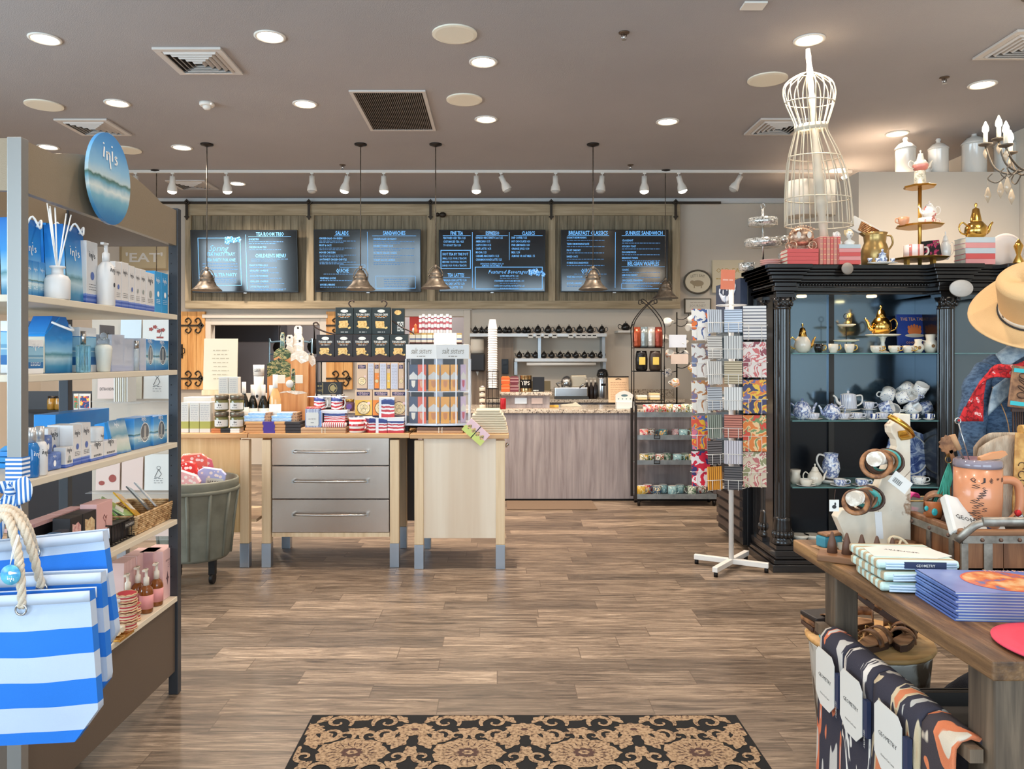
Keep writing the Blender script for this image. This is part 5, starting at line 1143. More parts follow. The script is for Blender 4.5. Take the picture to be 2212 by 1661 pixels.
# ---------------------------------------------------------------- acrylic pouch spinner
y = 5.24
sp = thing('pouch_spinner','white-topped clear acrylic spinner of spice pouches reading salt sisters','display stand',(X(943,y),y+.18,0))
cx = sp.location.x; zt = Z(744,y); zh = Z(775,y); zb = Z(917,y)
def hx(px_):return X(px_,y)-cx
# six-sided plan seen with one corner towards the camera
c0,c1,c2 = (hx(876),-.16),(hx(943),-.195),(hx(1013),-.16)
plan = [c0,c1,c2,(c2[0],.12),(hx(943),.155),(c0[0],.12)]
ACR = mat('acrylic_sheet',(225,235,245),.05,alpha=.10); ACE = mat('acrylic_edge',(226,230,236),.3)
obj('header',MB().prism(plan,zh,zt,'XY'),mat('spinner_white',(218,216,212),.4),sp,bev=.002)
obj('base',MB().prism([(a*1.02,b_*1.02)for a,b_ in plan],zb-.008,zb,'XY').cyl((0,0,Z0+.038),.14,zb-.009-Z0-.038,24),mat('spinner_base',(196,206,220),.3),sp)
obj('turntable',MB().cyl((0,0,Z0+.0375),.15,.012,24),mat('dark_turntable',(60,58,62),.5),sp)
for u,(p,q,nm)in enumerate(((c0,c1,''),(c1,c2,''))):
 L_ = math.hypot(q[0]-p[0],q[1]-p[1]); ang = math.atan2(q[1]-p[1],q[0]-p[0]); Mx = T((p[0]+q[0])/2,(p[1]+q[1])/2,0,ang)
 f = MB(); text(f,'salt sisters',0,zh+.035,.042,L_*.66,'C',-.005,-.002,0,.15,M=Mx); bars(f,-.03,.03,zh+.016,.004,-.002,0,1,Mx); obj('header_lettering',f,mat('grey_script',(120,112,98),.6),sp)
f = MB()
for(a,b_)in plan[:3]+[(hx(914),-.178),(hx(985),-.174),plan[3],plan[5]]:f.box(a-.004,a+.004,b_-.004,b_+.004,zb,zh)
obj('acrylic_edge',f,ACE,sp)
f = MB()
for(p,q)in((c0,c1),(c1,c2),(plan[2],plan[3]),(plan[5],plan[0])):
 k = len(f.v); f.v+=[(p[0],p[1],zb),(q[0],q[1],zb),(q[0],q[1],zh),(p[0],p[1],zh)]; f.face((k,k+1,k+2,k+3))
obj('acrylic_panel',f,ACR,sp)
obj('core',MB().box(-.03,.03,-.03,.03,zb,zh),mat('pale_core',(204,216,232),.4),sp)
for z in(zb,Z(847,y)):obj('tier',MB().prism([(a*.97,b_*.97)for a,b_ in plan],z,z+.004,'XY'),ACE,sp)
def pouch(lb,a,yy,zb_,h,w,c,rz=0):
 p = thing('spice_pouch',lb,'pouch',(X(a,yy),yy,zb_),rz,'spice pouches in the spinner')
 obj('pouch',MB().prism([(-w/2,0),(w/2,0),(w/2*.96,h*.5),(w/2*1.02,h),(-w/2*1.02,h),(-w/2*.96,h*.5)],0,.012),mat('pouch_%s'%c[0],c[1],.5),p,bev=.002)
 obj('white_label',MB().prism([(-w/2*.98,h*.44),(w/2*.98,h*.44),(w/2*.98,h*.58),(w*.2,h*.66),(0,h*.74),(-w*.2,h*.66),(-w/2*.98,h*.58)],-.001,0),PAPER,p)
 obj('window',MB().prism([(-w*.25,h*.40),(w*.25,h*.40),(w*.2,h*.2),(0,h*.12),(-w*.2,h*.2)],-.001,0),mat('pouch_win_%s'%c[0],c[2],.4),p)
PC = [('navy',(50,64,92),(228,222,206)),('coral',(226,92,56),(222,160,120)),('amber',(238,166,50),(206,128,50)),('rose',(200,180,206),(190,80,100))]
i_ = 0
for tz,nm in((zb+.005,'lower'),(Z(847,y)+.005,'upper')):
 for a,yy,c,rz,w,pl_ in((893,y+.045,0,-.28,.062,'at the edge nearest the cookie cartons'),(911,y+.03,1,-.28,.06,'second from the cookie cartons'),(937,y+.035,2,-.1,.078,'at the front corner'),(962,y+.03,2,.22,.06,'beside the front corner'),(981,y+.045,2,.22,.05,'near the clear side'),(1001,y+.10,3,.5,.04,'edge-on at the side nearest the linen napkins')):
  pouch('%s spice pouch on the %s tier, %s'%(PC[c][0],nm,pl_),a,yy,tz,.185,w,PC[c],rz)
  # linen napkin stack with hanging tag
n = 10
for k in range(n):
 x0 = 1010+[0,0,4,4,6,6,10,10,16,18][k]; x1 = 1098-[0,1,3,3,5,5,8,10,14,18][k]
 w = (x1-x0)*5.2/FPX; zt = Z0+k*.0163
 solo('linen_napkin',MB().box(-w/2,w/2,0,.20,0,.0155),mat('ivory_linen',(214,200,172),.85,bump=(120,.3)),'folded ivory linen napkin, %s of the stack at the island corner'%(['bottom']+[ORD[j]+' from the bottom' for j in range(1,n-1)]+['top'])[k],'napkin',(X((x0+x1)/2,5.2),5.18,zt),group='ivory napkins',bev=.006)
tg = thing('napkin_tag','tilted pink and lime printed tag hanging over the corner of the island','tag',(X(1028,5.13),5.115,Z(933,5.13)),rot=(0,rad(42),0))
obj('tag_card',MB().box(-.085,.085,0,.004,-.05,.05),mat('pink_card',(232,196,200),.6),tg,bev=.002); obj('lime_panel',MB().box(-.085,.085,-.001,.0,-.05,-.005),mat('lime_card',(206,214,120),.6),tg); obj('tie',MB().box(-.003,.003,-.002,.0055,-.051,.051),INK,tg)
f = MB(); [disc(f,-.055+.036*k,.0,.014,.018,-.0015,0,10,None,0,.2,4)for k in range(4)]; obj('print',f,mat('tag_print',(150,150,90),.6,pat=('noise',90,[(.4,(96,96,70)),(.55,(226,190,120)),(.7,(220,150,160))])),tg)
# ---------------------------------------------------------------- wheeled tub of bright bags
y = 4.77
tb_ = thing('wheeled_tub','grey ribbed wheeled tub filled with red and pink bags','tub',(X(405,y),y+.12,0))
TBM = mat('tub_grey',(112,112,98),.6,pat=('noise',8,[(.3,(100,100,88)),(.7,(124,124,110))]))
f = MB().lathe([(.20,.16),(.215,.18),(.235,.40),(.262,.60),(.268,.61),(.268,.655),(.262,.665),(.256,.66),(.25,.60),(.20,.2),(.001,.19)],36)
obj('tub_body',f,TBM,tb_)
f = MB()
for k in range(12):a = 2*PI*k/12+.2; f.tube([(.216*math.cos(a),.216*math.sin(a),.18),(.24*math.cos(a),.24*math.sin(a),.42),(.265*math.cos(a),.265*math.sin(a),.60)],.011,6)
obj('rib',f,TBM,tb_); obj('rim_band',MB().lathe([(.270,.585),(.276,.59),(.276,.605),(.27,.61)],36),TBM,tb_)
for k in range(4):
 a = PI/4+k*PI/2+.35; obj('caster',MB().cyl((.15*math.cos(a)-.012,.15*math.sin(a),.036),.035,.024,14,axis='X').box(.15*math.cos(a)-.02,.15*math.cos(a)+.02,.15*math.sin(a)-.018,.15*math.sin(a)+.018,.06,.165),BLACKM,tb_)
PB = [('red','red bag with white dots','spots',(212,54,50)),('pink','pale pink dotted bag','spots',(240,176,176)),('lilac','lilac bag printed HAPPY','spots',(176,178,220)),('coral','coral bag','spots',(232,110,96)),('blush','blush striped bag','spots',(236,200,190)),('rose','rose bag','spots',(226,120,140))]
for k,(nm,lb,_,c)in enumerate(PB):
 a = (405,392,452,418,400,436)[k]; yy = y+(.02,-.06,.03,.12,.20,.22)[k]
 z = .60+(.10,.05,.06,.14,.12,.10)[k]-.055
 b = thing('gift_bag',lb+' poking out of the grey wheeled tub','bag',(X(a,yy),yy+.02,z),group='bags in the tub',rot=(.1,(-.35,.3,.12,-.1,.5,-.3)[k],.1*k))
 obj('bag',MB().prism([(-.07,-.1),(.07,-.1),(.085,.10),(.05,.13),(-.05,.135),(-.085,.11)],-.02,.02),mat('bag_'+nm,c,.6,pat=('spots',34,c,(246,226,220),.34)),b,bev=.003)
 if k==2:f = MB(); quad(f,-.03,.075,.02,.075,-.0215); obj('label',f,PAPER,b); f = MB(); text(f,'HAPPY',.025,.036,.024,.085,'C',0,-.0225); obj('lettering',f,INK,b)
 # ================================================================= cosmetics gondola by the entrance
XF = -1.362
def YX(px,Xf=XF):return Xf*FPX/(px-CX)
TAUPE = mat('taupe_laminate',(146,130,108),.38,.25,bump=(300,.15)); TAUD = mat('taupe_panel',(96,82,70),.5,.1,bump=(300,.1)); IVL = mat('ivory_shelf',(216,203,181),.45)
SLATE = mat('slate_post',(64,66,70),.4,.4)
gd = thing('cosmetics_shelf','taupe four-post shop shelf with a humped header, filled with blue and white cosmetics','shelf unit',(0,0,0))
XB = -1.87; YN,YFa = 2.17,3.268
obj('post',MB().box(XF-.041,XF,YN,YN+.035,0,2.065),mat('satin_post',(150,148,144),.35,.6),gd,bev=.002)
far = obj('post',MB().box(XF-.040,XF,YFa-.035,YFa,0,2.072),SLATE,gd,bev=.002,label='dark slate post with rows of pin holes')
f = MB()
for k in range(34):f.box(XF-.030,XF-.026,YFa-.0365,YFa-.035,.5+k*.043,.505+k*.043)
obj('pin_holes',f,INK,far)
for yy in(YN,YFa-.035):obj('post',MB().box(XB,XB+.04,yy,yy+.035,0,2.065),SLATE,gd,bev=.002)
# humped header on the long side, plain ones on the ends
def hump(t):
 return 2.062+.06*max(0,math.sin(PI*min(1,max(0,(t-.14)/.72))))**.8 if .14<t<.86 else 2.062
ys = [YN+.035+(YFa-.07-YN)*i/40 for i in range(41)]
poly = [(ys[0],1.912)]+[(ys[40],1.912)]+[(ys[i],hump(i/40))for i in range(40,-1,-1)]
obj('header',MB().prism(poly,XF-.030,XF-.006,'YZ'),TAUPE,gd)
obj('header',MB().prism(poly,XB+.01,XB+.034,'YZ'),TAUPE,gd)
obj('end_header',MB().box(XB+.04,XF-.041,YN+.004,YN+.024,1.912,2.062),TAUPE,gd)
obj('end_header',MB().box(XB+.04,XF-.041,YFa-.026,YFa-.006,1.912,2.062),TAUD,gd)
SZ = [1.617,1.383,1.075,.748,.420]
for k,z in enumerate(SZ):obj('shelf_board',MB().box(XB+.005,XF-.001,YN+.036,YFa-.036,z-.021,z),IVL,gd,bev=.002)
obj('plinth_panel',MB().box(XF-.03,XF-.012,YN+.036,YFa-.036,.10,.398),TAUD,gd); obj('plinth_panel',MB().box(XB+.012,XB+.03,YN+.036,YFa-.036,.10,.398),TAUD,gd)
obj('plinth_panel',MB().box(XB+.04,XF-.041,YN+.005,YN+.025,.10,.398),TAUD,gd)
# oval sign
SEA = [(0,(40,106,160)),(.12,(60,130,176)),(.28,(120,176,196)),(.36,(214,224,220)),(.44,(110,166,188)),(.485,(70,110,96)),(.51,(190,210,214)),(.62,(140,190,220)),(.85,(74,148,206)),(1,(50,128,192))]
SEAM = mat('sea_print',(90,160,210),.3,coat=.4,pat=('band',SEA,'LINEAR',.10,22))
sg = thing('oval_sign','oval sea picture sign reading inis on the shelf header','sign',(-1.326,2.60,2.045),rot=(0,0,PI/2-rad(0)))
rz_,ry_ = .155,.142
pr = [(ry_*math.cos(a*PI/24),rz_*math.sin(a*PI/24))for a in range(48)]
obj('sign_board',MB().prism(pr,0,.012),[SEAM],sg,bev=.001); obj('mount',MB().cyl((0,.0125,0),.04,.020,16,axis='Y'),BLACKM,sg)
INISW = mat('inis_white',(246,246,244),.5); INISB = mat('inis_black',(50,50,56),.5)
def inis(f,x,z,h,y,M=None):
 """handwritten-looking word inis: thin strokes, long-tailed n"""
 w = h*1.5; t = .085
 def st(pts):
  for i in range(len(pts)-1):
   (a,b_),(c,d) = pts[i],pts[i+1]; L_ = math.hypot(c-a,d-b_)or 1e-6; nx,nz = -(d-b_)/L_*t/2,(c-a)/L_*t/2
   q = len(f.v)
   for p in((a+nx,b_+nz),(a-nx,b_-nz),(c-nx,d-nz),(c+nx,d+nz)):
    v = (x+(p[0]-.5)*w,y,z+p[1]*h); f.v.append(tuple(M@Vector(v))if M is not None else v)
   f.face((q,q+1,q+2,q+3))
 s = h
 st([(.05,.28),(.09,.78)]); st([(.04,.9),(.06,.97)])
 st([(.24,.62),(.26,.2)]); st([(.26,.5),(.36,.62),(.43,.5),(.44,.2),(.50,-.15)])
 st([(.60,.25),(.59,.75)]); st([(.57,.92),(.575,1.0)])
 st([(.90,.52),(.82,.58),(.77,.48),(.92,.32),(.86,.18),(.75,.2)])
 return f
f = MB(); inis(f,0,.045,.07,-.0015); obj('lettering',f,INISW,sg)
# ---- generic goods: faces towards +X (the aisle)
SEAB = mat('sea_carton',(90,160,210),.4,pat=('band',[(0,(38,100,160)),(.14,(60,130,180)),(.3,(150,190,206)),(.38,(210,222,222)),(.44,(96,152,184)),(.47,(80,110,100)),(.5,(170,206,222)),(.75,(90,160,212)),(1,(48,128,196))],'LINEAR',.08,40))
WBLU = mat('white_blue_foot',(236,232,228),.45,pat=('band',[(0,(60,90,170)),(.06,(110,130,190)),(.10,(70,96,170)),(.14,(120,140,200)),(.17,(216,212,209)),(1,(218,214,211))],'CONSTANT',.03,160))
WHSEA = mat('white_sea_white',(236,236,238),.45,pat=('band',[(0,(238,236,234)),(.16,(44,110,170)),(.34,(120,170,200)),(.45,(190,210,216)),(.48,(110,160,190)),(.55,(150,196,220)),(.78,(60,140,200)),(.8,(240,238,236))],'CONSTANT',.02,60))
AZ = mat('azure_card',(30,140,214),.4,coat=.2); AZD = mat('azure_box',(60,150,204),.4); DUSK = mat('dusk_blue_print',(84,110,168),.6,pat=('noise',50,[(.35,(70,96,156)),(.6,(110,134,188))]))
WMAT = mat('matt_white_bottle',(222,218,214),.35); BLG = mat('blue_liquid',(20,110,180),.1,coat=.6)
def sbox(nm,lb,cat,p0,p1,z,h,m,xf=-1.40,dp=.05,grp=None,tilt=0,letter=None,lz=.72,dot=None,extra=None,cov=None):
 """carton on the gondola; the face seen spans photo columns p0..p1 along the shelf"""
 y0,y1 = YX(p0,xf),YX(p1,xf); w = y1-y0
 o = solo(nm,MB().box(-w/2,w/2,0,dp,0,h),m,lb,cat,(xf,(y0+y1)/2,z+.0006),0,grp,.0015,rot=(tilt,0,PI/2))
 if letter:
  f = MB(); inis(f,0,h*lz,min(w*.42,.028),-.0012); obj('lettering',f,letter,o)
  if dot:f = MB(); disc(f,0,h*.46,w*.16,w*.2,-.0012,0,16); obj('shell_mark',f,dot,o)
  f = MB(); [bars(f,-w*.3,w*.3,h*(.24+.04*k),.0016,-.0012,0,int(p0)+k,None,.01,.003)for k in range(3)]; obj('fine_print',f,INISB if letter is INISB else INISW,o)
 return o
def bagx(lb,p0,p1,z,h,m,xf,tilt=0,lean=0,grp='blue gift bags',dp=.07):
 y0,y1 = YX(p0,xf),YX(p1,xf); w = y1-y0
 b = thing('gift_bag',lb,'gift bag',(xf,(y0+y1)/2,z+.0006),group=grp,rot=(tilt,lean,PI/2))
 obj('bag',MB().prism([(-w/2,0),(w/2,0),(w/2,h),(-w/2,h)],0,.002).prism([(-w/2,0),(w/2,0),(w/2,h),(-w/2,h)],dp-.002,dp).box(-w/2,-w/2+.002,0,dp,0,h).box(w/2-.002,w/2,0,dp,0,h),m,b)
 obj('rope_handle',MB().tube(lerp_path([(-w*.25,-.003,h-.02),(-w*.22,-.02,h+.005),(0,-.03,h-.03),(w*.22,-.02,h+.0),(w*.25,-.003,h-.02)],4),.0035,6),INISW,b)
 f = MB(); inis(f,0,h*.58,w*.36,-.0012); obj('lettering',f,INISW,b)
 return b
GB = mat('gift_bag_sea',(50,140,206),.3,coat=.3,pat=('band',[(0,(40,110,160)),(.12,(70,140,176)),(.25,(180,206,214)),(.33,(90,140,150)),(.38,(150,196,220)),(.6,(50,140,206)),(1,(30,110,190))],'LINEAR',.06,40))
z = SZ[0]
bagx('blue gift bag on the top shelf nearest the camera, behind the reed diffuser',50,92,z,.262,GB,-1.50,-.03)
bagx('blue gift bag on the top shelf, its flap open behind the reeds',98,132,z,.270,AZ,-1.52,.02)
bagx('blue gift bag on the top shelf between the reed diffuser and the white tube box',146,187,z,.262,GB,-1.43,-.05,0)
for k,(a,b_)in enumerate(((55,69),(70,83),(84,98))):sbox('sea_carton','slim sea-print carton on the top shelf beside the reed diffuser, %s'%['next to the post','middle one','next to the diffuser'][k],'carton',a,b_,z,.115,SEAB,-1.43,.04,'slim sea-print cartons',letter=INISW)
rd = thing('reed_diffuser','white reed diffuser bottle with thin white reeds on the top shelf','diffuser',(-1.398,YX(124,-1.398),z+.0006))
obj('bottle',MB().lathe([(.034,0),(.037,.004),(.037,.062),(.030,.075),(.017,.080),(.0165,.098),(.023,.101),(.023,.106),(.012,.107),(.010,.10)],26),WMAT,rd)
R = random.Random(4)
for k,(dx,dy,tz)in enumerate(((.0,-.055,.295),(.0,-.04,.29),(.01,-.03,.287),(-.01,-.025,.285),(.0,-.012,.288),(.0,.05,.283),(.012,.056,.28))):
 obj('reed',MB().tube([(0,0,.085),(dx,dy,tz)],.0024,6),INISW,rd)
sbox('tube_box','tall white box with a small heart mark beside the rope-handled gift bag','box',187,211,z,.222,WBLU,-1.42,.05,None,letter=INISB,dot=mat('heart_blue',(90,110,170),.5))
pb_ = thing('lotion_bottle','white pump lotion bottle on the top shelf in front of the white boxes','bottle',(-1.395,YX(229,-1.395),z+.0006))
def pump_bottle(t,r,h,m,cap=WMAT,hz=0):
 obj('bottle',MB().lathe([(r*.92,0),(r,.005),(r,h*.78),(r*.86,h*.9),(r*.5,h*.98),(r*.4,h)],24),m,t)
 obj('pump',MB().lathe([(r*.42,h),(r*.42,h+.03),(r*.22,h+.034),(r*.22,h+.06),(r*.3,h+.06),(r*.3,h+.066)],14).box(-.006,.006,-r*.9,0,h+.058,h+.066),cap,t)
pump_bottle(pb_,.030,.158,WMAT); f = MB(); inis(f,0,.115,.024,0); disc(f,0,.075,.006,.008); f.v = [(p[0],-math.sqrt(max(1e-9,.0304**2-p[0]**2)),p[2])for p in f.v]; f.move(T(rz=PI/2)); obj('lettering',f,INISB,pb_)
hm = mat('heart_blue'); sm_ = mat('silver_shell',(190,196,190),.3,.5)
for k,(a,b_,h_,d_)in enumerate(((249,262,.170,hm),(263,278,.174,None),(279,291,.168,hm),(292,303,.165,sm_),(303.5,315,.165,sm_),(316,334,.158,sm_))):
 sbox('skincare_box','white skincare box with a blue foot on the top shelf, %s after the pump bottle'%ORD[k],'box',a,b_,z,h_,WBLU,-1.40,.045,'white boxes on the top shelf',letter=INISB,dot=d_)
for k,(a,b_)in enumerate(((334.5,348),(349,363))):sbox('azure_box','azure blue box at the far end of the top shelf, %s'%['nearer the white boxes','touching the slate post'][k],'box',a,b_,z,.172,AZD,-1.40,.05,'azure boxes',letter=INISW,dot=INISW)
# second shelf
z = SZ[1]
sbox('perfume_carton','white and sea-blue carton on the second shelf next to the near post','carton',58,94,z,.105,WHSEA,-1.42,.06,None,letter=INISW)
for k,(a,b_)in enumerate(((62,84),(85,117),(118,166))):sbox('tall_carton','tall white-topped carton at the back of the second shelf, %s'%['nearest the camera','middle','behind the house-shaped bag'][k],'carton',a-8,b_-12,z,.170,WHSEA,-1.53,.08,'tall cartons at the back')
hb_ = thing('house_gift_bag','house-shaped blue gift bag with a plain cream side and rope handle','gift bag',(-1.44,YX(128,-1.44),z+.0006),rot=(0,0,PI/2-.15))
obj('bag',MB().prism([(-.06,0),(.06,0),(.062,.13),(.03,.185),(-.03,.185),(-.062,.13)],0,.07),GB,hb_); obj('cream_side',MB().box(-.0635,-.061,.002,.068,.002,.12),IVL,hb_); obj('roof_flap',MB().prism([(-.065,.125),(0,.185),(-.0,.178),(-.067,.118)],-.002,.072),AZ,hb_)
obj('rope_handle',MB().tube(lerp_path([(-.04,-.004,.165),(-.02,-.03,.150),(.02,-.035,.140),(.04,-.004,.158)],4),.004,6),INISW,hb_)
GLB = mat('aqua_glass',(150,205,222),.04,trans=.75,coat=.4)
pf = thing('perfume_bottle','clear aqua perfume bottle with a tall silver cap on the second shelf','bottle',(-1.392,YX(180,-1.392),z+.0006),rot=(0,0,PI/2))
obj('glass_body',MB().box(-.024,.024,-.014,.014,0,.092),GLB,pf,bev=.004); obj('cap',MB().cyl((0,0,.094),.0085,.045,16),CHROME,pf); obj('dip_tube',MB().tube([(0,0,.008),(-.008,0,.05),(0,0,.095)],.0015,5),WMAT,pf)
sbox('perfume_carton','white and blue carton standing right behind the silver-capped perfume bottle','carton',172,208,z,.155,WHSEA,-1.43,.06)
fb_ = thing('perfume_bottle','frosted bottle with a crystal stopper on the second shelf','bottle',(-1.395,YX(224,-1.395),z+.0006),rot=(0,0,PI/2))
obj('glass_body',MB().lathe([(.018,0),(.021,.004),(.028,.08),(.026,.092),(.010,.10)],22),mat('frosted',(214,212,200),.5,coat=.2),fb_); obj('stopper',MB().sph((0,0,.108),.022,8,sz=.7).sph((0,0,.126),.014,6),GLASS,fb_)
sbox('name_card','small grey card reading inis standing above the clear gift sets','card',216,248,z,.175,mat('grey_card',(150,142,140),.6),-1.50,.003,None,letter=INISB)
CLS = mat('clear_set_pack',(210,216,232),.12,alpha=.6,coat=.4)
for k,(a,b_,h_)in enumerate(((240,266,.132),(267,287,.118),(301,313,.124))):
 o = sbox('gift_set','clear-wrapped blue and white gift set on the second shelf, %s'%['beside the frosted bottle','in the middle','against the blue window boxes'][k],'gift set',a,b_,z,h_,WBLU,-1.40,.06,'clear gift sets',letter=INISB)
 w = YX(b_,-1.4)-YX(a,-1.4); obj('clear_sleeve',MB().box(-w/2-.002,w/2+.002,-.004,.062,0,h_+.003),CLS,o)
sc = thing('perfume_bottle','slim clear spray bottle with a short chrome cap between the gift sets','bottle',(-1.392,YX(294,-1.392),z+.0006)); obj('glass_body',MB().cyl((0,0,0),.011,.085,16),mat('clear_liquid',(214,222,226),.05,trans=.5),sc); obj('cap',MB().cyl((0,0,.087),.010,.028,16),CHROME,sc)
def winbox(lb,a,b_,z,h,grp,xf=-1.40):
 o = sbox('window_box',lb,'box',a,b_,z,h,SEAB,xf,.07,grp,letter=INISW,lz=.84); w = YX(b_,xf)-YX(a,xf)
 f = MB(); disc(f,w*.05,h*.5,w*.22,h*.30,-.001); obj('oval_window',f,mat('window_dark',(96,104,112),.15),o); f = MB(); disc(f,w*.05,h*.5,w*.24,h*.32,-.0012,0,28,None,w*.02); obj('window_rim',f,INISW,o)
 obj('tube_inside',MB().prism([(w*.0,h*.28),(w*.1,h*.28),(w*.12,h*.72),(-.0,h*.72)],-.0016,-.0012),mat('silver_tube',(200,200,196),.3,.6),o)
winbox('blue box with an oval window on the second shelf, next to the gift sets',313,334,z,.125,'window boxes, second shelf'); winbox('blue box with an oval window on the second shelf, touching the slate post',335,364,z,.122,'window boxes, second shelf')
# third shelf
z = SZ[2]
for k,(a,m_,lb,h_)in enumerate(((68,BLG,'blue lotion bottle with a silver cap beside the near post on the third shelf',.15),(86,WMAT,'white lotion bottle with a silver cap on the third shelf',.15))):
 t = thing('lotion_bottle',lb,'bottle',(-1.395,YX(a,-1.395),z+.0006),group='lotion bottles'); obj('bottle',MB().lathe([(.019,0),(.0215,.004),(.0215,.088),(.016,.10),(.0115,.104)],22),m_,t); obj('cap',MB().cyl((0,0,.104),.0125,.045,16),mat('satin_cap',(206,206,206),.3,.6),t); f = MB(); inis(f,0,.06,.02,0); f.v = [(p[0],-math.sqrt(max(1e-9,.022**2-p[0]**2)),p[2])for p in f.v]; f.move(T(rz=PI/2)); obj('lettering',f,INISB if k else INISW,t)
for k in range(2):
 t = solo('bath_cube',MB().box(-.034,.034,0,.06,0,.056),DUSK,'dusky blue bath cube pack with a white oval, %s one, third shelf'%('lower','upper')[k],'pack',(-1.41,YX(118-14*k,-1.41),z+.0006+k*.0575),group='dusky blue packs',bev=.006,rot=(0,0,PI/2+(-.12,.15)[k])); f = MB(); disc(f,.0,.022,.006,.010,-.001); inis(f,0,.040,.010,-.001); obj('shell_mark',f,INISW,t)
for k,(a,b_,h_,xf,nm)in enumerate(((104,130,.128,-1.46,'behind the upper bath cube'),(131,157,.134,-1.45,'behind the small cube box'),(158,176,.134,-1.405,'nearer the round tags of the totes'),(177,196,.136,-1.405,'beside the round cream jar'))):sbox('skincare_box','white skincare box, blue foot, third shelf, '+nm,'box',a,b_,z,h_,WBLU,xf,.045,'white boxes on the third shelf',letter=INISB,dot=hm)
sbox('skincare_box','small white cube box beside the lower bath cube pack','box',142,158,z,.066,WBLU,-1.40,.04,None,letter=INISB,dot=sm_)
t = solo('cream_jar',MB().lathe([(.022,0),(.024,.003),(.024,.028),(.0245,.03),(.0245,.05),(.02,.052)],22),WMAT,'round white cream jar standing on the low white boxes','jar',(-1.43,YX(208,-1.43),z+.062)); f = MB(); inis(f,0,.012,.014,0); f.v = [(p[0],-math.sqrt(max(1e-9,.0248**2-p[0]**2)),p[2])for p in f.v]; f.move(T(rz=PI/2)); obj('lettering',f,INISB,t)
for k,(a,b_)in enumerate(((197,224),(225,253))):sbox('low_box','low white box with a blue foot, %s the blue gift set'%('farther from','touching')[k],'box',a,b_,z,.060,WBLU,-1.40,.05,'low white boxes',letter=INISB)
gs = thing('gift_set','large tilted blue gift set with a shiny sea-print front on the third shelf','gift set',(-1.41,YX(262,-1.41),z+.0006),rot=(-.22,0,PI/2-.05)); obj('box',MB().box(-.065,.06,0,.04,0,.125),AZ,gs,bev=.002); obj('front_sleeve',MB().box(-.045,.065,-.004,.0,0,.128),mat('foil_sea',(170,200,214),.2,.3,pat=('band',[(0,(40,120,190)),(.1,(190,210,200)),(.4,(236,236,226)),(.55,(130,180,200)),(.8,(200,220,228)),(1,(90,150,200))],'LINEAR',.2,20)),gs); f = MB(); inis(f,0,.1,.02,-.006); obj('lettering',f,INISW,gs)
winbox('blue box with an oval window on the third shelf, beside the tilted gift set',290,330,z,.122,'window boxes, third shelf',-1.41); winbox('blue box with an oval window on the third shelf, touching the slate post',332,361,z,.118,'window boxes, third shelf')
for k in range(4):solo('folded_bag',MB().prism([(-.07,0),(.07,0),(.06,.012),(-.05,.016)],-.09,.09),(AZ,AZD)[k%2],'flat folded blue bag on the pile behind the white boxes, %s'%nb[k],'bag',(-1.60,2.55+.02*k,z+.001+.0165*k),rz=.1*k-.1,group='flat folded bags')
sbox('back_display','row of blue cartons at the back of the third shelf','carton',120,236,z,.15,AZ,-1.62,.08)
# fourth shelf: boxes and basket
z = SZ[3]
BKP = mat('black_floral_box',(42,36,40),.45,pat=('noise',26,[(.4,(40,34,38)),(.6,(44,38,42)),(.66,(190,150,140)),(.74,(236,214,170))])); PNK = mat('rose_card',(222,172,166),.5); SMB = [mat('soap_a',(150,190,214),.5,pat=('band',[(0,(120,170,90)),(.25,(176,120,180)),(.5,(180,210,226)),(.85,(60,60,70))])),mat('soap_b',(170,150,200),.5,pat=('band',[(0,(180,130,170)),(.4,(190,200,230)),(.8,(70,110,150))]))]
for k in range(5):
 a = 62+18*k; sbox('candle_box','small pastel striped box standing beside the black floral boxes, %s'%['nearest the post','second from the post','third from the post','fourth from the post','touching the black boxes'][k],'box',a,a+16,z,.125,SMB[k%2],-1.40,.035,'pastel striped boxes')
for k,(a,b_)in enumerate(((152,178),(179,208))):
 o = sbox('floral_box','black box with a pale flower panel, fourth shelf, %s'%('nearer the pastel boxes','beside the rose panel box')[k],'box',a,b_,z+.045,.105,mat('plain_black_box',(38,34,36),.45),-1.42,.06,'black floral boxes'); w = YX(b_,-1.42)-YX(a,-1.42); f = MB(); f.prism([(-w*.35,.012),(w*.35,.012),(w*.35,.07),(w*.12,.085),(-w*.1,.078),(-w*.35,.085)],-.0012,-.0002); obj('flower_panel',f,mat('flower_cream' if k else 'flower_pink',((206,150,150),(232,214,166))[k],.6,pat=('noise',60,[(.4,((196,130,130),(226,206,160))[k]),(.6,((230,190,180),(200,160,120))[k])])),o)
o = sbox('rose_box','tall rose-coloured box with a drawn bow beside the black floral boxes','box',209,243,z+.045,.12,PNK,-1.42,.06); f = MB(); f.tube([(.0,-.001,.05),(-.012,-.001,.065),(-.004,-.001,.075),(.006,-.001,.06),(.014,-.001,.07),(.004,-.001,.05),(.008,-.001,.03)],.0009,4); obj('bow_drawing',f,mat('bow_ink',(150,90,80),.6),o)
for k in range(5):solo('rose_lid_box',MB().box(-.035,.035,0,.05,0,.012),PNK,'flat rose box lying on top behind the black boxes, %s'%nth(k,5,'near').replace('nearmost','nearest').replace('lastmost','farthest').replace('from the near','from the near post'),'box',(-1.50,2.42+.075*k,z+.135),group='flat rose boxes',rz=PI/2)
sbox('box_riser','dark carton supporting the black floral boxes and rose box','carton',150,244,z,.0445,mat('plain_black_box'),-1.425,.07)
sbox('box_riser','dark carton at the back carrying the flat rose boxes','carton',70,215,z,.133,mat('plain_black_box'),-1.51,.07)
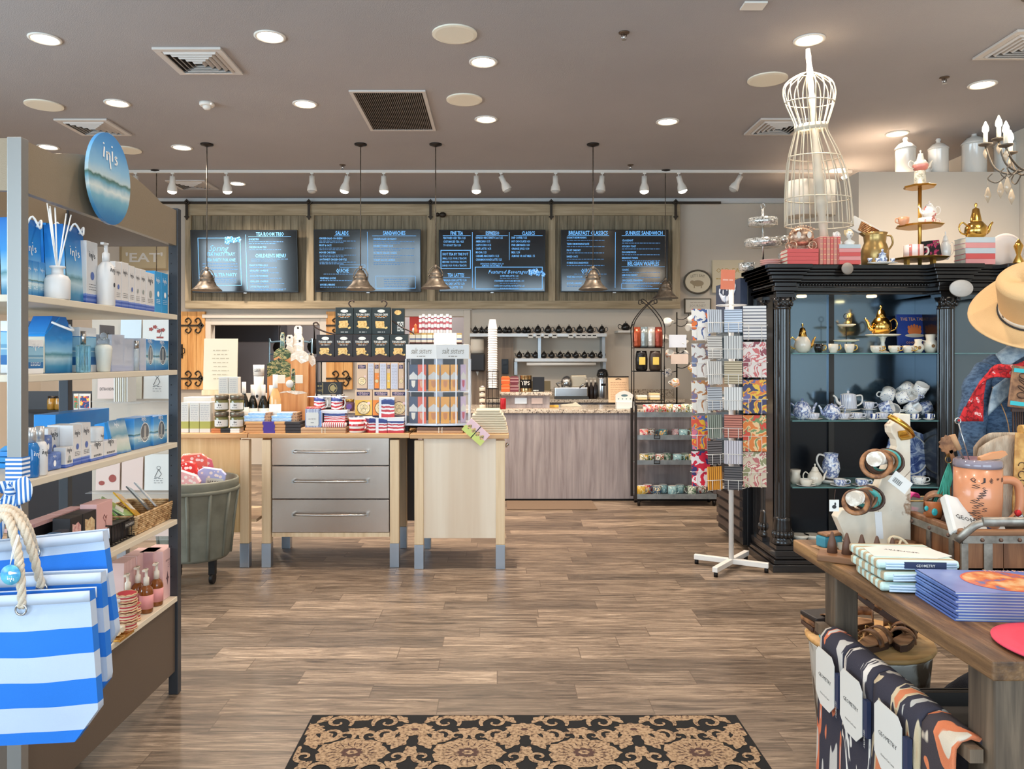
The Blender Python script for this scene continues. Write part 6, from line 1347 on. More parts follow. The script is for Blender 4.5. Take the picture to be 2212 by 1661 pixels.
wb = thing('wire_basket','black wire basket holding floral boxes on the fourth shelf, beside the wicker tray','basket',(-1.40,YX(265,-1.40),z+.001),rot=(0,0,PI/2)); f = MB(); w = .085; h = .075
for zz in(.003,h):f.tube([(-w,-.003,zz),(w,-.003,zz),(w,.12,zz),(-w,.12,zz)],.003,5,closed=True)
for k in range(9):xx = -w+2*w*k/8; f.tube([(xx,.12,.003),(xx,-.003,.003),(xx,-.003,h)],.0018,4)
for k in range(5):yy = .12*k/4; f.tube([(-w,yy,h),(-w,yy,.003),(w,yy,.003),(w,yy,h)],.0018,4)
obj('wire_frame',f,BLACKM,wb); obj('name_plate',MB().box(.0,w-.01,-.008,-.006,.045,.068),mat('plain_black_box'),wb); f = MB(); text(f,'FINCHBERRY',.038,.052,.009,.066,'C',0,-.0085); obj('lettering',f,PAPER,wb)
for k in range(3):solo('floral_box',MB().box(-.024,.024,0,.045,0,.062),BKP,'small black floral box inside the wire basket, %s'%['nearest the camera','middle one','nearest the wicker tray'][k],'box',(-1.415,YX(265,-1.4)-.052+.052*k,z+.006),group='boxes in the wire basket',rz=PI/2,bev=.001)
wk = thing('wicker_tray','woven wicker tray holding sachets at the far end of the fourth shelf','basket',(-1.40,(YX(289,-1.4)+YX(377,-1.4))/2-.01,z+.001),rot=(0,0,PI/2)); W2 = (YX(374,-1.4)-YX(289,-1.4))/2-.005
WIC = mat('wicker',(190,152,104),.7,pat=('noise',50,[(.35,(140,100,60)),(.5,(190,152,104)),(.7,(222,190,146))]),bump=(80,1,(1,1,3)))
f = MB()
for k in range(9):
 zz = .005+k*.0085; e = k*.0012
 for(p,q)in(((-W2-e,-.004-e),(W2+e,-.004-e)),((W2+e,-.004-e),(W2+e,.2)),((-W2-e,.2),(-W2-e,-.004-e)),((-W2,.2),(W2,.2))):
  n = 22; f.tube([(p[0]+(q[0]-p[0])*i/n,p[1]+(q[1]-p[1])*i/n+(.0022 if(i+k)%2 else-.0022)*(p[1]==q[1]),zz)for i in range(n+1)],.0046,5)
obj('woven_wall',f,WIC,wk); obj('base',MB().box(-W2,W2,0,.2,0,.004),WIC,wk)
for k,(dy,c,nm,rx,ry)in enumerate(((-.15,(120,170,80),'green',-.85,.35),(-.04,(226,170,40),'mustard yellow',-.8,.30),(.06,(90,96,100),'dark grey',-.75,.28),(.12,(176,178,180),'clear grey',-.7,.25),(-.10,(150,186,120),'pale green',-.95,-.1))):
 p = thing('sachet','%s fabric sachet in a clear sleeve leaning in the wicker tray'%nm,'sachet',(-1.44,wk.location.y+dy,z+.045+.004*k),group='sachets in the wicker tray',rot=(rx,ry,PI/2+.1*k)); obj('sleeve',MB().box(-.042,.042,0,.006,0,.135),mat('sachet_%d'%k,c,.25,coat=.5),p,bev=.002); obj('paper_label',MB().box(-.025,.025,-.001,0,.04,.075),PAPER,p)
for k in range(6):solo('paper_packet',MB().prism([(-.03,0),(.03,0),(.027,.05),(-.02,.055)],0,.004),CREAM,'cream paper packet in the front row of the fourth shelf, %s'%['nearest the post','second','third','fourth','fifth','beside the tote bags'][k],'packet',(-1.385,2.26+.05*k,z+.001),rot=(-.2,.1*(k%3-1),PI/2+.5),group='cream packets on the fourth shelf')
# bottom shelf
z = SZ[4]
PST = mat('pink_stripe_box',(226,186,182),.5,pat=('stripe','X',.012,.45,(206,160,158),(232,198,192))); PST2 = mat('pink_box_front',(228,186,182),.5)
for k,(a,b_)in enumerate(((268,294),(296,330),(331,351))):
 o = sbox('pink_box','tall pink striped box on the bottom shelf, %s'%['nearest the camera','middle','beside the one with a star'][k],'box',a,b_,z,.205,PST,-1.47 if k<2 else-1.43,.06,'pink striped boxes')
o = sbox('pink_box','pink box with a black four-pointed star touching the slate post, bottom shelf','box',352,380,z,.205,PST2,-1.395,.09,None); w = .09; f = MB()
pts = [(0,.03),(.006,.006),(.014,0),(.006,-.006),(0,-.03),(-.006,-.006),(-.014,0),(-.006,.006)]; q = len(f.v); f.v+=[(p[0]-.022,-.001,.085+p[1])for p in pts]; f.face(range(q,q+8)); text(f,'PINK HOUSE',-.018,.155,.009,.04,'C',0,-.001); [bars(f,-.02,.02,.145-.008*k,.0015,-.001,0,k,None,.01)for k in range(3)]; obj('print',f,mat('plum_ink',(110,80,84),.6),o)
AMB = mat('amber_oil',(150,84,30),.08,trans=.35,coat=.5); PLB = mat('pink_label',(224,150,148),.5); IVP = mat('ivory_pump',(226,214,196),.4)
for k,(a,xf,nm)in enumerate(((276,-1.44,'at the back near the white tumbler'),(298,-1.45,'at the back beside the pink boxes'),(316,-1.40,'in front, nearer the woven jars'),(338,-1.40,'in front, nearer the pink boxes'))):
 t = thing('oil_bottle','amber pump bottle with a pink label, '+nm,'bottle',(xf,YX(a,xf),z+.0006),group='amber pump bottles'); pump_bottle(t,.026,.108,AMB,IVP); obj('label',MB().lathe([(.0265,.018),(.0265,.072)],24),PLB,t)
t = thing('white_tumbler','white ribbed tumbler standing beside the woven jars','tumbler',(-1.42,YX(252,-1.42),z+.0006)); obj('cup',MB().lathe([(.027,0),(.030,.003),(.036,.11),(.034,.11),(.028,.006)],24),WMAT,t); obj('lid',MB().lathe([(.038,.11),(.038,.122),(.036,.124),(.001,.124)],24),WMAT,t)
RAF = mat('raffia',(206,166,124),.8,pat=('noise',60,[(.35,(160,116,78)),(.6,(220,186,146))])); REDW = mat('red_weave',(176,50,60),.7,pat=('stripe','Z',.012,.5,(176,50,60),(226,200,170)))
for j,(a,xf,ntier,s)in enumerate(((274,-1.385,4,1.0),(291,-1.40,2,.6))):
 for k in range(ntier):
  t = thing('woven_jar','red and tan raffia-woven jar, %s'%['bottom of the tall pile','second of the tall pile','third of the tall pile','top of the tall pile with a red lid','lower of the short pair','upper of the short pair'][k+4*j],'jar',(xf,YX(a,xf),z+.001+.0345*k),group='raffia-woven jars'); obj('jar',MB().lathe([(.03*s,0),(.034*s,.004),(.034*s,.028),(.031*s,.032)],20),REDW,t); f = MB()
  for zz in(.004,.029):f.tube([(.0355*s*math.cos(i*PI/10),.0355*s*math.sin(i*PI/10),zz+(.0012 if i%2 else-.0012))for i in range(20)],.0032,5,closed=True)
  obj('raffia_ring',f,RAF,t)
tr = thing('gold_tray','gold slatted tray with ivory cubes at the near end of the bottom shelf','tray',(-1.375,YX(255,-1.375),z+.001)); f = MB()
for k in range(7):f.box(-.03,.03,-.045+.014*k,-.037+.014*k,0,.006)
f.box(-.032,-.028,-.05,.055,0,.009).box(.028,.032,-.05,.055,0,.009); obj('slats',f,GOLD,tr)
for k in range(2):solo('soap_cube',MB().cb(0,0,0,.022,.022,.022),IVL,'ivory soap cube on the gold tray, %s'%('nearer the jars','nearer the totes')[k],'soap',(-1.378,YX(262-10*k,-1.378),z+.0105),group='ivory soap cubes',bev=.003)
# ---------------------------------------------------------------- ribbon on the near post
RBN = mat('striped_ribbon',(60,120,190),.6,pat=('stripe','Z',.0125,.5,(50,112,180),(236,236,240)))
rb_ = thing('ribbon_bow','blue and white striped ribbon tied round the near post','ribbon',(XF-.02,YN+.017,1.07))
obj('band',MB().box(-.0235,.0235,-.0195,.0195,-.0,.078),RBN,rb_)
RB2 = mat('striped_ribbon_loop',(60,120,190),.6,pat=('stripe','X',.0125,.5,(50,112,180),(236,236,240)))
def loop(pts,wd):
 f = MB(); P = lerp_path(pts,5); n = len(P); f.grid(lambda u,v:(P[min(n-1,int(u*(n-1)+.5))].x+(v-.5)*wd[0],P[min(n-1,int(u*(n-1)+.5))].y,P[min(n-1,int(u*(n-1)+.5))].z+(v-.5)*wd[1]),n-1,2); return f
obj('bow_loop',loop([(0,-.03,-.01),(.03,-.05,.02),(.05,-.05,-.01),(.04,-.045,-.05),(.012,-.03,-.03)],(.045,.02)),RB2,rb_,solid=.001); obj('bow_loop',loop([(0,-.03,-.01),(-.03,-.05,.0),(-.06,-.055,-.03),(-.05,-.045,-.06),(-.012,-.03,-.03)],(.03,.03)),RB2,rb_,solid=.001)
obj('tail',loop([(0,-.03,-.02),(.02,-.04,-.07),(.035,-.04,-.12),(.05,-.035,-.17)],(.035,.0)),RB2,rb_,solid=.001); obj('tail',loop([(0,-.03,-.02),(-.02,-.04,-.06),(-.03,-.04,-.12),(-.05,-.035,-.18)],(.035,.0)),RB2,rb_,solid=.001); obj('knot',MB().sph((0,-.032,-.015),.016,12,sz=.9),RBN,rb_)
# ---------------------------------------------------------------- hanging tote bags
def tote(lb,x0,x1,yt,yb,y,cut,phase,tilt,top_off,rz):
 """x0..x1, yt..yb in photo pixels at depth y"""
 w = (x1-x0)*y/FPX; h = (yb-yt)*y/FPX; cx = X((x0+x1)/2,y); c = cut*y/FPX
 t = thing('tote_bag',lb,'tote bag',(cx,y,Z(yb,y)),group='striped tote bags',rot=(0,tilt,rz))
 CV = mat('tote_canvas_%d'%int(phase*1000),(40,130,226),.75,pat=('stripe','Z',.132,.5,(34,118,212),(190,202,220),phase),bump=(900,.3))
 P = [(-w/2+c*.8,0),(w/2-c*.8,0),(w/2,c),(w/2-.008,h),(-w/2+.008,h),(-w/2,c)]
 f = MB()
 def side(s):
  def fn(u,v):
   zz = v*h; xl = -w/2+max(0,(c-zz)/c)*c*.8 if zz<c else-w/2+.008*(zz-c)/(h-c)
   bulge = .016*math.sin(PI*u)*math.sin(PI*min(1,v*1.05))+.005*math.sin(9*u+4*v)*math.sin(PI*u)*math.sin(PI*v)
   return(xl+(-2*xl)*u,-s*(.014+bulge),zz)
  return fn
 f.grid(side(1),24,24); f.grid(side(-1),24,24)
 for s0 in(0,1):
  b = len(f.v)
  for i in range(25):
   for sg in(1,-1):f.v.append(side(sg)(s0,i/24))
  for i in range(24):f.face((b+2*i,b+2*i+1,b+2*i+3,b+2*i+2),0,True)
 b = len(f.v); f.v+=[side(1)(0,0),side(1)(1,0),side(-1)(1,0),side(-1)(0,0)]; f.face((b,b+1,b+2,b+3))
 obj('canvas_body',f,CV,t)
 hb = MB(); hb.grid(lambda u,v:(-w/2+.006+(w-.012)*u,-.017-.006*math.sin(PI*u),h-.026+v*.028),16,1); hb.grid(lambda u,v:(-w/2+.006+(w-.012)*u,.017,h-.026+v*.028),16,1)
 obj('white_hem',hb,mat('hem_white',(200,208,222),.7),t,solid=.003)
 return t,w,h
TB = [tote('striped tote bag at the back of the hanging bunch, its top highest',-60,262,1160,1440,2.13,60,.045,-.10,0,.0),
tote('striped tote bag in the middle of the hanging bunch',-70,241,1240,1520,2.06,50,.035,-.04,0,.0),
tote('striped tote bag at the front of the hanging bunch, fully seen',-80,222,1280,1602,1.98,68,.062,-.05,0,.0)]
def rope(pts,r,n=9):
 P = lerp_path(pts,n); f = MB(); K = len(P)
 for s in range(3):
  Q = []
  for i,p in enumerate(P):
   t = (P[min(i+1,K-1)]-P[max(i-1,0)]).normalized(); u = t.orthogonal().normalized()if i==0 else(uu-t*uu.dot(t)).normalized(); uu = u; w = t.cross(u); a = s*2*PI/3+i*.85
   Q.append(p+u*(math.cos(a)*r*.52)+w*(math.sin(a)*r*.52))
  f.tube(Q,r*.62,6)
 return f
RP = mat('cotton_rope',(214,198,176),.85,bump=(300,.6))
def pp(x,y_,Y):return(X(x,Y),Y,Z(y_,Y))
hk_ = thing('bag_hook','dark hook on the near post carrying the tote bags','hook',(X(14,2.12),2.12,Z(1118,2.12))); obj('hook_arm',MB().tube([(-.0,.055,.0),(0,.02,.0),(0,-.14,.0),(0,-.15,.02)],.005,8),BLACKM,hk_)
for(g,pts_)in((2,[(48,1312,1.955),(44,1240,1.95),(38,1190,1.96),(22,1130,1.98),(6,1114,2.0),(-14,1140,1.98),(-30,1220,1.955),(-40,1314,1.955)]),(1,[(90,1268,2.03),(72,1200,2.0),(50,1140,1.99),(26,1108,2.02),(5,1104,2.05),(-14,1130,2.03),(-24,1200,2.02),(-34,1290,2.03)]),(0,[(75,1190,2.10),(64,1150,2.06),(46,1115,2.05),(24,1100,2.06),(4,1098,2.09),(-10,1120,2.09),(-20,1180,2.10)])):
 t,w,h = TB[g]; Mi = (Matrix.Translation(t.location)@t.rotation_euler.to_matrix().to_4x4()).inverted()
 W_ = [Mi@Vector(pp(a,b_,c))for a,b_,c in pts_]
 r_ = obj('rope_handle',rope(W_,.0105),RP,t)
 for e in(0,-1):
  p = W_[e]; obj('grommet',MB().tube([(p.x+.014*math.cos(i*PI/8),-.030,p.z-.004+.014*math.sin(i*PI/8))for i in range(16)],.0028,6,closed=True),CHROME,t)
tgd = thing('round_tag','round blue tag reading inis hanging from the tote ropes','tag',(X(22,1.93),1.93,Z(1242,1.93)))
obj('tag_disc',MB().lathe([(.001,0),(.0255,0),(.0255,.003),(.001,.003)],28,axis='Y'),mat('tag_sea',(60,160,210),.3,pat=('noise',30,[(.35,(30,120,190)),(.6,(110,200,220))])),tgd); f = MB(); inis(f,.004,-.015,.013,-.0035); disc(f,.006,.006,.011,.004,-.0035,0,10,None,0,.3,3); obj('lettering',f,INISW,tgd); obj('string',MB().tube([(0,0,.026),(.006,.0,.06),(.012,.01,.1)],.0012,5).tube([(0,0,.026),(.010,.0,.06),(.016,.01,.1)],.0012,5),INISW,tgd)
# ---------------------------------------------------------------- greeting card rack beyond the gondola
y = 4.05
cr = thing('card_rack','clear acrylic greeting card rack standing behind the cosmetics shelf','card rack',(0,0,0))
cx0,cx1 = X(186,y),X(368,y)
obj('back_panel',MB().box(cx0,cx1,y+.06,y+.066,.5,1.66),mat('rack_board',(206,190,172),.5,alpha=.85),cr)
f = MB(); [f.box(cx0,cx1,y-.01,y+.06,zz,zz+.004)for zz in(Z(742,y),Z(868,y),Z(1066,y),Z(1166,y))]; obj('pocket_ledge',f,ACR,cr)
f = MB(); [f.box(X(a,y)-.012,X(a,y)+.012,y+.067,y+.09,0,1.66)for a in(190,364)]; obj('leg',f,BLACKM,cr)
PKC = mat('pinkish_card',(214,190,178),.6)
def card(lb,x0,x1,yt,yb,m,art,yy=y):
 w = (x1-x0)*yy/FPX; h = (yb-yt)*yy/FPX; c = solo('greeting_card',MB().box(-w/2,w/2,0,.004,0,h),m,lb,'card',(X((x0+x1)/2,yy),yy+.03,Z(yb,yy)+.005),group='cards in the clear rack',rot=(-.04,0,0)); f = MB(); art(f,w,h)
 if f.v:obj('card_art',f,[mat('red_brown_art',(150,70,60),.6),INK],c)
 return c
def flowers_(f,w,h):[disc(f,w*(-.2+.14*k),h*(.55+.12*math.sin(2*k)),.012,.010,-.001,0,10,None,0,.2,5)for k in range(4)]; quad(f,-.0,w*.25,h*.12,h*.2,-.001,0); f.tube([(w*.12,-.001,h*.2),(w*.2,-.001,h*.5),(0,-.001,h*.6)],.001,4,m=1)
def words_(s):
 def g(f,w,h):text(f,s,0,h*.25,h*.09,w*.8,'C',0,-.001,1); [disc(f,w*(-.2+.2*k),h*.7,w*.09,w*.08,-.001,0,10,None,0,.2,5)for k in range(3)]
 return g
def figure_(f,w,h):disc(f,0,h*.62,w*.07,w*.07,-.001,1,12,None,.002); f.tube([(0,-.001,h*.58),(-w*.1,-.001,h*.42),(-w*.14,-.001,h*.36)],.0012,4,m=1); f.tube([(0,-.001,h*.58),(w*.1,-.001,h*.45),(w*.02,-.001,h*.36),(-w*.12,-.001,h*.36)],.0012,4,m=1); [bars(f,-w*.16,w*.16,h*(.2+.06*k),.002,-.001,1,k,None,.012)for k in range(3)]
def cup_(f,w,h):text(f,"YOU'RE MY",-w*.1,h*.85,h*.07,w*.6,'C',0,-.001,1); text(f,'CUP OF',-w*.14,h*.74,h*.07,w*.4,'C',0,-.001,1); disc(f,-w*.25,h*.22,w*.13,h*.07,-.001,0,12); disc(f,w*.2,h*.36,w*.16,h*.12,-.001,0,14)
card('greeting card with red flowers and a pot, highest in the clear rack',302,363,692,738,PAPER,flowers_); card('blank pale blue card beside the red flower card',254,299,688,738,mat('ice_card',(206,216,220),.5),lambda f,w,h:None)
card('tan card lettered EXTRAORDINARY in the clear rack',204,254,792,864,PKC,words_('EXTRAORDINARY')); card('white card with a bicycle drawing in the clear rack',304,363,782,864,PAPER,figure_); card('plain pale card between the tan card and the bicycle card',256,300,700+88,864,CREAM,lambda f,w,h:None)
card('brown-pink card reading YOU\'RE MY CUP OF, with teapots',200,252,992,1063,PKC,cup_); card('large white card with a small seated figure',306,367,985,1063,PAPER,figure_); card('plain pinkish card beside the teapot card',256,302,990,1063,PKC,lambda f,w,h:None)
card('pale card with a faint round drawing low in the rack',300,366,1092,1163,PKC,figure_)
for k in range(7):solo('envelope_card',MB().box(-.04,.04,0,.006,0,.14),CREAM if k%2 else PAPER,'upright cream envelope packed side-on in the rack, %s'%nth(k,7),'envelope',(X(258,4.0)+.011*k,4.0,Z(868,y)+.006),rz=PI/2-.1,group='envelopes packed side-on')
solo('rack_shelf',MB().box(X(250,4.0)-.02,X(300,4.0)+.04,3.94,4.04,Z(868,y)-.002,Z(868,y)+.004),ACR,'clear shelf under the side-on envelopes','shelf')
# dark picture stand farther back
y = 6.6
ds = thing('picture_stand','dark shelf with small colourful pictures seen low between the cosmetics shelves','shelf unit',(0,0,0)); obj('back_board',MB().box(X(40,y),X(270,y),y+.1,y+.13,0,Z(846,y)),mat('plain_black_box'),ds); obj('ledge',MB().box(X(40,y),X(270,y),y,y+.1,Z(886,y)-.02,Z(886,y)),BLACKM,ds)
for k,(a,b_,c)in enumerate(((152,162,(90,130,90)),(164,188,(44,72,120)),(194,212,(214,214,210)),(215,236,(196,186,170)))):
 p = solo('picture_card',MB().box(-(b_-a)*y/FPX/2,(b_-a)*y/FPX/2,0,.01,0,.14),PAPER,'small picture card on the dark far stand, %s'%['green sliver','blue with red flowers','white with grey','beige at the end'][k],'card',(X((a+b_)/2,y),y+.05,Z(886,y)+.001),group='picture cards on the dark stand'); w = (b_-a)*y/FPX*.4; obj('picture',MB().box(-w,w,-.001,0,.015,.12),mat('picture_%d'%k,c,.6,pat=('blobs',30,[c,c,(214,70,50),(236,200,90)])if k<2 else None),p)
for k in range(2):solo('honey_jar',MB().lathe([(.03,0),(.035,.01),(.035,.08),(.028,.1),(.028,.12)],16,m=[0,0,0,1]),[mat('honey',(150,110,40),.15,coat=.5),BLACKM],'honey-coloured jar on the dark far stand, %s'%('farther from','nearer')[k]+' the picture cards','jar',(X(104+16*k,y),y+.05,Z(886,y)+.001),group='honey jars on the far stand')
# ================================================================= black carved china cabinet
EBO = mat('ebonised_wood',(24,22,22),.22,coat=.5,pat=('noise',5,[(.3,(18,16,16)),(.7,(34,30,28))]))
MIR = mat('cabinet_mirror',(120,140,156),.12,.95); SGL = mat('shelf_glass',(150,200,200),.05,alpha=.35); SGE = mat('shelf_glass_edge',(96,140,138),.2)
KX0,KX1,KY,KB = 1.84,3.9,5.07,5.58
kb = thing('china_cabinet','black carved china cabinet with fluted columns and glass shelves of crockery','cabinet',(0,0,0))
f = MB()
for i,(z0,z1,e)in enumerate(((0,.05,0),(.052,.08,.012),(.082,.10,.03),(.102,.14,.022))):f.box(KX0+e,KX1,KY+e,KB,z0,z1)
obj('plinth',f,EBO,kb,bev=.004)
CX0,CYF = 1.88,5.12
def corn(f,x0,x1,y0,side=True):
 for z0,z1,e in((1.868,1.885,.0),(1.887,1.915,.02),(1.917,1.945,.012),(1.947,1.962,.035),(1.964,1.99,.045),(1.992,2.012,.062),(2.014,2.030,.075),(2.032,2.06,.09)):
  f.box(x0-(e if side else 0),x1+(e if side else 0),y0-e,KB,z0,z1)
f = MB(); corn(f,CX0,KX1,CYF+.05); corn(f,CX0,2.0,CYF); corn(f,2.965,3.12,CYF-.03); corn(f,3.45,3.62,CYF-.03); obj('cornice',f,EBO,kb,bev=.003)
f = MB()
for k in range(44):xx = 2.06+k*.02; f.sph((xx,CYF+.03,1.932),.009,6)
for k in range(16):f.sph((CX0-.014,CYF+.02+k*.026,1.932),.009,6)
obj('cornice_beads',f,EBO,kb)
def column(x,y,w=.105):
 f = MB(); n = 40
 prof = lambda a:w*.5*(1-.07*(1 if math.sin(a*14)>0 else 0))
 for zz in(.36,1.765):
  for j in range(n*2):a = PI*j/n; r = prof(a+.01); f.v.append((x+r*math.cos(a),y+w*.5+r*math.sin(a),zz))
 for j in range(n*2):k = (j+1)%(n*2); f.face((j,k,n*2+k,n*2+j),0,False)
 c = obj('column',f,EBO,kb)
 g = MB().box(x-w*.62,x+w*.62,y-.008,y+w+.01,1.845,1.867).lathe([(w*.5,1.765),(w*.56,1.775),(w*.5,1.785),(w*.5,1.80),(w*.66,1.845)],20,(x,y+w*.5,0))
 for s in(-1,1):
  for q in range(14):a = q*.5; rr = .019*(1-q/16); g.sph((x+s*(w*.5+rr*math.cos(a)*.6),y-.002,1.832+rr*math.sin(a)),.007,6)
 for q in range(7):g.sph((x-w*.42+q*w*.14,y+.004+.0*q,1.80+.008*(q%2)),.012,6,sz=1.5)
 obj('capital',g,EBO,kb)
 g = MB().box(x-w*.62,x+w*.62,y-.01,y+w+.01,.142,.17).lathe([(w*.62,.17),(w*.66,.185),(w*.6,.2),(w*.52,.215),(w*.58,.25),(w*.6,.29),(w*.54,.33),(w*.56,.345),(w*.5,.36)],24,(x,y+w*.5,0))
 for q in range(9):a = PI+PI*q/8; g.sph((x+w*.58*math.cos(a),y+w*.5+w*.58*math.sin(a),.24),.016,6,sz=1.7)
 obj('column_foot',g,EBO,kb)
for x,y in((1.94,CYF),(1.93,CYF+.24),(3.04,CYF-.02),(3.53,CYF-.02),(3.15,CYF+.2)):column(x,y)
obj('back_mirror',MB().box(2.0,KX1,KB-.012,KB-.004,1.0,1.868),MIR,kb); obj('back_panel',MB().box(2.0,KX1,KB-.012,KB-.004,.14,.999),mat('dark_mirror_reflection',(20,22,28),.2),kb); obj('back_board',MB().box(KX0+.04,KX1,KB-.003,KB+.01,.14,1.868),EBO,kb)  # lower mirror's dark reflection put in as a near-black gloss panel
obj('side_panel',MB().box(CX0+.012,CX0+.03,CYF+.10,KB-.004,.14,1.868),EBO,kb); obj('divider',MB().box(2.42,2.46,KB-.03,KB-.013,.14,1.868).box(3.06,3.10,CYF+.10,KB-.013,.14,1.868),EBO,kb)
obj('cabinet_floor',MB().box(CX0+.03,KX1,CYF+.02,KB-.012,.142,.165),EBO,kb)
SK = [1.471,1.012,.560]
for z in SK:
 obj('glass_shelf',MB().box(2.0,3.06,CYF+.035,KB-.013,z-.008,z),SGL,kb); obj('shelf_edge',MB().box(2.0,3.06,CYF+.030,CYF+.035,z-.008,z),SGE,kb)
 obj('glass_shelf',MB().box(3.10,KX1,CYF+.035,KB-.013,z-.008,z),SGL,kb)
for xx in(2.13,2.62):
 obj('cabinet_lamp',MB().lathe([(.001,1.858),(.03,1.860),(.034,1.866)],16,(xx,CYF+.2,0)),mat('cab_lamp',(255,214,150),.5,emit=7),kb)
 l = lamp('cabinet_beam','SPOT',(xx,CYF+.2,1.85),(0,0,0),7,(1,.72,.42),spot_size=rad(130),spot_blend=.8,shadow_soft_size=.03); l.parent = kb
obj('oval_medallion',MB().lathe([(.001,0),(.075,.0),(.08,.006)],28,(3.04+.02,CYF-.115,1.895),axis='Y',sy=.72),mat('pearl_plaque',(198,192,184),.5,bump=(60,.6)),kb,label='pale oval relief plaque'); obj('oval_medallion',MB().lathe([(.001,0),(.036,.0),(.04,.006)],24,(X(1830,5.05),5.04,2.03),axis='Y',sy=1),mat('stone_plaque',(150,138,126),.6,bump=(60,.6)),kb,label='small round stone-grey plaque')
# crockery
def cup(lb,px_,y,z,r,h,m,grp,hs=1,saucer=None,handle=None,inner=None):
 t = thing('teacup',lb,'cup',(X(px_,y),y,z+.0006),0 if hs>0 else PI,grp)
 z0 = .0
 if saucer:obj('saucer',MB().lathe([(r*.6,0),(r*1.0,.004),(r*1.55,.012),(r*1.5,.013),(r*.6,.005)],22),saucer,t); z0 = .005
 obj('bowl',MB().lathe([(r*.62,z0),(r*.7,z0+.004),(r*.97,z0+h*.5),(r,z0+h),(r*.94,z0+h),(r*.9,z0+h*.5),(r*.001,z0+.01)],20,m=[0,0,0,1,1,1]),[m,inner or CERAM],t)
 obj('handle',MB().tube(lerp_path([(r*.95,0,z0+h*.8),(r*1.5,0,z0+h*.85),(r*1.6,0,z0+h*.45),(r*.9,0,z0+h*.25)],4),.004,6),handle or m,t)
 return t
CREAMC = mat('cream_china',(226,218,201),.15,coat=.5); STRC = mat('blue_pinstripe',(214,216,224),.15,coat=.4,pat=('stripe','X',.0085,.4,(140,150,180),(232,232,234))); BWC = mat('blue_white_china',(226,230,236),.15,coat=.5,pat=('noise',34,[(.44,(232,234,238)),(.5,(150,166,200)),(.56,(60,80,140)),(.64,(226,230,238))])); DOTC = mat('dotted_china',(236,234,230),.15,coat=.4,pat=('spots',70,(238,236,230),(110,124,160),.26)); BOLD = mat('bold_blue_stripe',(236,234,230),.2,pat=('stripe','X',.026,.42,(44,70,130),(238,236,230)))
zc = SK[0]; y = 5.22
teapot('gold and white teapot at the column end of the top glass shelf',(X(1736,5.22),5.24,zc+.001),.056,.115,[CREAMC,GOLD,GOLD,GOLD],1,0,None,1.3)
for k,(a,m,nm)in enumerate(((1768,BLACKG,'black'),(1800,CREAMC,'ivory'),(1835,CREAMC,'ivory'))):cup('%s straight cup with a gold handle on the top glass shelf, %s'%(nm,['beside the gold-lidded teapot','below the tiered plates','nearest the cake stand'][k]),a,5.19,zc,.032,.06,m,'gold-handled cups',handle=GOLD,inner=GOLD if k!=1 else CREAMC)
N2 = []
for k,a in enumerate((1893,1932,1962)):
 t = cup('cream cup with a gold numeral 2, %s'%['in front of the cake stand','middle of the three','in front of the blue book'][k],a,5.18,zc,.038,.048,CREAMC,'cream cups with gold numerals',handle=GOLD); q = MB(); text(q,'2',.008,.012,.024,None,'C',.02,0); q.v = [(p[0],-math.sqrt(max(1e-9,.0385**2-p[0]**2)),p[2])for p in q.v]; obj('numeral',q,GOLD,t)
for k,a in enumerate((1987,2014)):
 t = thing('milk_jug','round cream jug with a gold oval, %s'%('squat, beside the numeral cups','tall-necked, at the end of the top glass shelf')[k],'jug',(X(a,5.22),5.24,zc+.001),group='cream jugs'); s = (.85,1.15)[k]; obj('body',MB().lathe([(.024*s,0),(.042*s,.03*s),(.04*s,.055*s),(.024*s,.08*s),(.03*s,.11*s),(.027*s,.11*s),(.02*s,.08*s)],22),CREAMC,t); obj('handle',MB().tube(lerp_path([(.026*s,0,.1*s),(.06*s,0,.09*s),(.055*s,0,.05*s),(.038*s,0,.035*s)],4),.004,6),CREAMC,t); obj('gold_oval',MB().lathe([(.001,0),(.012,0)],14,(-.01,-.043*s,.04*s),axis='Y'),mat('bronze_oval',(150,110,70),.4,.5),t)
t = thing('cake_stand','white pedestal cake stand under the large gold teapot','cake stand',(X(1907,5.34),5.34,zc+.001)); obj('pedestal',MB().lathe([(.045,0),(.04,.006),(.014,.02),(.018,.045),(.012,.07),(.02,.105),(.03,.112)],24),CREAMC,t); obj('plate',MB().lathe([(.001,.112),(.095,.116),(.115,.124),(.115,.130),(.09,.124),(.001,.120)],32),CREAMC,t)
teapot('large polished gold teapot on the white cake stand',(X(1903,5.34),5.34,zc+.1255),.07,.125,GOLD,-1,0,None,1.25)
t = thing('tiered_plate_stand','black-ringed stand with two small tilted plates inside the cabinet','plate stand',(X(1828,5.36),5.36,zc+.001)); obj('rod',MB().cyl((0,0,0),.003,.24,8).cyl((0,0,0),.05,.004,20),BLACKM,t); obj('ring_top',MB().tube([(.018*math.cos(a*PI/10),0,.258+.018*math.sin(a*PI/10))for a in range(20)],.0025,5,closed=True),BLACKM,t)
for z_,r_ in((.075,.085),(.185,.062)):obj('plate',MB().lathe([(.001,z_),(r_*.7,z_+.001),(r_,z_+.012),(r_,z_+.016),(r_*.7,z_+.006),(.001,z_+.005)],28),CREAMC,t)
bk = thing('recipe_book','upright blue book with an orange crown on its cover','book',(X(1982,5.42),5.44,zc+.001),rot=(-.12,0,0)); w,h = .122,.28
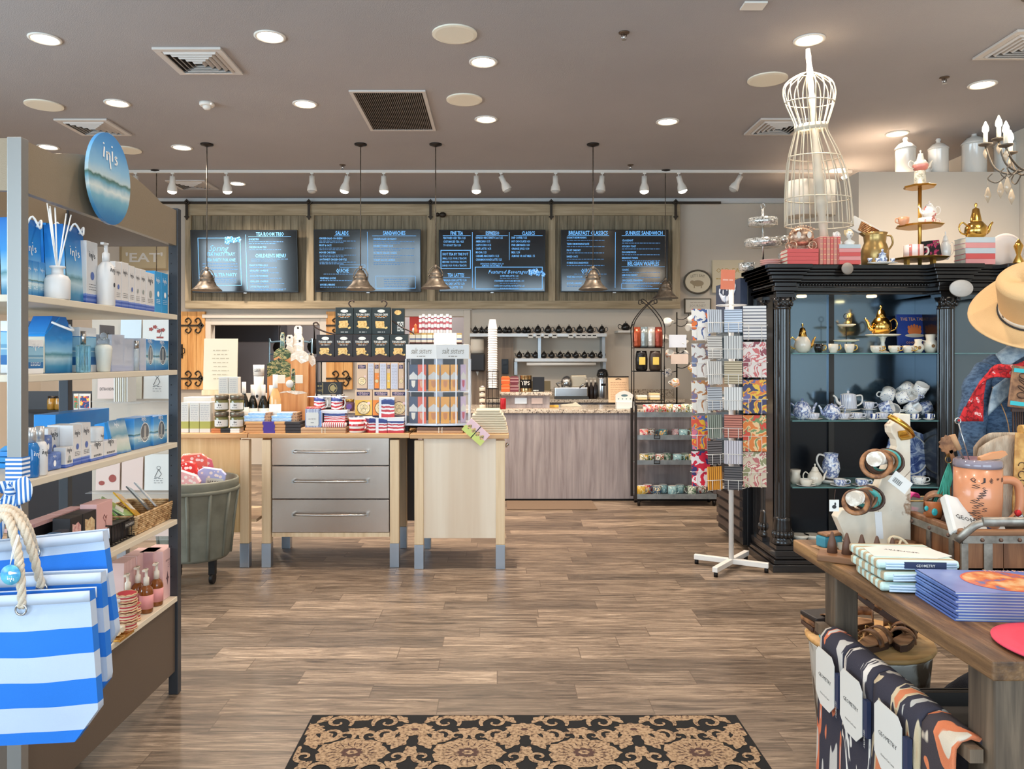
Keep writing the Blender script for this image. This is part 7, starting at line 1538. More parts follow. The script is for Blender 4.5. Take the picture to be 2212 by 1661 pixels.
obj('book_body',MB().box(-w,w,0,.02,0,h),mat('royal_blue_cover',(40,64,140),.4),bk,bev=.002); q = MB(); text(q,'THE TEA TABLE',0,h*.84,.022,w*1.6,'C',.01,-.001); text(q,'COOKING &',0,h*.24,.016,w*1.1,'C',.01,-.001); text(q,'CROWNS',0,h*.12,.024,w*1.3,'C',.01,-.001); obj('lettering',q,mat('gold_print',(230,170,110),.5),bk)
q = MB(); disc(q,0,h*.56,.05,.03,-.001,0,20); [disc(q,-.04+.02*k,h*.66+.012*(1-abs(k-2)/2),.009,.014,-.0013,0,10)for k in range(5)]; disc(q,0,h*.45,.07,.014,-.0012,1,20); obj('crown_art',q,[mat('crown_orange',(226,120,60),.5),CREAM],bk)
zc = SK[1]
teapot('blue and white sprigged teapot at the column end of the middle glass shelf',(X(1738,5.2),5.24,zc+.001),.062,.12,BWC,1,tall=.9)
t = solo('upturned_cup',MB().lathe([(.001,.052),(.03,.052),(.036,.02),(.038,0)],20),DOTC,'upturned cup serving as a pedestal for the pinstriped teapot','cup',(X(1828,5.34),5.34,zc+.001)); solo('saucer_plate',MB().lathe([(.001,0),(.06,.002),(.09,.010),(.09,.014),(.001,.005)],28),CERAM,'white plate balanced under the pinstriped teapot','plate',(X(1828,5.34),5.34,zc+.0535))
t = thing('teapot','straight-sided pinstriped teapot raised on a plate','teapot',(X(1832,5.34),5.34,zc+.069)); obj('body',MB().lathe([(.055,0),(.058,.004),(.052,.095),(.05,.1)],26),STRC,t); obj('lid',MB().lathe([(.05,.1),(.03,.106),(.006,.108),(.009,.12),(.001,.128)],18),STRC,t); obj('spout',MB().tube(lerp_path([(-.05,0,.03),(-.075,0,.045),(-.085,0,.075),(-.105,0,.092)],4),[.013-.0006*i for i in range(13)],8),CERAM,t); obj('handle',MB().tube(lerp_path([(.052,0,.088),(.095,0,.09),(.095,0,.04),(.056,0,.015)],4),.006,7),CERAM,t)
teapot('cream teapot with blue flowers and a ring-topped lid',(X(1797,5.19),5.19,zc+.001),.056,.105,BWC,-1,tall=.8)
cup('pinstriped cup raised on a saucer behind the front row',1876,5.34,zc+.055,.038,.055,STRC,None,1,CERAM); solo('upturned_bowl',MB().lathe([(.001,.054),(.028,.054),(.04,0)],20),STRC,'upturned pinstriped bowl under the raised cup','bowl',(X(1876,5.34),5.34,zc+.001))
for k,(a,nm)in enumerate(((1757,'in front of the sprigged teapot'),(1822,'in front of the flowered teapot'),(1850,'tucked behind the previous cup'),(1905,'farther along, beside the bold striped cups'))):cup('wide pinstriped cup on a saucer, %s'%nm,a,5.19+.03*(k>1),zc,.040,.042,STRC,'pinstriped cups',-1 if k==0 else 1,CERAM)
for k,a in enumerate((1888,1938,1977,2006)):cup('little cup with bold navy stripes on the middle shelf, %s'%nth(k,4,'left'),a,5.165,zc,.024,.040,BOLD,'bold striped cups',-1 if k==2 else 1,CERAM)
R = random.Random(8)
for k,(a,b_,rx,rz)in enumerate(((1903,862,1.2,.8),(1935,868,1.3,-.5),(1962,866,1.0,.4),(1990,862,1.3,1.4),(1915,838,.9,2.4),(1943,840,1.2,.9),(1973,838,1.2,-.7),(1955,826,1.0,2.0),(1982,828,.6,.3))):
 mug('white flower-dotted mug tumbled in the heap on the middle shelf, %s'%['lowest, towards the teapots','lowest, second','lowest, third','lowest, at the cabinet divider','second layer, towards the teapots','second layer, middle','second layer, towards the divider','on top, towards the teapots','on top, towards the divider'][k],(X(a,5.3),5.30+.03*(k%2),Z(b_+16,5.3)-.02),.045,.078,DOTC if k%3 else BWC,group='heap of dotted mugs',rot=(rx,0,rz),name='tumbled_mug')
zc = SK[2]
t = thing('water_jug','tall blue and white jug with a looped handle on the lowest glass shelf','jug',(X(1795,5.32),5.32,zc+.034)); obj('body',MB().lathe([(.04,0),(.05,.02),(.06,.07),(.056,.11),(.044,.14),(.05,.175),(.046,.175),(.038,.14)],26),BWC,t); obj('handle',MB().tube(lerp_path([(-.042,0,.155),(-.085,0,.165),(-.10,0,.12),(-.07,0,.06),(-.052,0,.04)],5),.007,7),CERAM,t)
solo('plate_stack',MB().lathe([(.001,0),(.07,.002),(.10,.02),(.10,.03),(.001,.012)],28),CERAM,'white plate under the tall blue and white jug','plate',(X(1795,5.32),5.32,zc+.001))
teapot('round white teapot with gold knob on the lowest glass shelf',(X(1763,5.2),5.22,zc+.001),.05,.10,[CREAMC,CREAMC,CREAMC,CREAMC],1,tall=1.1); solo('gold_finial',MB().sph((0,0,0),.011,10),GOLD,'small gold ball on the lid of the round white teapot','finial',(X(1763,5.2),5.22,zc+.145))if False else None
for k,(a,m,nm)in enumerate(((1741,CREAMC,'cream cup with saucer in front of the round white teapot'),(1815,BWC,'blue patterned cup and saucer in front of the jug plate'),(1862,BWC,'blue patterned cup and saucer near the tall platter'))):cup(nm,a,5.18,zc,.042,.044,m,'cups on the lowest shelf',1,CERAM)
solo('creamer',MB().lathe([(.025,0),(.04,.03),(.03,.07),(.036,.1),(.032,.1)],20),CREAMC,'small gold-necked creamer at the column end of the lowest shelf','creamer',(X(1722,5.25),5.28,zc+.001))
pt = thing('platter','large scalloped blue and white platter standing upright','platter',(X(1972,5.4),5.42,zc+.001),rot=(-.12,0,0)); obj('platter_body',MB().prism([((.17+.006*math.cos(8*a))*math.cos(a),.185+(.18+.006*math.cos(8*a))*math.sin(a))for a in[2*PI*i/48 for i in range(48)]],0,.012),mat('blue_transfer',(90,110,160),.2,coat=.5,pat=('noise',12,[(.4,(60,76,130)),(.5,(110,130,176)),(.6,(214,222,236))],(1,1,1),2)),pt); q = MB(); q.tube([(.13*math.cos(a),-.002,.185+.14*math.sin(a))for a in[2*PI*i/32 for i in range(32)]],.006,5,closed=True); obj('inner_rim',q,CERAM,pt)
cup('white cup with blue stripes in front of the standing platter',1985,5.25,zc,.045,.05,DOTC,None,1,CERAM)
for k in range(3):solo('white_dish',MB().lathe([(.02,0),(.05,.03),(.06,.05),(.056,.05)],20),CREAMC,'white dish on the cabinet floor behind the table corner, %s'%nth(k,3),'dish',(X(1722+28*k,5.3),5.25,.166),group='white dishes on the cabinet floor')
# ---------------------------------------------------------------- things on the cabinet top
ZT_ = 2.0605
def T2(px_,y):return(X(px_,y),y,ZT_)
cs_ = thing('crystal_stand','two-tier cut crystal stand at the cabinet corner','cake stand',T2(1648,5.42)); CRY = mat('cut_crystal',(200,200,190),.15,.5,pat=('noise',90,[(.35,(110,106,96)),(.5,(206,204,196)),(.65,(246,244,238))]))
for z_,r_ in((.17,.125),(.32,.10)):obj('crystal_tier',MB().lathe([(.001,z_),(r_,z_),(r_*1.02,z_+.05),(r_*.98,z_+.05),(r_*.96,z_+.008)],26),CRY,cs_)
obj('rod',MB().cyl((0,0,0),.008,.44,10).lathe([(.06,0),(.05,.02),(.01,.03)],20).tube([(.014*math.cos(a*PI/8),0,.46+.018*math.sin(a*PI/8))for a in range(16)],.003,5,closed=True),CHROME,cs_)
for k,(a,z_)in enumerate(((1690,.19),(1697,.07),(1612,.0))):solo('crystal_bowl',MB().lathe([(.02,0),(.055,.01),(.06,.06),(.056,.06)],20),CRY,'small cut crystal bowl, %s'%['highest, half hidden behind the carriage','just behind the carriage wheels','low at the very corner of the cornice'][k],'bowl',(X(a,5.5),5.48,ZT_+z_),group='crystal bowls')
solo('glass_riser',MB().cb(0,0,0,.12,.08,.189),mat('frosted_riser',(214,206,192),.3,alpha=.5),'frosted block under the highest crystal bowl','block',(X(1690,5.5)+.0,5.48,ZT_))if False else None
for k in range(3):solo('pink_saucer',MB().lathe([(.03,0),(.07,.012),(.07,.016),(.03,.006)],22),mat('pink_glass',(226,170,160),.1,coat=.5,alpha=.8),'pink glass dish beside the crystal stand, %s'%['bottom','middle','top'][k],'dish',(X(1664,5.2),5.20,ZT_+.001+.014*k),group='pink glass dishes')
def book_stack(nm,px0,px1,y,cols,h,grp,yb=None,d=.13):
 w = (px1-px0)*y/FPX; R = random.Random(px0); n = len(cols)
 for k,(c,cn)in enumerate(cols):
  b = thing('book','%s book in the flat stack %s, %s'%(cn,nm,(['bottom']+[ORD[j]+' from the bottom' for j in range(1,n-1)]+['top'])[k]),'book',(X((px0+px1)/2,y),y,ZT_+k*h+.0004),R.uniform(-.03,.03),grp)
  obj('cover',MB().box(-w/2,w/2,0,d,0,.0025).box(-w/2,w/2,0,d,h-.0035,h-.001).box(-w/2,w/2,-.002,.002,0,h-.001),mat('book_'+cn.replace(' ','_'),c,.6),b); obj('pages',MB().box(-w/2+.003,w/2-.003,.003,d-.003,.0026,h-.0036),CREAM,b)
CO_,PK_,GY_ = ((214,92,88),'coral red'),((224,150,146),'pink'),((196,204,206),'pale grey')
book_stack('under the carriage',1701,1768,5.06,[CO_]*4,.026,'books under the carriage')
book_stack('under the two busts',1813,1859,5.06,[CO_,PK_,CO_,PK_,GY_],.0265,'books under the busts')
book_stack('under the gold teapot',2086,2150,5.06,[PK_,CO_,GY_,PK_,GY_],.036,'books under the gold teapot')
for k in range(6):
 b = thing('book','upright pink-brown book with gilt spine beside the coral stack, %s'%nth(k,6),'book',(X(1771+7.6*k,5.07),5.07,ZT_+.0005),group='upright gilt books'); obj('cover',MB().box(0,.022,0,.12,0,.185),mat('gilt_book_%d'%(k%2),((206,140,124),(214,110,100))[k%2],.5),b,bev=.003); q = MB(); [q.box(.004,.018,-.0012,0,.03+.035*j,.034+.035*j)for j in range(5)]; obj('gilt_bands',q,mat('gilt',(232,196,140),.3,.7),b)
BRZ = mat('rose_bronze',(196,158,126),.3,.6,pat=('noise',40,[(.35,(140,100,80)),(.6,(222,190,160))]))
cg = thing('toy_carriage','rose bronze ornamental coach on the coral books','ornament',(X(1732,5.12),5.13,ZT_+.1045)); obj('coach_body',MB().lathe([(.03,.03),(.055,.045),(.075,.08),(.072,.115),(.05,.14),(.02,.15)],20,sx=1.15,sy=.6),BRZ,cg)
for dx in(-.035,.035):obj('coach_window',MB().lathe([(.001,0),(.015,0)],14,(dx,-.050,.095),axis='Y',sy=1.5),mat('coach_pearl',(226,214,200),.3),cg)
for dx in(-.068,.065):
 for dy in(-.03,.03):obj('wheel',MB().tube([(dx+.026*math.cos(a*PI/10),dy,.027+.026*math.sin(a*PI/10))for a in range(20)],.005,6,closed=True).tube([(dx-.024,dy,.027),(dx+.024,dy,.027)],.003,5).tube([(dx,dy,.003),(dx,dy,.05)],.003,5),BRZ,cg)
q = MB(); [q.sph((-.07+.0175*k,-.035,.135+.02*math.sin(PI*k/8)),.008,8)for k in range(9)]; q.tube([(-.08,0,.03),(-.09,0,.08),(-.07,0,.12)],.004,6).tube([(-.09,0,.02),(.09,0,.02)],.004,6); obj('scroll_trim',q,BRZ,cg)
for k,(a,s)in enumerate(((1810,.85),(1836,1))):
 b = thing('bust','small white %s bust on the books beside the carriage'%('curly-haired','gold-haired')[k],'bust',(X(a,5.1),5.11,ZT_+.134),group='white busts'); obj('shoulders',MB().lathe([(.03*s,0),(.032*s,.006),(.04*s,.02),(.012*s,.038),(.012*s,.05)],18,sy=.7),CERAM,b)
 hd = MB().sph((0,0,.072*s),.024*s,16,sy=1.05,sz=1.2); hd.sph((0,-.025*s,.068*s),.005*s,8,sz=1.3); obj('head',hd,CERAM,b); q = MB(); [q.sph((.022*s*math.cos(a_),.008+.016*s*math.sin(a_),(.082+.012*math.sin(a_*3))*s),.011*s,8)for a_ in[i*2*PI/12 for i in range(12)]]; q.sph((0,.004,.092*s),.019*s,10); obj('hair',q,CERAM if k==0 else mat('pale_gold_hair',(222,196,150),.4),b)
 q = MB(); [q.sph((sx*.009*s,-.0235*s,.076*s),.0025*s,6)for sx in(-1,1)]; q.sph((0,-.0245*s,.058*s),.003*s,6,sx=1.6); obj('face_details',q,mat('brown_paint',(120,90,80),.5),b)
OGD = mat('old_gold',(176,146,92),.3,.7)
pj = thing('gold_pitcher','matt gold pitcher with a loop handle on the cabinet top','pitcher',(X(1893,5.16),5.18,ZT_+.001)); obj('body',MB().lathe([(.075,0),(.085,.01),(.088,.10),(.08,.13),(.068,.16),(.072,.2),(.08,.225),(.076,.225),(.064,.16)],28),OGD,pj); obj('handle',MB().tube(lerp_path([(.074,0,.21),(.11,0,.205),(.122,0,.16),(.10,0,.12),(.078,0,.11)],5),.0065,7),OGD,pj); obj('lip',MB().prism([(-.075,.205),(-.1,.228),(-.07,.228)],-.02,.02),OGD,pj)
fbx = thing('flatware_box','white box of rose gold flatware tilted against the pitcher','flatware box',(X(1872,5.3),5.31,ZT_+.225),rot=(-.3,rad(28),0)); obj('tray',MB().box(-.13,.13,0,.02,0,.11),PAPER,fbx,bev=.003); obj('dark_liner',MB().box(-.07,.075,-.001,0,.015,.095),mat('gold_liner',(150,110,70),.4),fbx); q = MB(); [q.cyl((-.06,-.004,.024+.013*k),.004,.13,8,axis='X')for k in range(6)]; obj('flatware',q,mat('rose_gold',(226,170,120),.2,1),fbx)
solo('small_teaset',MB().lathe([(.02,0),(.03,.02),(.02,.05),(.026,.055),(.005,.07),(.008,.085),(.001,.09)],18),BWC,'tiny flowered teapot on a plate before the gold pitcher','teapot',(X(1907,5.05),5.055,ZT_+.012)); solo('saucer_plate',MB().lathe([(.03,0),(.10,.006),(.10,.010),(.001,.005)],24,sy=.5),CERAM,'white oval dish under the tiny tea set at the cornice edge','plate',(X(1907,5.06),5.06,ZT_+.001))
for k in range(4):solo('tiny_cup',MB().lathe([(.008,0),(.014,.014),(.016,.024),(.013,.024)],12),BWC,'tiny flowered cup on the oval dish, %s'%nth(k,4),'cup',(X(1878+17*k,5.05)-.004,5.035+.004*k,ZT_+.012),group='tiny cups')
gt = thing('gold_tier_stand','three-tier gold stand with octagonal plates holding teaware','tier stand',T2(1987,5.2)); GP = mat('gold_plate',(196,150,70),.3,.8)
yy = 5.2; tz = [Z(560,yy)-ZT_,Z(489,yy)-ZT_,Z(404,yy)-ZT_]; tr_ = [.185,.155,.105]
for z_,r_ in zip(tz,tr_):obj('tier_plate',MB().lathe([(.001,z_-.006),(r_*.9,z_-.006),(r_,z_+.004),(r_*.98,z_+.006),(r_*.88,z_),(.001,z_)],8,sm=False),GP,gt)
obj('stem',MB().cyl((0,0,0),.012,tz[2],12).lathe([(.03,tz[0]),(.014,tz[0]+.03)],14).lathe([(.03,tz[1]),(.014,tz[1]+.03)],14),GP,gt); obj('foot',MB().box(-.10,-.08,-.02,.02,0,tz[0]-.006).box(.08,.10,-.02,.02,0,tz[0]-.006),GP,gt)
def onT(px_,k):return(X(px_,yy),yy-.06 if k==0 else yy-.03,ZT_+tz[k]+.001)
FLC = mat('floral_china',(240,232,226),.15,coat=.5,pat=('noise',22,[(.56,(240,234,226)),(.62,(214,90,100)),(.68,(120,140,90)),(.74,(240,234,226))]))
t = mug('wide pink and white mug with a figure print on the lowest gold tier',onT(1963,0),.062,.085,mat('pink_print_mug',(232,196,190),.2,pat=('stripe','X',.045,.3,(206,120,110),(238,220,214))),group=None,handle=CERAM)
solo('floral_tile',MB().box(-.062,.062,0,.03,0,.125),mat('black_floral_tile',(30,28,30),.3,pat=('noise',24,[(.5,(26,24,26)),(.57,(206,60,110)),(.61,(24,22,24)),(.68,(214,196,150))])),'black square box with pink and cream flowers leaning on the lowest gold tier','box',(X(2012,yy),yy-.03,ZT_+tz[0]+.002),rot=(-.1,-.12,.1),bev=.002)
teapot('slim white coffee pot on the lowest gold tier',(X(2046,yy),yy+.02,ZT_+tz[0]+.001),.036,.13,CERAM,-1,tall=1.1)
teapot('white floral teapot stacked on its own cup, middle gold tier',(X(2002,yy),yy-.03,ZT_+tz[1]+.052),.046,.085,FLC,-1); cup('floral cup under the stacked teapot, middle gold tier',2002,yy-.03,ZT_+tz[1],.056,.05,FLC,None,1)
cup('orange-white cup with a spoon on the middle gold tier',1952,yy-.03,ZT_+tz[1],.035,.055,mat('peach_cup',(226,160,120),.3),None,-1)
lj = thing('glass_candle_jar','glass cylinder with a painted tower under a pink teapot, top gold tier','jar',onT(1982,2)); obj('glass_cylinder',MB().lathe([(.036,0),(.036,.10),(.032,.10)],24),mat('pale_jar',(226,222,206),.1,alpha=.6,pat=('noise',30,[(.5,(226,222,206)),(.6,(150,150,130)),(.66,(226,222,206))])),lj); obj('candle',MB().lathe([(.012,.0),(.014,.03),(.003,.05)],10),mat('candle_glow',(255,236,200),.5,emit=2),lj)
teapot('small pink-banded teapot on top of the glass cylinder',(X(1983,yy),yy-.03,ZT_+tz[2]+.102),.05,.075,[mat('pink_banded',(224,150,136),.2,coat=.4,pat=('band',[(0,(214,130,116)),(.5,(230,160,146)),(.62,(236,226,206))])),CREAMC,CREAMC,CREAMC],1,tall=1.4)
teapot('ornate shiny gold teapot on the flat pile of books',(X(2112,5.12),5.14,ZT_+.181),.07,.12,GOLD,1,tall=1.5)
solo('standing_plate',MB().lathe([(.001,0),(.09,.002),(.125,.012),(.125,.016),(.001,.008)],36,axis='Y'),mat('pink_rim_plate',(226,214,206),.15,coat=.4),'pale plate standing on edge behind the hat','plate',(X(2180,5.3),5.32,ZT_+.126)); solo('gold_ornament',MB().lathe([(.02,0),(.035,.03),(.012,.08),(.03,.14),(.005,.19)],16),GOLD,'gold ornament half hidden behind the hat on the cabinet top','ornament',(X(2200,5.2),5.2,ZT_+.001))
# lidded jars on the partition
for k,(a,s,nm)in enumerate(((1961,1.0,'above the pink-banded teapot'),(2032,.98,'in the middle, beside a white spout'),(2110,1.18,'tallest, in front of the sloping wall'),(2178,1.1,'behind the chandelier arms'))):
 j = thing('lidded_jar','white lidded jar on the partition, '+nm,'jar',(X(a,7.3),7.34,Z(371,7.2)+.001),group='white lidded jars'); obj('jar_body',MB().lathe([(.085*s,0),(.09*s,.006),(.09*s,.24*s),(.094*s,.25*s)],28),CERAM,j); obj('lid',MB().lathe([(.098*s,.25*s),(.095*s,.262*s),(.06*s,.30*s),(.025*s,.315*s),(.018*s,.33*s),(.026*s,.345*s),(.018*s,.362*s),(.001,.366*s)],24),CERAM,j)
solo('white_spout_pot',MB().lathe([(.03,0),(.04,.03),(.022,.07),(.001,.08)],16).tube([(.03,0,.03),(.055,0,.06),(.06,0,.1)],.009,8),CERAM,'small white pot with a spout between the first two lidded jars','pot',(X(2002,7.3),7.3,Z(371,7.2)+.001))
# ---------------------------------------------------------------- wire dress form
WIRE = mat('ivory_wire',(206,194,172),.6); yf = 5.24
df = thing('dress_form','ivory wire dress form on a turned wooden pole, standing on the cabinet','dress form',(X(1785,yf),yf,ZT_)); ox,oz = df.location.x,ZT_
PR = [(152,1747,11),(160,1747,17),(168,1748,34),(180,1748,50),(198,1748,56),(222,1749,52),(250,1751,42),(276,1752,34),(300,1755,41),(340,1760,56),(380,1764,65),(430,1767,70),(488,1769,72)]
def fpt(i,a,sc=1):
 y_,xc,hw = PR[i]; r = hw*yf/FPX*sc; return(X(xc,yf)-ox+r*math.cos(a),r*.62*math.sin(a),Z(y_,yf)-oz)
for k in range(18):
 a = 2*PI*(k+.5)/18; obj('vertical_wire',MB().tube(lerp_path([fpt(i,a)for i in range(1,len(PR))],3),.0042,5),WIRE,df)
for i in(1,5,9,11,12):obj('hoop',MB().tube([fpt(i,2*PI*j/28)for j in range(28)],.0045,5,closed=True),WIRE,df)
q = MB(); b0 = 0
for j in range(32):
 for dz in(-.022,.022):p = fpt(7,2*PI*j/32,1.03); q.v.append((p[0],p[1],p[2]+dz+.01*math.cos(2*PI*j/32)))
for j in range(32):k2 = (j+1)%32; q.face((2*j,2*k2,2*k2+1,2*j+1),0,True)
obj('waist_band',q,WIRE,df,solid=.004)
top = (X(1745,yf)-ox,0,min(Z(106,yf),3.575)-oz); n = 30; bot = Vector((0,0,0)); tp = Vector(top)
rr = [.024,.03,.022,.026,.032,.026,.03,.024,.034,.036,.03,.034,.034,.03,.026,.028,.024,.022,.024,.022,.02,.022,.02,.026,.018,.022,.018,.022,.016,.018,.014]
obj('turned_pole',MB().tube([bot.lerp(tp,i/n)for i in range(n+1)],rr,14),mat('painted_pole',(200,190,172),.6),df); obj('round_base',MB().lathe([(.11,0),(.11,.012),(.05,.03),(.03,.05)],26),mat('painted_pole'),df)
for k,(a,b_,w)in enumerate(((1732,432,34),(1786,430,18))):solo('drum_shade',MB().lathe([(w*5.2/FPX,-.12),(w*5.2/FPX,.13)],28).cyl((0,0,ZT_-Z(b_,5.5)+.001),.007,Z(b_,5.5)-ZT_+.1,8),mat('shade_white',(226,218,204),.6,alpha=.8),'pale drum shade seen through the wire dress form, %s one'%('wider','narrower')[k],'lampshade',(X(a,5.5),5.50,Z(b_,5.5)),group='drum shades',solid=.002)
for k,(a,w)in enumerate(((1732,0),(1786,.2))):solo('shade_stand',MB().cyl((0,0,0),.008,Z(432,5.6)-.12,8).cyl((0,0,0),.10,.015,18),WHITE,'white lamp stand under the %s drum shade'%('wider','narrower')[k],'lamp stand',(X(a,5.62),5.66+w,.0))if False else None
# ---------------------------------------------------------------- chandelier
yc_ = 4.5; chx,chz = X(2232,yc_),Z(330,yc_); ch = thing('chandelier','iron scroll chandelier with lit candle bulbs and hanging glass drops','chandelier',(chx,yc_,chz)); IRC = mat('aged_iron',(110,100,88),.45,.6)
obj('stem',MB().lathe([(.012,-.12),(.03,-.08),(.018,-.02),(.035,.04),(.014,.10),(.01,.3)],14).cyl((0,0,.3),.006,CEIL-chz-.3,6),IRC,ch); obj('canopy',MB().lathe([(.07,CEIL-chz-.001),(.06,CEIL-chz-.03),(.01,CEIL-chz-.04)],18),IRC,ch)
GLD = mat('smoky_drop',(206,184,156),.1,alpha=.85,coat=.5); BUL = mat('flame_bulb',(255,240,210),.4,emit=22)
for k,(a,L_,zz)in enumerate(((178,.2,.09),(205,.26,.02),(245,.19,.05),(300,.22,.03),(20,.2,.05),(90,.2,.06),(140,.24,.10))):
 dx,dy = math.cos(rad(a)),math.sin(rad(a))
 P = lerp_path([(0,0,-.06),(dx*L_*.4,dy*L_*.4,-.11),(dx*L_*.8,dy*L_*.8,-.06),(dx*L_,dy*L_,zz-.02)],5); arm = obj('arm',MB().tube(P,.006,7).tube(lerp_path([(dx*L_*.5,dy*L_*.5,-.1),(dx*L_*.75,dy*L_*.75,-.15),(dx*L_*.95,dy*L_*.95,-.12),(dx*L_*.85,dy*L_*.85,-.09)],4),.004,6),IRC,ch)
 obj('drip_pan',MB().lathe([(.008,0),(.035,.008),(.04,.016)],16,(dx*L_,dy*L_,zz-.02)),IRC,arm); obj('candle_sleeve',MB().cyl((dx*L_,dy*L_,zz-.01),.012,.07,12),mat('ivory_sleeve',(230,218,196),.5),arm); obj('flame_bulb',MB().lathe([(.008,0),(.018,.018),(.016,.04),(.004,.07),(.001,.075)],14,(dx*L_,dy*L_,zz+.06)),BUL,arm)
 obj('glass_drop',MB().lathe([(.001,-.10),(.022,-.055),(.009,-.01),(.002,0)],8,(dx*L_*.95,dy*L_*.95,-.17),sy=.6).cyl((dx*L_*.95,dy*L_*.95,-.17),.0012,.05,4),GLD,ch)
 obj('glass_drop',MB().lathe([(.001,-.07),(.017,-.035),(.004,0)],8,(dx*L_,dy*L_,zz-.03),sy=.6),GLD,ch)
l = lamp('candle_light','POINT',(0,0,.12),(0,0,0),6,WARM,shadow_soft_size=.2); l.parent = ch
# ---------------------------------------------------------------- drinks cooler
ck = thing('drinks_cooler','tall black drinks cooler with a louvred base and a skull picture on its header','cooler',(0,0,0)); QX = 1.80; q0,q1 = 5.63,6.26
BLK2 = mat('cooler_black',(26,25,27),.35)
obj('cooler_body',MB().box(QX+.05,QX+.7,q0,q1,.04,2.03),BLK2,ck,bev=.006); obj('header_panel',MB().box(QX,QX+.05,q0,q1,1.74,2.03),mat('slate_header',(62,70,90),.4),ck)
obj('glass_door',MB().box(QX+.0,QX+.03,q0+.01,q1-.01,.60,1.735),mat('cooler_glass',(50,64,74),.06,coat=.6),ck); obj('door_handle',MB().cyl((QX-.02,q0+.06,.8),.012,.7,10),CHROME,ck)
q = MB(); [q.box(QX+.0,QX+.03,q0+.02,q1-.02,.10+.075*k,.10+.075*k+.045)for k in range(6)]; obj('louvre',q,mat('louvre_brown',(70,58,52),.5),ck); obj('base_frame',MB().box(QX+.02,QX+.05,q0,q1,.05,.6),BLK2,ck)
Mx = T(QX,(q0+q1)/2,1.87,-PI/2); q = MB(); disc(q,0,-.02,.055,.075,-.003,0,16,Mx); disc(q,0,-.08,.03,.04,-.0035,0,12,Mx)
for s in(-1,1):q.tube([Mx@Vector(p)for p in((s*.04,-.004,.03),(s*.12,-.004,.04),(s*.2,-.004,.09),(s*.16,-.004,.13))],[.03,.024,.016,.004],6,flat=.2); disc(q,s*.025,.0,.012,.015,-.005,1,8,Mx)
obj('skull_art',q,[mat('bone_white',(206,212,224),.6),INK],ck); q = MB(); [disc(q,-.2+.1*k,.11-.02*(k%2),.02,.02,-.004,0,8,Mx)for k in range(5)]; obj('flower_art',q,mat('pale_flower',(190,196,206),.6),ck)
# ---------------------------------------------------------------- greeting card spinner
sx,sy = 1.597,5.19; sp = thing('card_spinner','white wire spinner rack of cards and patterned napkins on a cross foot','card rack',(sx,sy,0)); SW = mat('white_enamel',(222,218,212),.4)
obj('pole',MB().cyl((0,0,.06),.017,Z(622,sy)-.06,16),SW,sp)
for ex,ey in((1.375,5.306),(1.42,4.965),(1.81,5.07),(1.775,5.41)):
 v = Vector((ex-sx,ey-sy)); a = math.atan2(v.y,v.x); L_ = v.length; obj('foot_arm',MB().box(0,L_,-.018,.018,.032,.066).move(T(rz=a)),SW,sp,bev=.003); obj('foot_cap',MB().cyl((v.x*.94,v.y*.94,0),.014,.032,10),BLACKM,sp)
q = MB()
for zz in(Z(660,5.2),Z(860,5.2),Z(1050,5.2)):q.tube([(.10*math.cos(a),.10*math.sin(a),zz)for a in[2*PI*i/20 for i in range(20)]],.003,5,closed=True); q.tube([(-.1,0,zz),(.1,0,zz)],.003,5).tube([(0,-.1,zz),(0,.1,zz)],.003,5)
obj('hub_ring',q,SW,sp)
sgc = solo('rack_sign',MB().box(-.048,.048,0,.002,0,.135),mat('coral_card',(232,130,96),.6),'coral sign card clipped to the top of the white spinner pole','sign',(X(1572.5,5.16),5.168,Z(625,5.16)),rot=(0,.03,0)); q = MB(); bars(q,-.035,.035,.06,.010,-.001,0,2,None,.03); obj('fine_print',q,mat('pale_coral',(244,190,170),.6),sgc)
CP = [((238,232,224),[(240,234,226),(240,234,226),(70,96,150),(230,120,60)]),((226,222,216),[(230,226,220),(230,226,220),(150,120,110),(120,130,160)]),((226,218,206),[(232,226,216),(232,226,216),(190,130,80),(130,120,150)]),((226,140,100),[(226,90,70),(236,180,60),(90,110,170),(220,120,140)]),((206,50,70),[(240,232,232),(214,40,66),(214,40,66),(60,60,110)]),((230,224,216),[(226,222,216),(226,222,216),(190,90,110),(226,222,216)]),((226,210,206),[(232,222,216),(206,110,110),(232,222,216),(150,80,90)]),((220,170,90),[(70,70,110),(236,196,70),(226,130,70),(110,110,160)]),((226,150,90),[(226,130,60),(236,200,150),(120,150,100),(214,80,60)]),((200,160,150),[(214,200,176),(190,110,110),(230,220,200),(150,150,110)])]
NAMES = ['white with red and blue flower medallions','grey-white with small shells','pale with tan wave marks','orange and blue floral','white with crimson poppies','striped white with a rose','white with red roses','sunflower on slate','orange and green floral','dusty pink blossom']
cm = [mat('card_print_%d'%i,c[0],.5,pat=('blobs',16,c[1]))for i,c in enumerate(CP)]
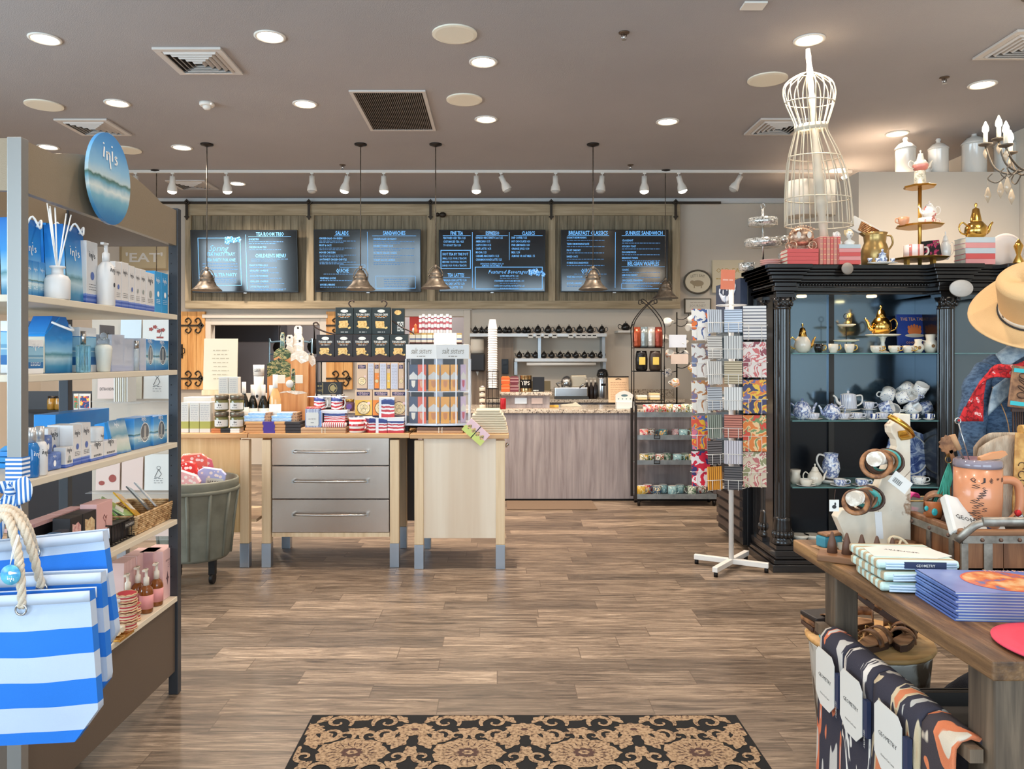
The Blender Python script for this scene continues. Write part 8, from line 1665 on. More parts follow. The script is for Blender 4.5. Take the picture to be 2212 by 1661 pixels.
def pocket(idx,nm,grp,px0,px1,yt,yb,Y,rz,m,wire=True):
 w = (px1-px0)*Y/FPX/max(.5,math.cos(rz)); h = (yb-yt)*Y/FPX; loc = (X((px0+px1)/2,Y),Y,Z(yb,Y)); R = random.Random(idx)
 for j in range(2 if w>.11 else 3):
  solo('printed_card',MB().box(-w/2,w/2,.004*j,.004*j+.003,0,h-.004*j),m,nm+(', in front',', behind it',', backmost')[j],'card',(loc[0],loc[1],loc[2]+.004*j),group=grp,rot=(-.06,R.uniform(-.06,.06)if w<.11 else 0,rz))
 b = MB(); Mz = T(loc[0]-sx,loc[1]-sy,loc[2],rz)
 for zz in(h*.42,):b.tube([Mz@Vector(p)for p in((-w/2-.006,.02,zz),(-w/2-.006,-.008,zz),(w/2+.006,-.008,zz),(w/2+.006,.02,zz))],.0022,5)
 for u in(-w*.28,w*.28):b.tube([Mz@Vector(p)for p in((u,-.008,h*.42),(u,-.010,-.004),(u,.02,-.004))],.0022,5)
 obj('wire_pocket',b,SW,sp)
rows = [(667,735,660,733),(742,815,738,815),(822,892,820,893),(898,970,897,975),(975,1050,977,1052)]; rn = ['top row','second row','middle row','fourth row','bottom row']
for i,(a,b_,c,d)in enumerate(rows):
 pocket(i,NAMES[i]+' napkin pack, '+rn[i]+' towards the cart','packs on the spinner',1495,1536,a,b_,5.06,.18,cm[i]); pocket(i+9,NAMES[i+5]+' napkin pack, '+rn[i]+' towards the cabinet','packs on the spinner',1607,1655,c,d,5.09,-.12,cm[i+5]if i else mat('lined_rose',(226,222,216),.5,pat=('stripe','Z',.022,.35,(110,110,120),(230,226,222))))
sr = [(668,718),(725,775),(780,830),(836,886),(896,946),(952,1002),(1008,1058)]; sc_ = [(206,212,220),(214,210,204),(226,224,220),(190,196,204),(150,160,150),(112,108,110),(226,160,60)]; sd = [(198,208,222),(206,204,200),(196,180,150),(226,224,220),(190,120,100),(206,200,206),(90,84,84)]; o7 = ['top','second','third','fourth','fifth','sixth','bottom']
for i,(a,b_)in enumerate(sr):
 for s,(x0,x1,C_,rz)in enumerate(((1529,1563,sc_,.35),(1566,1602,sd,-.25))):
  c = C_[i]; dk = tuple(max(0,v-90)for v in c); m = mat('tag_print_%d_%d'%(i,s),c,.5,pat=('stripe','Z' if(i+s)%2 else 'X',.016,.3,dk,c)); pocket(40+i*2+s,'small striped card, %s small pocket on the %s side'%(o7[i],('mug cart','cabinet')[s]),'small cards on the spinner',x0,x1,a,b_,5.02,rz,m)
  # ================================================================= rustic display table
ZTB = .80; AX,AY0,AY1,ABX = 1.03,1.58,2.65,2.25
RUS = mat('rustic_brown',(104,76,50),.55,pat=('wood','Y',(66,46,30),(110,80,52),(158,120,78),1.8),bump=(40,.4,(3,1,3))); RUL = mat('rustic_leg',(92,76,60),.6,pat=('wood','Z',(64,52,42),(96,80,64),(124,104,84),1.8))
tb = thing('display_table','heavy rustic brown display table with chunky square legs','table',(0,0,0))
q = MB(); n = 5
for k in range(n):q.box(AX+(ABX-AX)*k/n+.0008,AX+(ABX-AX)*(k+1)/n-.0008,AY0,AY1,ZTB-.042,ZTB)
obj('plank_top',q,RUS,tb,bev=.004)
obj('apron',MB().box(AX+.12,ABX-.05,AY0+.07,AY0+.09,ZTB-.11,ZTB-.043).box(AX+.085,AX+.10,AY0+.2,AY1-.2,ZTB-.09,ZTB-.043),RUL,tb)
for x,y in((AX+.055,AY1-.21),(AX+.055,AY0+.075),(ABX-.16,AY1-.21),(ABX-.16,AY0+.075)):obj('leg',MB().box(x,x+.105 if y<2 else x+.075,y,y+.10 if y<2 else y+.08,0,ZTB-.043),RUL,tb,bev=.006)
ZR = .565; obj('towel_rail',MB().box(1.045,1.075,AY0+.10,AY1-.15,ZR-.03,ZR),RUL,tb); obj('slat',MB().box(1.16,2.1,AY0+.2,AY0+.225,.52,.555).box(1.16,2.1,2.0,2.02,.40,.44).box(1.16,2.1,2.25,2.27,.40,.44),mat('dark_slat',(44,36,30),.6),tb)
obj('lower_shelf',MB().box(1.1,ABX-.06,AY0+.19,AY1-.22,.22,.25),RUL,tb)
q = MB().box(1.16,2.12,1.80,2.40,.251,.36); [q.box(1.16,2.12,1.80+.02*k,1.81+.02*k,.37,.395)for k in(0,29)]
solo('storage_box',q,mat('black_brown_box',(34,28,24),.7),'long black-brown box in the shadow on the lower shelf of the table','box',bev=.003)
# tea towels over the rail
NV = (52,50,62)
TW = [('leftmost on the rail, orange and grey feather pattern',2.395,2.235,('noise',6,[(.36,(196,192,186)),(.365,NV),(.56,NV),(.565,(214,120,84)),(.62,(206,110,76)),(.625,(200,196,190))],(1,3.2,.5),.3,1)),
('dark slate with ragged white feathers, second on the rail',2.228,2.062,('noise',5,[(.57,NV),(.58,(222,216,208)),(.64,(226,220,212)),(.645,NV)],(1,3.4,.9),1.2,2)),
('navy with grey and cream feathers, third on the rail',2.055,1.83,('noise',6,[(.34,(180,178,172)),(.40,(186,184,178)),(.405,NV),(.55,NV),(.555,(206,190,160)),(.62,(198,176,140)),(.625,(206,124,84))],(1,2.6,.6),.6,1)),
('brown and orange feathered, nearest the table corner',1.822,1.70,('noise',6,[(.38,(206,192,172)),(.385,(62,54,58)),(.54,(62,54,58)),(.545,(216,126,84)),(.62,(206,116,76)),(.625,(206,192,172))],(1,1.8,.9),.6,1))]
for k,(lb,y0,y1,pt_)in enumerate(TW):
 t = thing('tea_towel','folded tea towel, '+lb,'tea towel',(0,0,0),group='tea towels on the rail'); w = y0-y1
 def prof(u,v,s=k):
 # v 0..1 over the rail: front hem -> top -> back hem
  L1 = .62; wob = .006*math.sin(11*u+s)*(1-abs(2*v-1))+.004*math.sin(5*u)
  if v<.46:t_ = v/.46; x = 1.022-.012*(1-t_)+wob*(1-t_); z = .02+(.545-.02)*t_
  elif v<.54:a = PI*(v-.46)/.08; x = 1.06-.038*math.cos(a); z = .548+.034*math.sin(a)
  else:t_ = (v-.54)/.46; x = 1.098+.01*t_; z = .545-.40*t_
  return(x,y1+w*u,z)
 c = MB().grid(prof,10,60); o = obj('cloth',c,mat('towel_print_%d'%k,NV,.9,pat=pt_,bump=(500,.5)),t,solid=.010)
 if k<3:
  ym = (y0+y1)/2+.0; lw = min(w*.40,.068); Ml = T(1.001,ym,.36,-PI/2); zt,zb_ = .172,.0
  q = MB().prism([(-lw,zb_+.03),(-lw*.5,zb_),(lw*.5,zb_),(lw,zb_+.03),(lw,zt-.02),(lw*.7,zt),(-lw*.7,zt),(-lw,zt-.02)],-.001,.001).move(T(.998,ym,.365,-PI/2)); lab = obj('card_label',q,PAPER,t)
  q = MB(); M2 = T(.9965,ym,.365,-PI/2); text(q,'GEOMETRY',0,.085,.0115,lw*1.35,'C',0,0,M=M2); text(q,'Kitchen Tea Towel',0,.035,.0055,lw*.95,'C',0,0,M=M2); obj('lettering',q,INK,lab)
  q = MB().box(1.0,1.012,ym-lw-.022,ym-lw-.001,.40,.50); obj('navy_spine',q,mat('navy_spine',(40,50,80),.5),t); q = MB(); M3 = T(.9985,ym-lw-.011,.42,-PI/2)@Matrix.Rotation(PI/2,4,'Y'); text(q,'GEOMETRY',-.0,-.004,.007,.05,'L',0,-.0003,M=M3); obj('spine_lettering',q,PAPER,t)
  # wooden tub with sandals and wallets
wt = thing('wooden_tub','round wooden tub with chipped white sides under the far end of the table','tub',(1.31,2.68,0)); CHP = mat('chipped_white',(206,200,188),.7,pat=('noise',9,[(.42,(112,92,72)),(.5,(210,204,192)),(.7,(222,216,206))],(1,1,.5)))
obj('tub_side',MB().lathe([(.16,0),(.198,.42),(.206,.43)],30),CHP,wt); obj('plank_lid',MB().lathe([(.206,.431),(.211,.44),(.206,.45),(.001,.45)],30),mat('honey_lid',(206,158,98),.5,pat=('wood','X',(184,136,80),(208,162,102),(224,184,128),2)),wt)
LEA = mat('tan_leather',(134,88,54),.5,pat=('noise',40,[(.35,(96,60,36)),(.6,(156,108,70))])); LED = mat('dark_leather',(74,50,38),.5); SUE = mat('suede_insole',(176,134,96),.8)
def sandal(lb,loc,rz,rx=0):
 s = thing('sandal',lb,'sandal',loc,group='leather sandals on the tub',rot=(rx,0,rz)); P = [(.034*math.sin(PI*min(1,.12+.88*i/14))**.45*(1.15 if i>7 else .95)*(1 if i not in(0,14)else .4),-.13+.26*i/14)for i in range(15)]
 poly = [(x,y)for x,y in P]+[(-x,y)for x,y in P[::-1]]; obj('sole',MB().prism(poly,0,.022,'XY'),LED,s,bev=.003); obj('insole',MB().prism([(x*.93,y*.97)for x,y in poly],.0222,.026,'XY'),SUE,s)
 for yy,w in((.07,.030),(.01,.026)):
  q = MB(); q.grid(lambda u,v:(.042*math.cos(PI*u),yy+(v-.5)*w,.02+.045*math.sin(PI*u)),12,1); b = obj('strap',q,LEA,s,solid=.004); obj('buckle',MB().tube([(.036+.008*math.cos(a),yy+.013*math.sin(a),.045+.01*math.cos(a))for a in[2*PI*i/12 for i in range(12)]],.0022,5,closed=True),OGD,b)
 q = MB(); q.grid(lambda u,v:(.038*math.cos(PI*u),-.125+.03*abs(math.cos(PI*u)),.03+.03*v+.01*math.sin(PI*u)),10,2); obj('heel_strap',q,LEA,s,solid=.004)
zt = .4505
sandal('tan leather sandal standing on the tub, toe towards the table leg',(1.31,2.60,zt),2.2); sandal('tan leather sandal behind its pair on the tub',(1.25,2.74,zt),1.9); sandal('tooled leather sandal tilted up against the others',(1.37,2.72,zt+.075),.9,.5); sandal('leather sandal lying at the rim of the tub under the table',(1.41,2.64,zt),2.6)
for k in range(3):solo('wallet',MB().box(-.07,.07,-.05,.05,0,.018),(LED,LEA,mat('black_leather',(40,32,30),.5))[k],'leather wallet on the rim of the tub outside the table leg, %s'%['bottom','middle','top'][k],'wallet',(1.19,2.76,zt+.001+.019*k),.1*k,'wallets on the tub',bev=.006)
solo('bracelet',MB().tube([(.03*math.cos(a),.03*math.sin(a),.004)for a in[2*PI*i/20 for i in range(20)]],.003,6,closed=True).tube([(.034*math.cos(a),.028*math.sin(a),.011)for a in[2*PI*i/20 for i in range(20)]],.003,6,closed=True),mat('teal_cord',(60,140,150),.4),'teal cord bracelet lying on the tub lid','bracelet',(1.155,2.64,zt+.002))
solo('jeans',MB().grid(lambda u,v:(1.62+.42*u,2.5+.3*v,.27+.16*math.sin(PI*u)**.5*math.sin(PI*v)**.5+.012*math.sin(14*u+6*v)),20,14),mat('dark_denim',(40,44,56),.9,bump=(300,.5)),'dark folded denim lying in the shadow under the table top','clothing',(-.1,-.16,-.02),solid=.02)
# ---------------------------------------------------------------- bracelet stand on the table
y = 2.50; LZ = ZTB+.0006
def b2(px_,py_,yy=y):return(X(px_,yy),Z(py_,yy))
DIS = mat('distressed_cream',(212,198,176),.6,pat=('noise',10,[(.42,(212,198,176)),(.6,(220,208,188)),(.64,(146,112,84)),(.7,(212,198,176))]))
bs = thing('bracelet_stand','distressed cream S-shaped stand with two round arms loaded with bracelets','jewellery stand',(0,0,0))
poly = [b2(*p)for p in((1967,895),(1968,1060),(1968,1186),(1840,1186),(1822,1150),(1808,1118),(1818,1102),(1850,1100),(1890,1070),(1915,1010),(1938,965),(1936,950),(1926,935),(1924,920),(1936,908),(1945,894))]
poly = [(a,max(b_,ZTB+.001))for a,b_ in poly]
obj('scroll_board',MB().prism(poly,y,y+.045),DIS,bs,bev=.003); obj('foot_block',MB().box(X(1815,y),X(1975,y),y-.03,y+.09,LZ,LZ+.02),DIS,bs)
arms = [((1888,992),(1925,985)),((1843,1078),(1885,1062))]
for k,(e,s_)in enumerate(arms):
 ax_,az_ = b2(*e,2.36); bx_,bz_ = b2(*s_,y); obj('round_arm',MB().tube([(ax_,2.36,az_),(bx_,y+.01,bz_)],.023,18),mat('driftwood_arm',(222,214,200),.6,pat=('noise',30,[(.45,(190,176,158)),(.6,(228,222,210))])),bs)
 R = random.Random(k); n = 6
 for j in range(n):
  t_ = .12+.13*j; cx_,cy_,cz_ = ax_+(bx_-ax_)*t_,2.36+(y-2.36)*t_,az_+(bz_-az_)*t_; rr = R.uniform(.034,.046); cz_-=rr*.35; tilt = R.uniform(-.35,.35)
  ring = [(cx_+rr*math.cos(a),cy_+.012*math.sin(a+j)+tilt*rr*math.sin(a),cz_+rr*.86*math.sin(a+tilt))for a in[2*PI*i/24 for i in range(24)]]
  m_ = (LEA,LED,mat('brown_cord',(110,76,54),.5),LEA,mat('turq_beads',(80,160,150),.4),LED)[j]
  solo('bracelet',MB().tube(ring,.005 if j!=4 else .006,6,closed=True,flat=1.6),m_,'%s bracelet on the %s round arm, %s'%(('tan leather','dark leather','brown cord','tan leather','turquoise-beaded','dark leather')[j],('upper','lower')[k],['at its tip','second from its tip','third from its tip','fourth from its tip','fifth from its tip','against the board'][j]),'bracelet',group='bracelets on the stand')
solo('gold_cuff',MB().tube(lerp_path([b3 for b3 in[(X(1928,2.44),2.46,Z(900,2.44)),(X(1945,2.44),2.44,Z(912,2.44)),(X(1962,2.44),2.44,Z(926,2.44)),(X(1974,2.44),2.46,Z(938,2.44)),(X(1966,2.44),2.5,Z(945,2.44))]],5),.009,6,flat=2),mat('crumpled_gold',(206,158,70),.25,1),'wide gold cuff draped over the top scroll of the stand','bracelet')
for lb,px_,py_,w,h,rot,yy in(('white barcode price tag tied to the upper arm',1945,1042,.068,.042,rad(38),2.40),('small square tag with a horse print hanging off the lower arm',1802,1092,.030,.036,0,2.36),('long blank grey tag hanging below the arms',1899,1135,.022,.085,rad(-4),2.38)):
 xx,zz = b2(px_,py_,yy); t = thing('price_tag',lb,'tag',(xx,yy,zz),rot=(0,rot,0)); obj('tag_card',MB().box(-w/2,w/2,0,.001,-h/2,h/2),PAPER if 'grey' not in lb else mat('grey_tag',(190,188,186),.5),t); q = MB()
 if 'barcode' in lb:[q.box(-.024+.003*j,-.024+.003*j+(.0009,.0017)[j%2],-.0004,0,-.012,.004)for j in range(10)]
 elif'horse' in lb:disc(q,0,-.004,.007,.006,-.0004,0,12); disc(q,.003,.005,.003,.005,-.0004,0,8)
 if q.v:obj('print',q,INK,t)
 obj('string',MB().tube([(0,0,h/2),(.008,.01,h/2+.03)],.0008,4),LED,t)
 # ring display and small leather goods
rd = thing('ring_display','brown wooden block with cone fingers showing rings','jewellery stand',(X(1880,2.3),2.34,LZ),rz=-.5); obj('wood_base',MB().box(-.13,.13,-.05,.05,0,.022),mat('ring_wood',(134,92,58),.5,pat=('wood','X',(104,70,44),(136,94,60),(160,118,80),2)),rd,bev=.004)
for k in range(5):obj('cone_finger',MB().lathe([(.016,.02),(.013,.05),(.004,.085),(.001,.088)],14,(-.09+.042*k,.0,0)),mat('walnut_cone',(94,64,48),.5),rd)
solo('belt_buckle',MB().tube([(.03*math.cos(a)*1.2,0,.022*math.sin(a))for a in[2*PI*i/16 for i in range(16)]],.005,6,closed=True).tube([(0,0,-.02),(0,0,.02)],.004,6),mat('cream_buckle',(214,194,160),.4),'cream rectangular belt buckle leaning beside the crate','buckle',(X(1942,2.38),2.38,LZ+.045),rot=(-.3,rad(30),0)); solo('belt_coil',MB().lathe([(.03,0),(.032,0),(.032,.035),(.03,.035)],20),LEA,'coiled tan belt behind the cream buckle','belt',(X(1958,2.46),2.47,LZ),solid=.003)
t = thing('turquoise_ring','silver ring with a large turquoise stone on a cone finger','ring',(X(1874,2.27),2.265,LZ+.045)); obj('stone',MB().sph((0,0,0),.011,12,sy=.5,sz=1.2),mat('turquoise',(60,176,180),.25),t); q = MB(); [q.sph((.016*math.cos(a),0,.019*math.sin(a)),.0032,6)for a in[2*PI*i/12 for i in range(12)]]; obj('silver_beads',q,CHROME,t); obj('tail_clip',MB().box(-.006,.006,-.002,.002,-.055,-.02),CHROME,t)
t = thing('leather_cuff_card','teal and tan tooled leather cuff on a tan card at the table corner','bracelet',(X(1792,2.55),2.54,LZ),rz=.35); obj('card',MB().box(-.06,.06,-.03,.03,0,.003),SUE,t); obj('teal_cuff',MB().box(-.045,.03,-.022,.022,.0035,.04),mat('teal_leather',(60,130,146),.5),t,bev=.006); obj('tan_overlay',MB().box(-.04,.045,-.024,.020,.041,.05),LEA,t,bev=.003)
# folded towel stack
TWS = mat('aqua_check',(190,206,196),.85,pat=('stripe','Y',.034,.5,(176,158,128),(190,214,206)));
def fold(k,lb):
 yy = 2.13; w,d,h = .215,.20,.026; t = thing('folded_towel',lb,'towel',(X(1962,yy)-.004*k,yy+.01*k,LZ+k*.0285),(-.12,.02,-.06)[k],'folded aqua towels'); q = MB()
 P = [(d*.5+.0,.002),(-d*.5+.012,.002),(-d*.5,.008),(-d*.5,h*.8),(-d*.5+.012,h),(d*.5,h)]
 q.prism([(p[0],p[1])for p in P],-w/2,w/2,'YZ'); obj('folded_cloth',q,TWS,t,bev=.006); q = MB()
 for j in range(3):q.tube([(w/2+.001,-d*.42,.006+.007*j),(w/2+.001,d*.4,.006+.007*j)],.003,6); q.tube([(-w/2+.02,-d*.5-.001,.006+.007*j),(w/2-.01,-d*.5-.001,.006+.007*j)],.003,6)
 obj('fold_edges',q,mat('pale_blue_hem',(190,206,226),.8),t); return t
for k,lb in enumerate(('aqua and tan striped folded towel, bottom of the pile on the table','aqua and tan striped folded towel in the middle of the pile','aqua striped folded towel under the white GEOMETRY card, top of the pile')):tt_ = fold(k,lb)
q = MB().prism([(-.10,-.055),(.06,-.075),(.115,-.045),(.09,.05),(-.02,.065),(-.09,.04)],.0265,.028,'XY'); cl_ = obj('card_label',q,PAPER,tt_); q = MB(); Mt = T(0,0,.0285)@Matrix.Rotation(-PI/2,4,'X'); text(q,'GEOMETRY',0,-.005,.012,.09,'C',0,0,M=T(0,0,.0285,PI-.5)@Matrix.Rotation(-PI/2,4,'X')); obj('lettering',q,INK,cl_)
q = MB().box(-.04,.07,-.104,-.1015,.006,.024); o = obj('navy_band',q,mat('navy_spine'),tt_); q = MB(); text(q,'GEOMETRY',.015,.011,.007,.05,'C',.01,-.105); obj('band_lettering',q,PAPER,o)
# blue picture books
for k in range(10):
 w,d,h = .285,.20,.0066; b = thing('picture_book','thin blue picture book, %s of the stack beside the pink hat'%(['bottom']+[ORD[j]+' from the bottom' for j in range(1,9)]+['top'])[k],'book',(1.247+.002*(k%3),1.912,LZ+k*.0070),-.06+.012*((k*5)%3-1),'blue picture books')
 obj('cover',MB().box(-w/2,w/2,-d/2,d/2,0,.0015).box(-w/2,w/2,-d/2,d/2,h-.0015,h).box(-w/2,-w/2+.002,-d/2,d/2,0,h),mat('blue_cover',(92,120,186),.35,coat=.3,pat=('noise',6,[(.35,(78,104,172)),(.65,(108,134,196))])),b); obj('pages',MB().box(-w/2+.003,w/2-.003,-d/2+.003,d/2-.003,.0016,h-.0016),mat('book_pages',(214,214,206),.7),b)
 if k==9:
  q = MB(); Mb = T(.0,0,h+.0004)@Matrix.Rotation(-PI/2,4,'X'); disc(q,.03,0,.095,.085,0,0,36,Mb); o = obj('cover_picture',q,mat('sun_oval',(226,140,84),.4,pat=('noise',20,[(.38,(84,100,150)),(.44,(190,84,54)),(.52,(206,130,70)),(.64,(214,176,130))])),b); q = MB(); disc(q,.03,0,.1,.09,-.0002,0,36,Mb,.005); obj('oval_rim',q,mat('red_rim',(206,90,70),.4),b); q = MB(); text(q,'Festival Party',.09,.088,.016,.12,'C',.0,-.0004,M=Mb); obj('lettering',q,mat('peach_letter',(240,190,160),.4),b)
  # pink felt hat
def hat(name,lb,loc,rot,m,band,R1,R2,crown,sag,cm_=None):
 t = thing(name,lb,'hat',loc,rot=rot); q = MB()
 q.grid(lambda u,v:((R1+(R2-R1)*v)*math.cos(2*PI*u),(R1*1.15+(R2-R1)*.95*v)*math.sin(2*PI*u),sag*(v**2)*(abs(math.cos(2*PI*u))**2)-.012*v),48,6); obj('brim',q,m,t,solid=.004)
 q = MB(); q.grid(lambda u,v:((R1*(1-.10*v-.75*max(0,v-.8)/.2))*math.cos(2*PI*u),(R1*1.15*(1-.10*v-.75*max(0,v-.8)/.2))*math.sin(2*PI*u),crown*min(1,v/.85)+.012*max(0,v-.8)*5*math.sin(PI*v)-(.035*max(0,v-.72)/.28)*(abs(math.sin(2*PI*u))**3+.4)),48,20); obj('crown',q,m,t,solid=.004)
 q = MB(); q.grid(lambda u,v:((R1+.003-.004*v)*math.cos(2*PI*u),(R1*1.15+.003-.004*v)*math.sin(2*PI*u),.003+.026*v),48,2); o = obj('hat_band',q,band,t,solid=.002); return t,o
hat('felt_hat','bright coral pink felt hat at the table corner, mostly outside the picture',(1.250,1.635,LZ+.016),(0,0,.2),mat('coral_felt',(222,72,92),.9,bump=(400,.4)),mat('black_hatband',(40,34,34),.6),.075,.155,.12,.004)
# wooden crate with metal straps
CW = mat('crate_wood',(128,82,50),.55,pat=('wood','Z',(96,58,34),(130,84,52),(158,110,72),1.6)); CWH = mat('crate_rim_wood',(120,78,48),.5,pat=('wood','X',(92,58,34),(124,80,50),(150,106,70),1.6)); MTL = mat('zinc_strap',(146,138,126),.4,.7,pat=('noise',20,[(.3,(112,104,94)),(.7,(172,164,152))]))
cr = thing('wooden_crate','brown wooden crate with riveted metal straps and a bar handle','crate',(0,0,0)); x0,x1,y0,y1,z0,z1 = 1.375,2.1,2.245,2.63,LZ,.905
q = MB()
for k in range(6):q.box(x0+(x1-x0)*k/6+.001,x0+(x1-x0)*(k+1)/6-.001,y0,y0+.014,z0,z1);
for k in range(4):q.box(x0,x0+.014,y0+.015+(y1-y0-.03)*k/4,y0+.013+(y1-y0-.03)*(k+1)/4,z0,z1)
q.box(x1-.014,x1,y0+.015,y1,z0,z1).box(x0,x1,y1-.014,y1,z0,z1).box(x0,x1,y0,y1,z0,z0+.01); obj('plank_sides',q,CW,cr); obj('wood_rim',MB().box(x0-.006,x1,y0-.006,y0+.02,z1+.0005,z1+.018).box(x0-.006,x0+.02,y0+.021,y1,z1+.0005,z1+.018),CWH,cr,bev=.004)
q = MB().box(x0-.010,x1,y0-.012,y0-.007,z1-.018,z1+.004).box(x0-.012,x0-.007,y0-.012,y1,z1-.018,z1+.004)
for k in range(5):q.box(x0+.06+.13*k,x0+.085+.13*k,y0-.006,y0-.001,z0,z1-.02)
for k in range(3):q.box(x0-.006,x0-.001,y0+.04+.12*k,y0+.06+.12*k,z0,z1-.02)
q.box(x0-.008,x0+.012,y0-.008,y0-.001,z0,z1-.02); obj('metal_strap',q,MTL,cr)
q = MB(); [q.sph((x0+.05+.055*k,y0-.013,z1-.008),.006,8)for k in range(10)]; [q.sph((x0-.013,y0+.05+.1*k,z1-.008),.006,8)for k in range(4)]; obj('rivet',q,mat('rust_rivet',(110,84,70),.5,.6),cr)
hx0,hx1 = X(2095,2.2),X(2095,2.2)+.30; obj('bar_handle',MB().tube(lerp_path([(hx0-.02,y0-.016,z1-.01),(hx0+.012,y0-.045,z1+.04),(hx0+.04,y0-.055,z1+.055)],3),.011,8,flat=.4).tube([(hx0+.03,y0-.055,z1+.055),(hx1,y0-.055,z1+.055)],.014,10,flat=.6),MTL,cr); solo('crate_filler',MB().box(x0+.016,x1-.016,y0+.022,y1-.016,z0+.012,z1-.005),mat('dark_cloth',(60,46,38),.9),'dark cloth filling the wooden crate','cloth')
zc = z1-.004
# travel tumbler
yt_ = 2.36; tm = thing('travel_mug','large copper-peach insulated mug with cattle brand marks and a loop handle','mug',(X(2112,yt_),yt_,zc)); r = .066; h = Z(1008,yt_)-zc; CPP = mat('peach_enamel',(206,136,96),.3,coat=.3)
obj('mug_body',MB().lathe([(r*.86,0),(r*.9,.004),(r,h*.5),(r,h)],32),CPP,tm); obj('clear_lid',MB().lathe([(r*1.02,h),(r*1.03,h+.008),(r*1.0,h+.022),(r*.9,h+.026),(r*.6,h+.018),(.001,h+.018)],32),mat('smoky_lid',(150,140,150),.08,alpha=.75,coat=.6),tm); obj('handle',MB().tube(lerp_path([(r*.97,0,h*.78),(r*1.6,0,h*.78),(r*1.95,0,h*.66),(r*1.95,0,h*.3),(r*1.5,0,h*.12),(r*.93,0,h*.12)],5),.013,10),CPP,tm)
q = MB()
def on_(f):f.v = [(p[0],-math.sqrt(max(1e-9,(r+.0012)**2-p[0]**2)),p[2])for p in f.v]
[text(q,s,-.045+.022*k,h*.80,.013,.012,'C',.01)for k,s in enumerate(('Q','J','@','*','B'))]; R = random.Random(3)
for k in range(14):text(q,'S',-.045+R.uniform(0,.03),h*(.18+.04*k),.012,R.uniform(.008,.02),'C',.0,0,0,R.uniform(-.4,.4))
on_(q); obj('brand_marks',q,mat('brand_black',(50,34,30),.5),tm)
for k,(dx,L_,m_,nm)in enumerate(((-.045,.13,SUE,'tan-handled brush'),(-.035,.16,CHROME,'metal stick with a loop end'))):
 s_ = thing('mug_stick',nm+' standing in the lid of the peach mug','stick',(tm.location.x+dx+.02,yt_,zc+h-.02),rot=(0,-.42 if k==0 else-.28,0),group=None); obj('rod',MB().cyl((0,0,.04),.0035 if k==0 else .0018,L_-.04,8),CHROME,s_); obj('tip',MB().cyl((0,0,L_*.62),.008,L_*.38,10)if k==0 else MB().tube([(.009*math.cos(a),0,L_+.009+.009*math.sin(a))for a in[2*PI*i/14 for i in range(14)]],.0018,5,closed=True),m_,s_)
solo('hair_clip',MB().prism([(-.04,-.006),(.02,-.012),(.045,-.004),(.04,.008),(.0,.01),(-.04,.004)],-.008,.008),mat('peach_clip',(206,140,92),.4),'peach clip lying on the lid of the big mug','clip',(tm.location.x+.03,yt_-.02,zc+h+.036),rot=(0,-.2,0))
# towel pack, cuffs, glass box, tassel
gp = thing('towel_pack','white GEOMETRY towel pack lying tilted in the crate','towel',(X(2125,2.27),2.30,z1+.024),rot=(-.75,.30,.05)); obj('pack',MB().box(-.085,.10,0,.03,-.05,.085),PAPER,gp,bev=.006); q = MB(); text(q,'GEOMETRY',-.01,.0,.015,.12,'C',0,-.001); text(q,'Dishcloth',-.03,-.035,.008,.045,'C',0,-.001); obj('lettering',q,INK,gp)
q = MB(); [q.box(.03+.022*k,.044+.022*k,-.002,-.0006,-.04,-.0)for k in range(3)]; obj('dark_stripes',q,mat('navy_spine'),gp)
gb_ = thing('glass_box','open faceted glass box behind the pink wrist strap','glass box',(X(1988,2.58),2.57,zc)); q = MB(); w,d,hh = .06,.04,.055
for a,b_,c,dd in((-w,w,-d,-d+.003),(-w,w,d-.003,d),(-w,-w+.003,-d,d),(w-.003,w,-d,d)):q.box(a,b_,c,dd,0,hh)
obj('glass_sides',q,mat('box_glass',(206,214,204),.05,alpha=.4,coat=.5),gb_); q = MB(); q.tube([(-w,-d,hh),(w,-d,hh),(w,d,hh),(-w,d,hh)],.003,4,closed=True); obj('metal_edge',q,OGD,gb_)
def cuff(lb,px_,yy,zz,r,w,m,rx,rz,nm='leather_cuff'):
 q = MB(); q.grid(lambda u,v:(r*math.cos(.5+5.3*u),(v-.5)*w,r*math.sin(.5+5.3*u)),26,2); return solo(nm,q,m,lb,'bracelet',(X(px_,yy),yy,zz),rot=(rx,0,rz),solid=.004)
cuff('hot pink wrist strap arched on the near side of the crate',1968,2.565,zc+.040,.038,.024,mat('hot_pink',(222,60,140),.4),.1,.6); cuff('wide brown leather cuff standing open in the crate',2024,2.52,zc+.045,.038,.055,LEA,.2,-.5); cuff('dark brown leather cuff beside the peach mug',2050,2.46,zc+.038,.034,.06,LED,.1,.7); cuff('braided brown cuff with pale stitching low in the crate',2058,2.38,zc+.034,.027,.05,LED,.4,1.0); cuff('orange-brown cuff with turquoise stones at the crate rim',2014,2.45,zc+.040,.026,.045,mat('saddle_orange',(166,96,50),.5),.0,1.2)
for k in range(2):solo('turquoise_stone',MB().sph((0,0,0),.010-.003*k,10,sy=.4,sz=1.2),mat('turquoise'),'turquoise stone %s on the orange-brown cuff'%('large, lower','small, upper')[k],'stone',(X(2020-18*k,2.42),2.422,zc+.040+.012*k),group='turquoise stones')
ts = thing('tassel_fob','teal yarn tassel on a tan leather fob behind the crate contents','tassel',(X(2050,2.52),2.52,zc)); q = MB(); R = random.Random(2)
tx,tz = 0,Z(1000,2.52)-zc
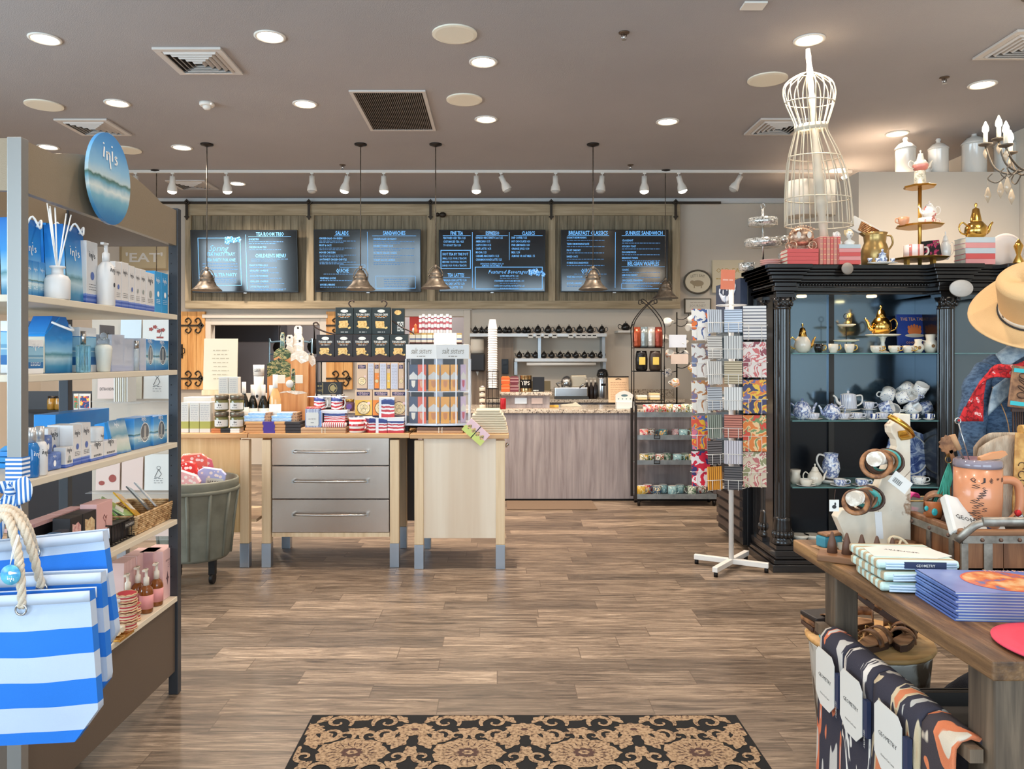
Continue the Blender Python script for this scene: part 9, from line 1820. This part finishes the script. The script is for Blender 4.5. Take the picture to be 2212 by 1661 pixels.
for k in range(26):a = R.uniform(-.02,.02); b = R.uniform(-.008,.008); q.tube(lerp_path([(tx+.0,0,tz),(tx-.015+a*.6+b,-.01,tz*.72),(tx-.03+a*1.1-b,-.015+b,tz*.35),(tx-.042+a*1.5,-.02-b,.02+R.uniform(0,.03))],4),.0021,5)
obj('yarn',q,mat('teal_yarn',(70,170,150),.8),ts); obj('leather_wing',MB().prism([(-.075,.0),(-.05,.06),(-.005,.12),(.015,.10),(.012,.0)],.01,.016),LEA,ts,bev=.003); obj('ring',MB().tube([(.012*math.cos(a),0,tz+.012+.012*math.sin(a))for a in[2*PI*i/14 for i in range(14)]],.002,5,closed=True).tube([(0,0,tz+.02),(-.004,0,tz+.06)],.009,6),OGD,ts)
solo('leather_paddle',MB().prism([(.03*math.cos(a)*(1+.08*math.cos(12*a)),.03*math.sin(a)*(1+.08*math.cos(12*a)))for a in[2*PI*i/48 for i in range(48)]],0,.005).box(-.006,.006,0,.005,-.10,-.02),LEA,'scalloped tan leather paddle beside the mug sticks','leather tag',(X(2050,2.5),2.50,Z(960,2.5)),rot=(0,-.3,0))
# ---------------------------------------------------------------- denim jacket display with bandana, on a bust
yj = 2.78; DEN = mat('denim',(70,92,116),.85,pat=('noise',60,[(.35,(50,70,94)),(.6,(84,108,134))],(1,1,2)),bump=(500,.7)); DEL = mat('worn_denim',(130,146,156),.85,pat=('noise',40,[(.35,(110,128,140)),(.6,(160,172,178))]),bump=(500,.6))
jx = X(2150,yj); dj = thing('denim_jacket','blue denim jacket on a display form behind the crate, its sleeve hanging','jacket',(jx,yj,0))
def jz(py_):return Z(py_,yj)
PRJ = [(.93,.115,.075),(1.05,.125,.085),(1.2,.14,.095),(1.32,.148,.095),(1.40,.13,.08),(1.445,.08,.06)]
q = MB(); P_ = lerp_path([(a,b_,c)for a,b_,c in PRJ],5); q.grid(lambda u,v:(.075+P_[int(v*(len(P_)-1)+.5)].y*math.cos(2*PI*u)*(1+.03*math.sin(9*u*2*PI)*(1-v)),P_[int(v*(len(P_)-1)+.5)].z*math.sin(2*PI*u),P_[int(v*(len(P_)-1)+.5)].x),40,24); obj('jacket_body',q,DEN,dj,solid=.006)
q = MB().tube(lerp_path([(-.03,-.01,1.385),(-.075,-.02,1.34),(-.10,-.03,1.24),(-.108,-.04,1.10),(-.10,-.05,.96),(-.095,-.05,.92)],4),[.045+.004*math.sin(i*1.7)for i in range(21)],16); obj('sleeve',q,DEN,dj); obj('shoulder_yoke',MB().grid(lambda u,v:(-.075+.14*u-.02*v,-.105+.02*u+.005*math.sin(PI*v),1.33+.09*u-.10*v*(1-.3*u)),8,8),DEL,dj,solid=.006)
q = MB().grid(lambda u,v:(-.045+.20*u,-.12+.05*v,1.395+.075*math.sin(PI*u*.6)+.05*v),10,4); obj('collar',q,DEL,dj,solid=.006); obj('seam_stitching',MB().tube(lerp_path([(-.06,-.075,1.33),(-.02,-.10,1.2),(-.01,-.10,1.0)],5),.002,4).tube(lerp_path([(.03,-.09,1.36),(.05,-.11,1.2),(.05,-.10,.96)],5),.002,4),mat('orange_stitch',(176,130,84),.7),dj)
fm = thing('display_form','wooden post and base of the clothing form inside the denim jacket','display form',(jx+.075,yj+.02,0)); obj('post',MB().cyl((0,0,.02),.018,1.55,12),mat('grey_post',(120,110,100),.5),fm); obj('base',MB().lathe([(.16,0),(.16,.018),(.03,.03)],24),LED,fm); obj('top_cap',MB().box(-.02,.02,-.02,.02,1.57,1.60),mat('grey_post'),fm)
RED = mat('red_bandana',(196,34,36),.8,pat=('noise',26,[(.44,(200,36,38)),(.5,(110,20,24)),(.55,(200,36,38)),(.62,(200,36,38)),(.66,(236,206,196)),(.69,(200,36,38))]))
bd = thing('bandana','red paisley bandana looped through the collar and hanging beside the jacket','bandana',(jx,yj,0)); q = MB(); A = lerp_path([(-.155,-.10,jz(905)),(-.145,-.11,jz(860)),(-.125,-.12,jz(820)),(-.09,-.13,jz(800)),(-.03,-.14,jz(800)),(.03,-.15,jz(785)),(.08,-.155,jz(775)),(.13,-.16,jz(772))],5); nA = len(A)-1
def bnd(u,v):
 p = A[int(u*nA+.5)]; k = min(1,u*2.2); wv = .045*(1-k)+.022*k; d = (Vector((1,0,0))*(1-k)+Vector((.25,0,1))*k); return(p.x+d.x*(v-.5)*2*wv,p.y-.006*math.sin(7*v+5*u),p.z+d.z*(v-.5)*2*wv)
q.grid(bnd,40,8); obj('cloth',q,RED,bd,solid=.004)
lp = thing('leather_patch_strap','tooled tan leather strap with turquoise ends hanging over the jacket','strap',(X(2185,2.66),2.62,Z(880,2.66)),rot=(0,.12,0)); obj('strap',MB().box(-.04,.045,0,.006,0,.145),LEA,lp,bev=.004); obj('turquoise_inlay',MB().box(-.034,.039,-.001,0,.008,.022).box(-.034,.039,-.001,0,.122,.136),mat('turquoise'),lp); q = MB(); [q.tube([(.003+.017*math.cos(a+k)+.0,-.001,.045+.022*k+.010*math.sin(a))for a in[2*PI*i/12 for i in range(12)]],.0018,4,closed=True)for k in range(4)]; obj('tooling',q,LED,lp)
fr = thing('fringe','dark brown leather fringe hanging below the tooled strap','fringe',(X(2190,2.7),2.66,Z(885,2.7))); q = MB(); [q.tube([(-.03+.008*k,0,0),(-.03+.008*k+.003*math.sin(k),-.004,-.16)],.003,5)for k in range(14)]; obj('strands',q,LED,fr); obj('top_band',MB().box(-.036,.08,-.003,.003,-.004,.008),LED,fr)
hb = thing('cowhide_bag','cream cowhide bag with a tooled mustard leather strap in the crate','bag',(X(2190,2.45),2.47,zc)); q = MB().grid(lambda u,v:(-.11+.26*u+.012*math.sin(20*v)*.3,-.035*math.sin(PI*u)-.01,(Z(938,2.45)-zc)*v*(1-.16*(1-min(1,u*3))**2)),16,16); q.grid(lambda u,v:(-.11+.26*u,.035*math.sin(PI*u)+.01,(Z(938,2.45)-zc)*v*(1-.16*(1-min(1,u*3))**2)),16,16); obj('hide',q,mat('cow_hair',(206,186,160),.9,pat=('noise',9,[(.4,(160,136,112)),(.55,(212,194,170)),(.7,(226,212,192))],(1,1,.3)),bump=(120,1,(3,3,.4))),hb,solid=.005)
MUS = mat('mustard_leather',(198,146,76),.45,pat=('noise',30,[(.4,(176,122,58)),(.6,(212,162,90))])); sw = Z(935,2.4)-zc; obj('strap',MB().prism([(-.028,.0),(.022,.0),(.03,.06),(.026,sw),(-.022,sw),(-.032,.06)],-.062,-.056),MUS,hb,bev=.003); q = MB(); [q.tube([(-.004+.011*math.cos(a)*(-1)**k,-.064,.05+.028*k+.011*math.sin(a))for a in[i*.5 for i in range(10)]],.0014,4)for k in range(6)]; obj('tooled_scrolls',q,LED,hb); obj('strap_fold',MB().cyl((-.0,-.05,sw+.008),.016,.10,12,axis='X'),MUS,hb)
rj = thing('red_jewel_bead','small cluster of red and silver beads at the picture edge in the crate','beads',(X(2205,2.3),2.31,z1+.035)); q = MB(); [q.sph((.012*math.cos(k),0,.012*math.sin(k*1.3)),.009,8)for k in range(5)]; obj('silver_beads',q,CHROME,rj); obj('red_bead',MB().sph((-.005,-.005,.022),.010,8),RED,rj); solo('bead_prop',MB().box(-.02,.02,-.01,.01,0,.045),CREAM,'cream card block under the red and silver beads','block',(X(2205,2.3),2.32,zc))if False else None
# cowboy hat on a stand
yh = 2.7; FLT = mat('tan_felt',(214,172,120),.85,bump=(300,.4))
HT,bnd_ = hat('cowboy_hat','tan felt cowboy hat with a cream band, tilted on the post of the jacket form',(X(2232,yh),yh,Z(668,yh)),(rad(38),rad(-38),rad(-4)),FLT,mat('cream_hatband',(222,212,196),.6,pat=('spots',36,(222,212,196),(110,100,88),.22)),.094,.195,.165,.05)
obj('beaded_cord',MB().tube([(.1*math.cos(a),.114*math.sin(a),.004)for a in[2*PI*i/40 for i in range(40)]],.003,6,closed=True),INK,HT)
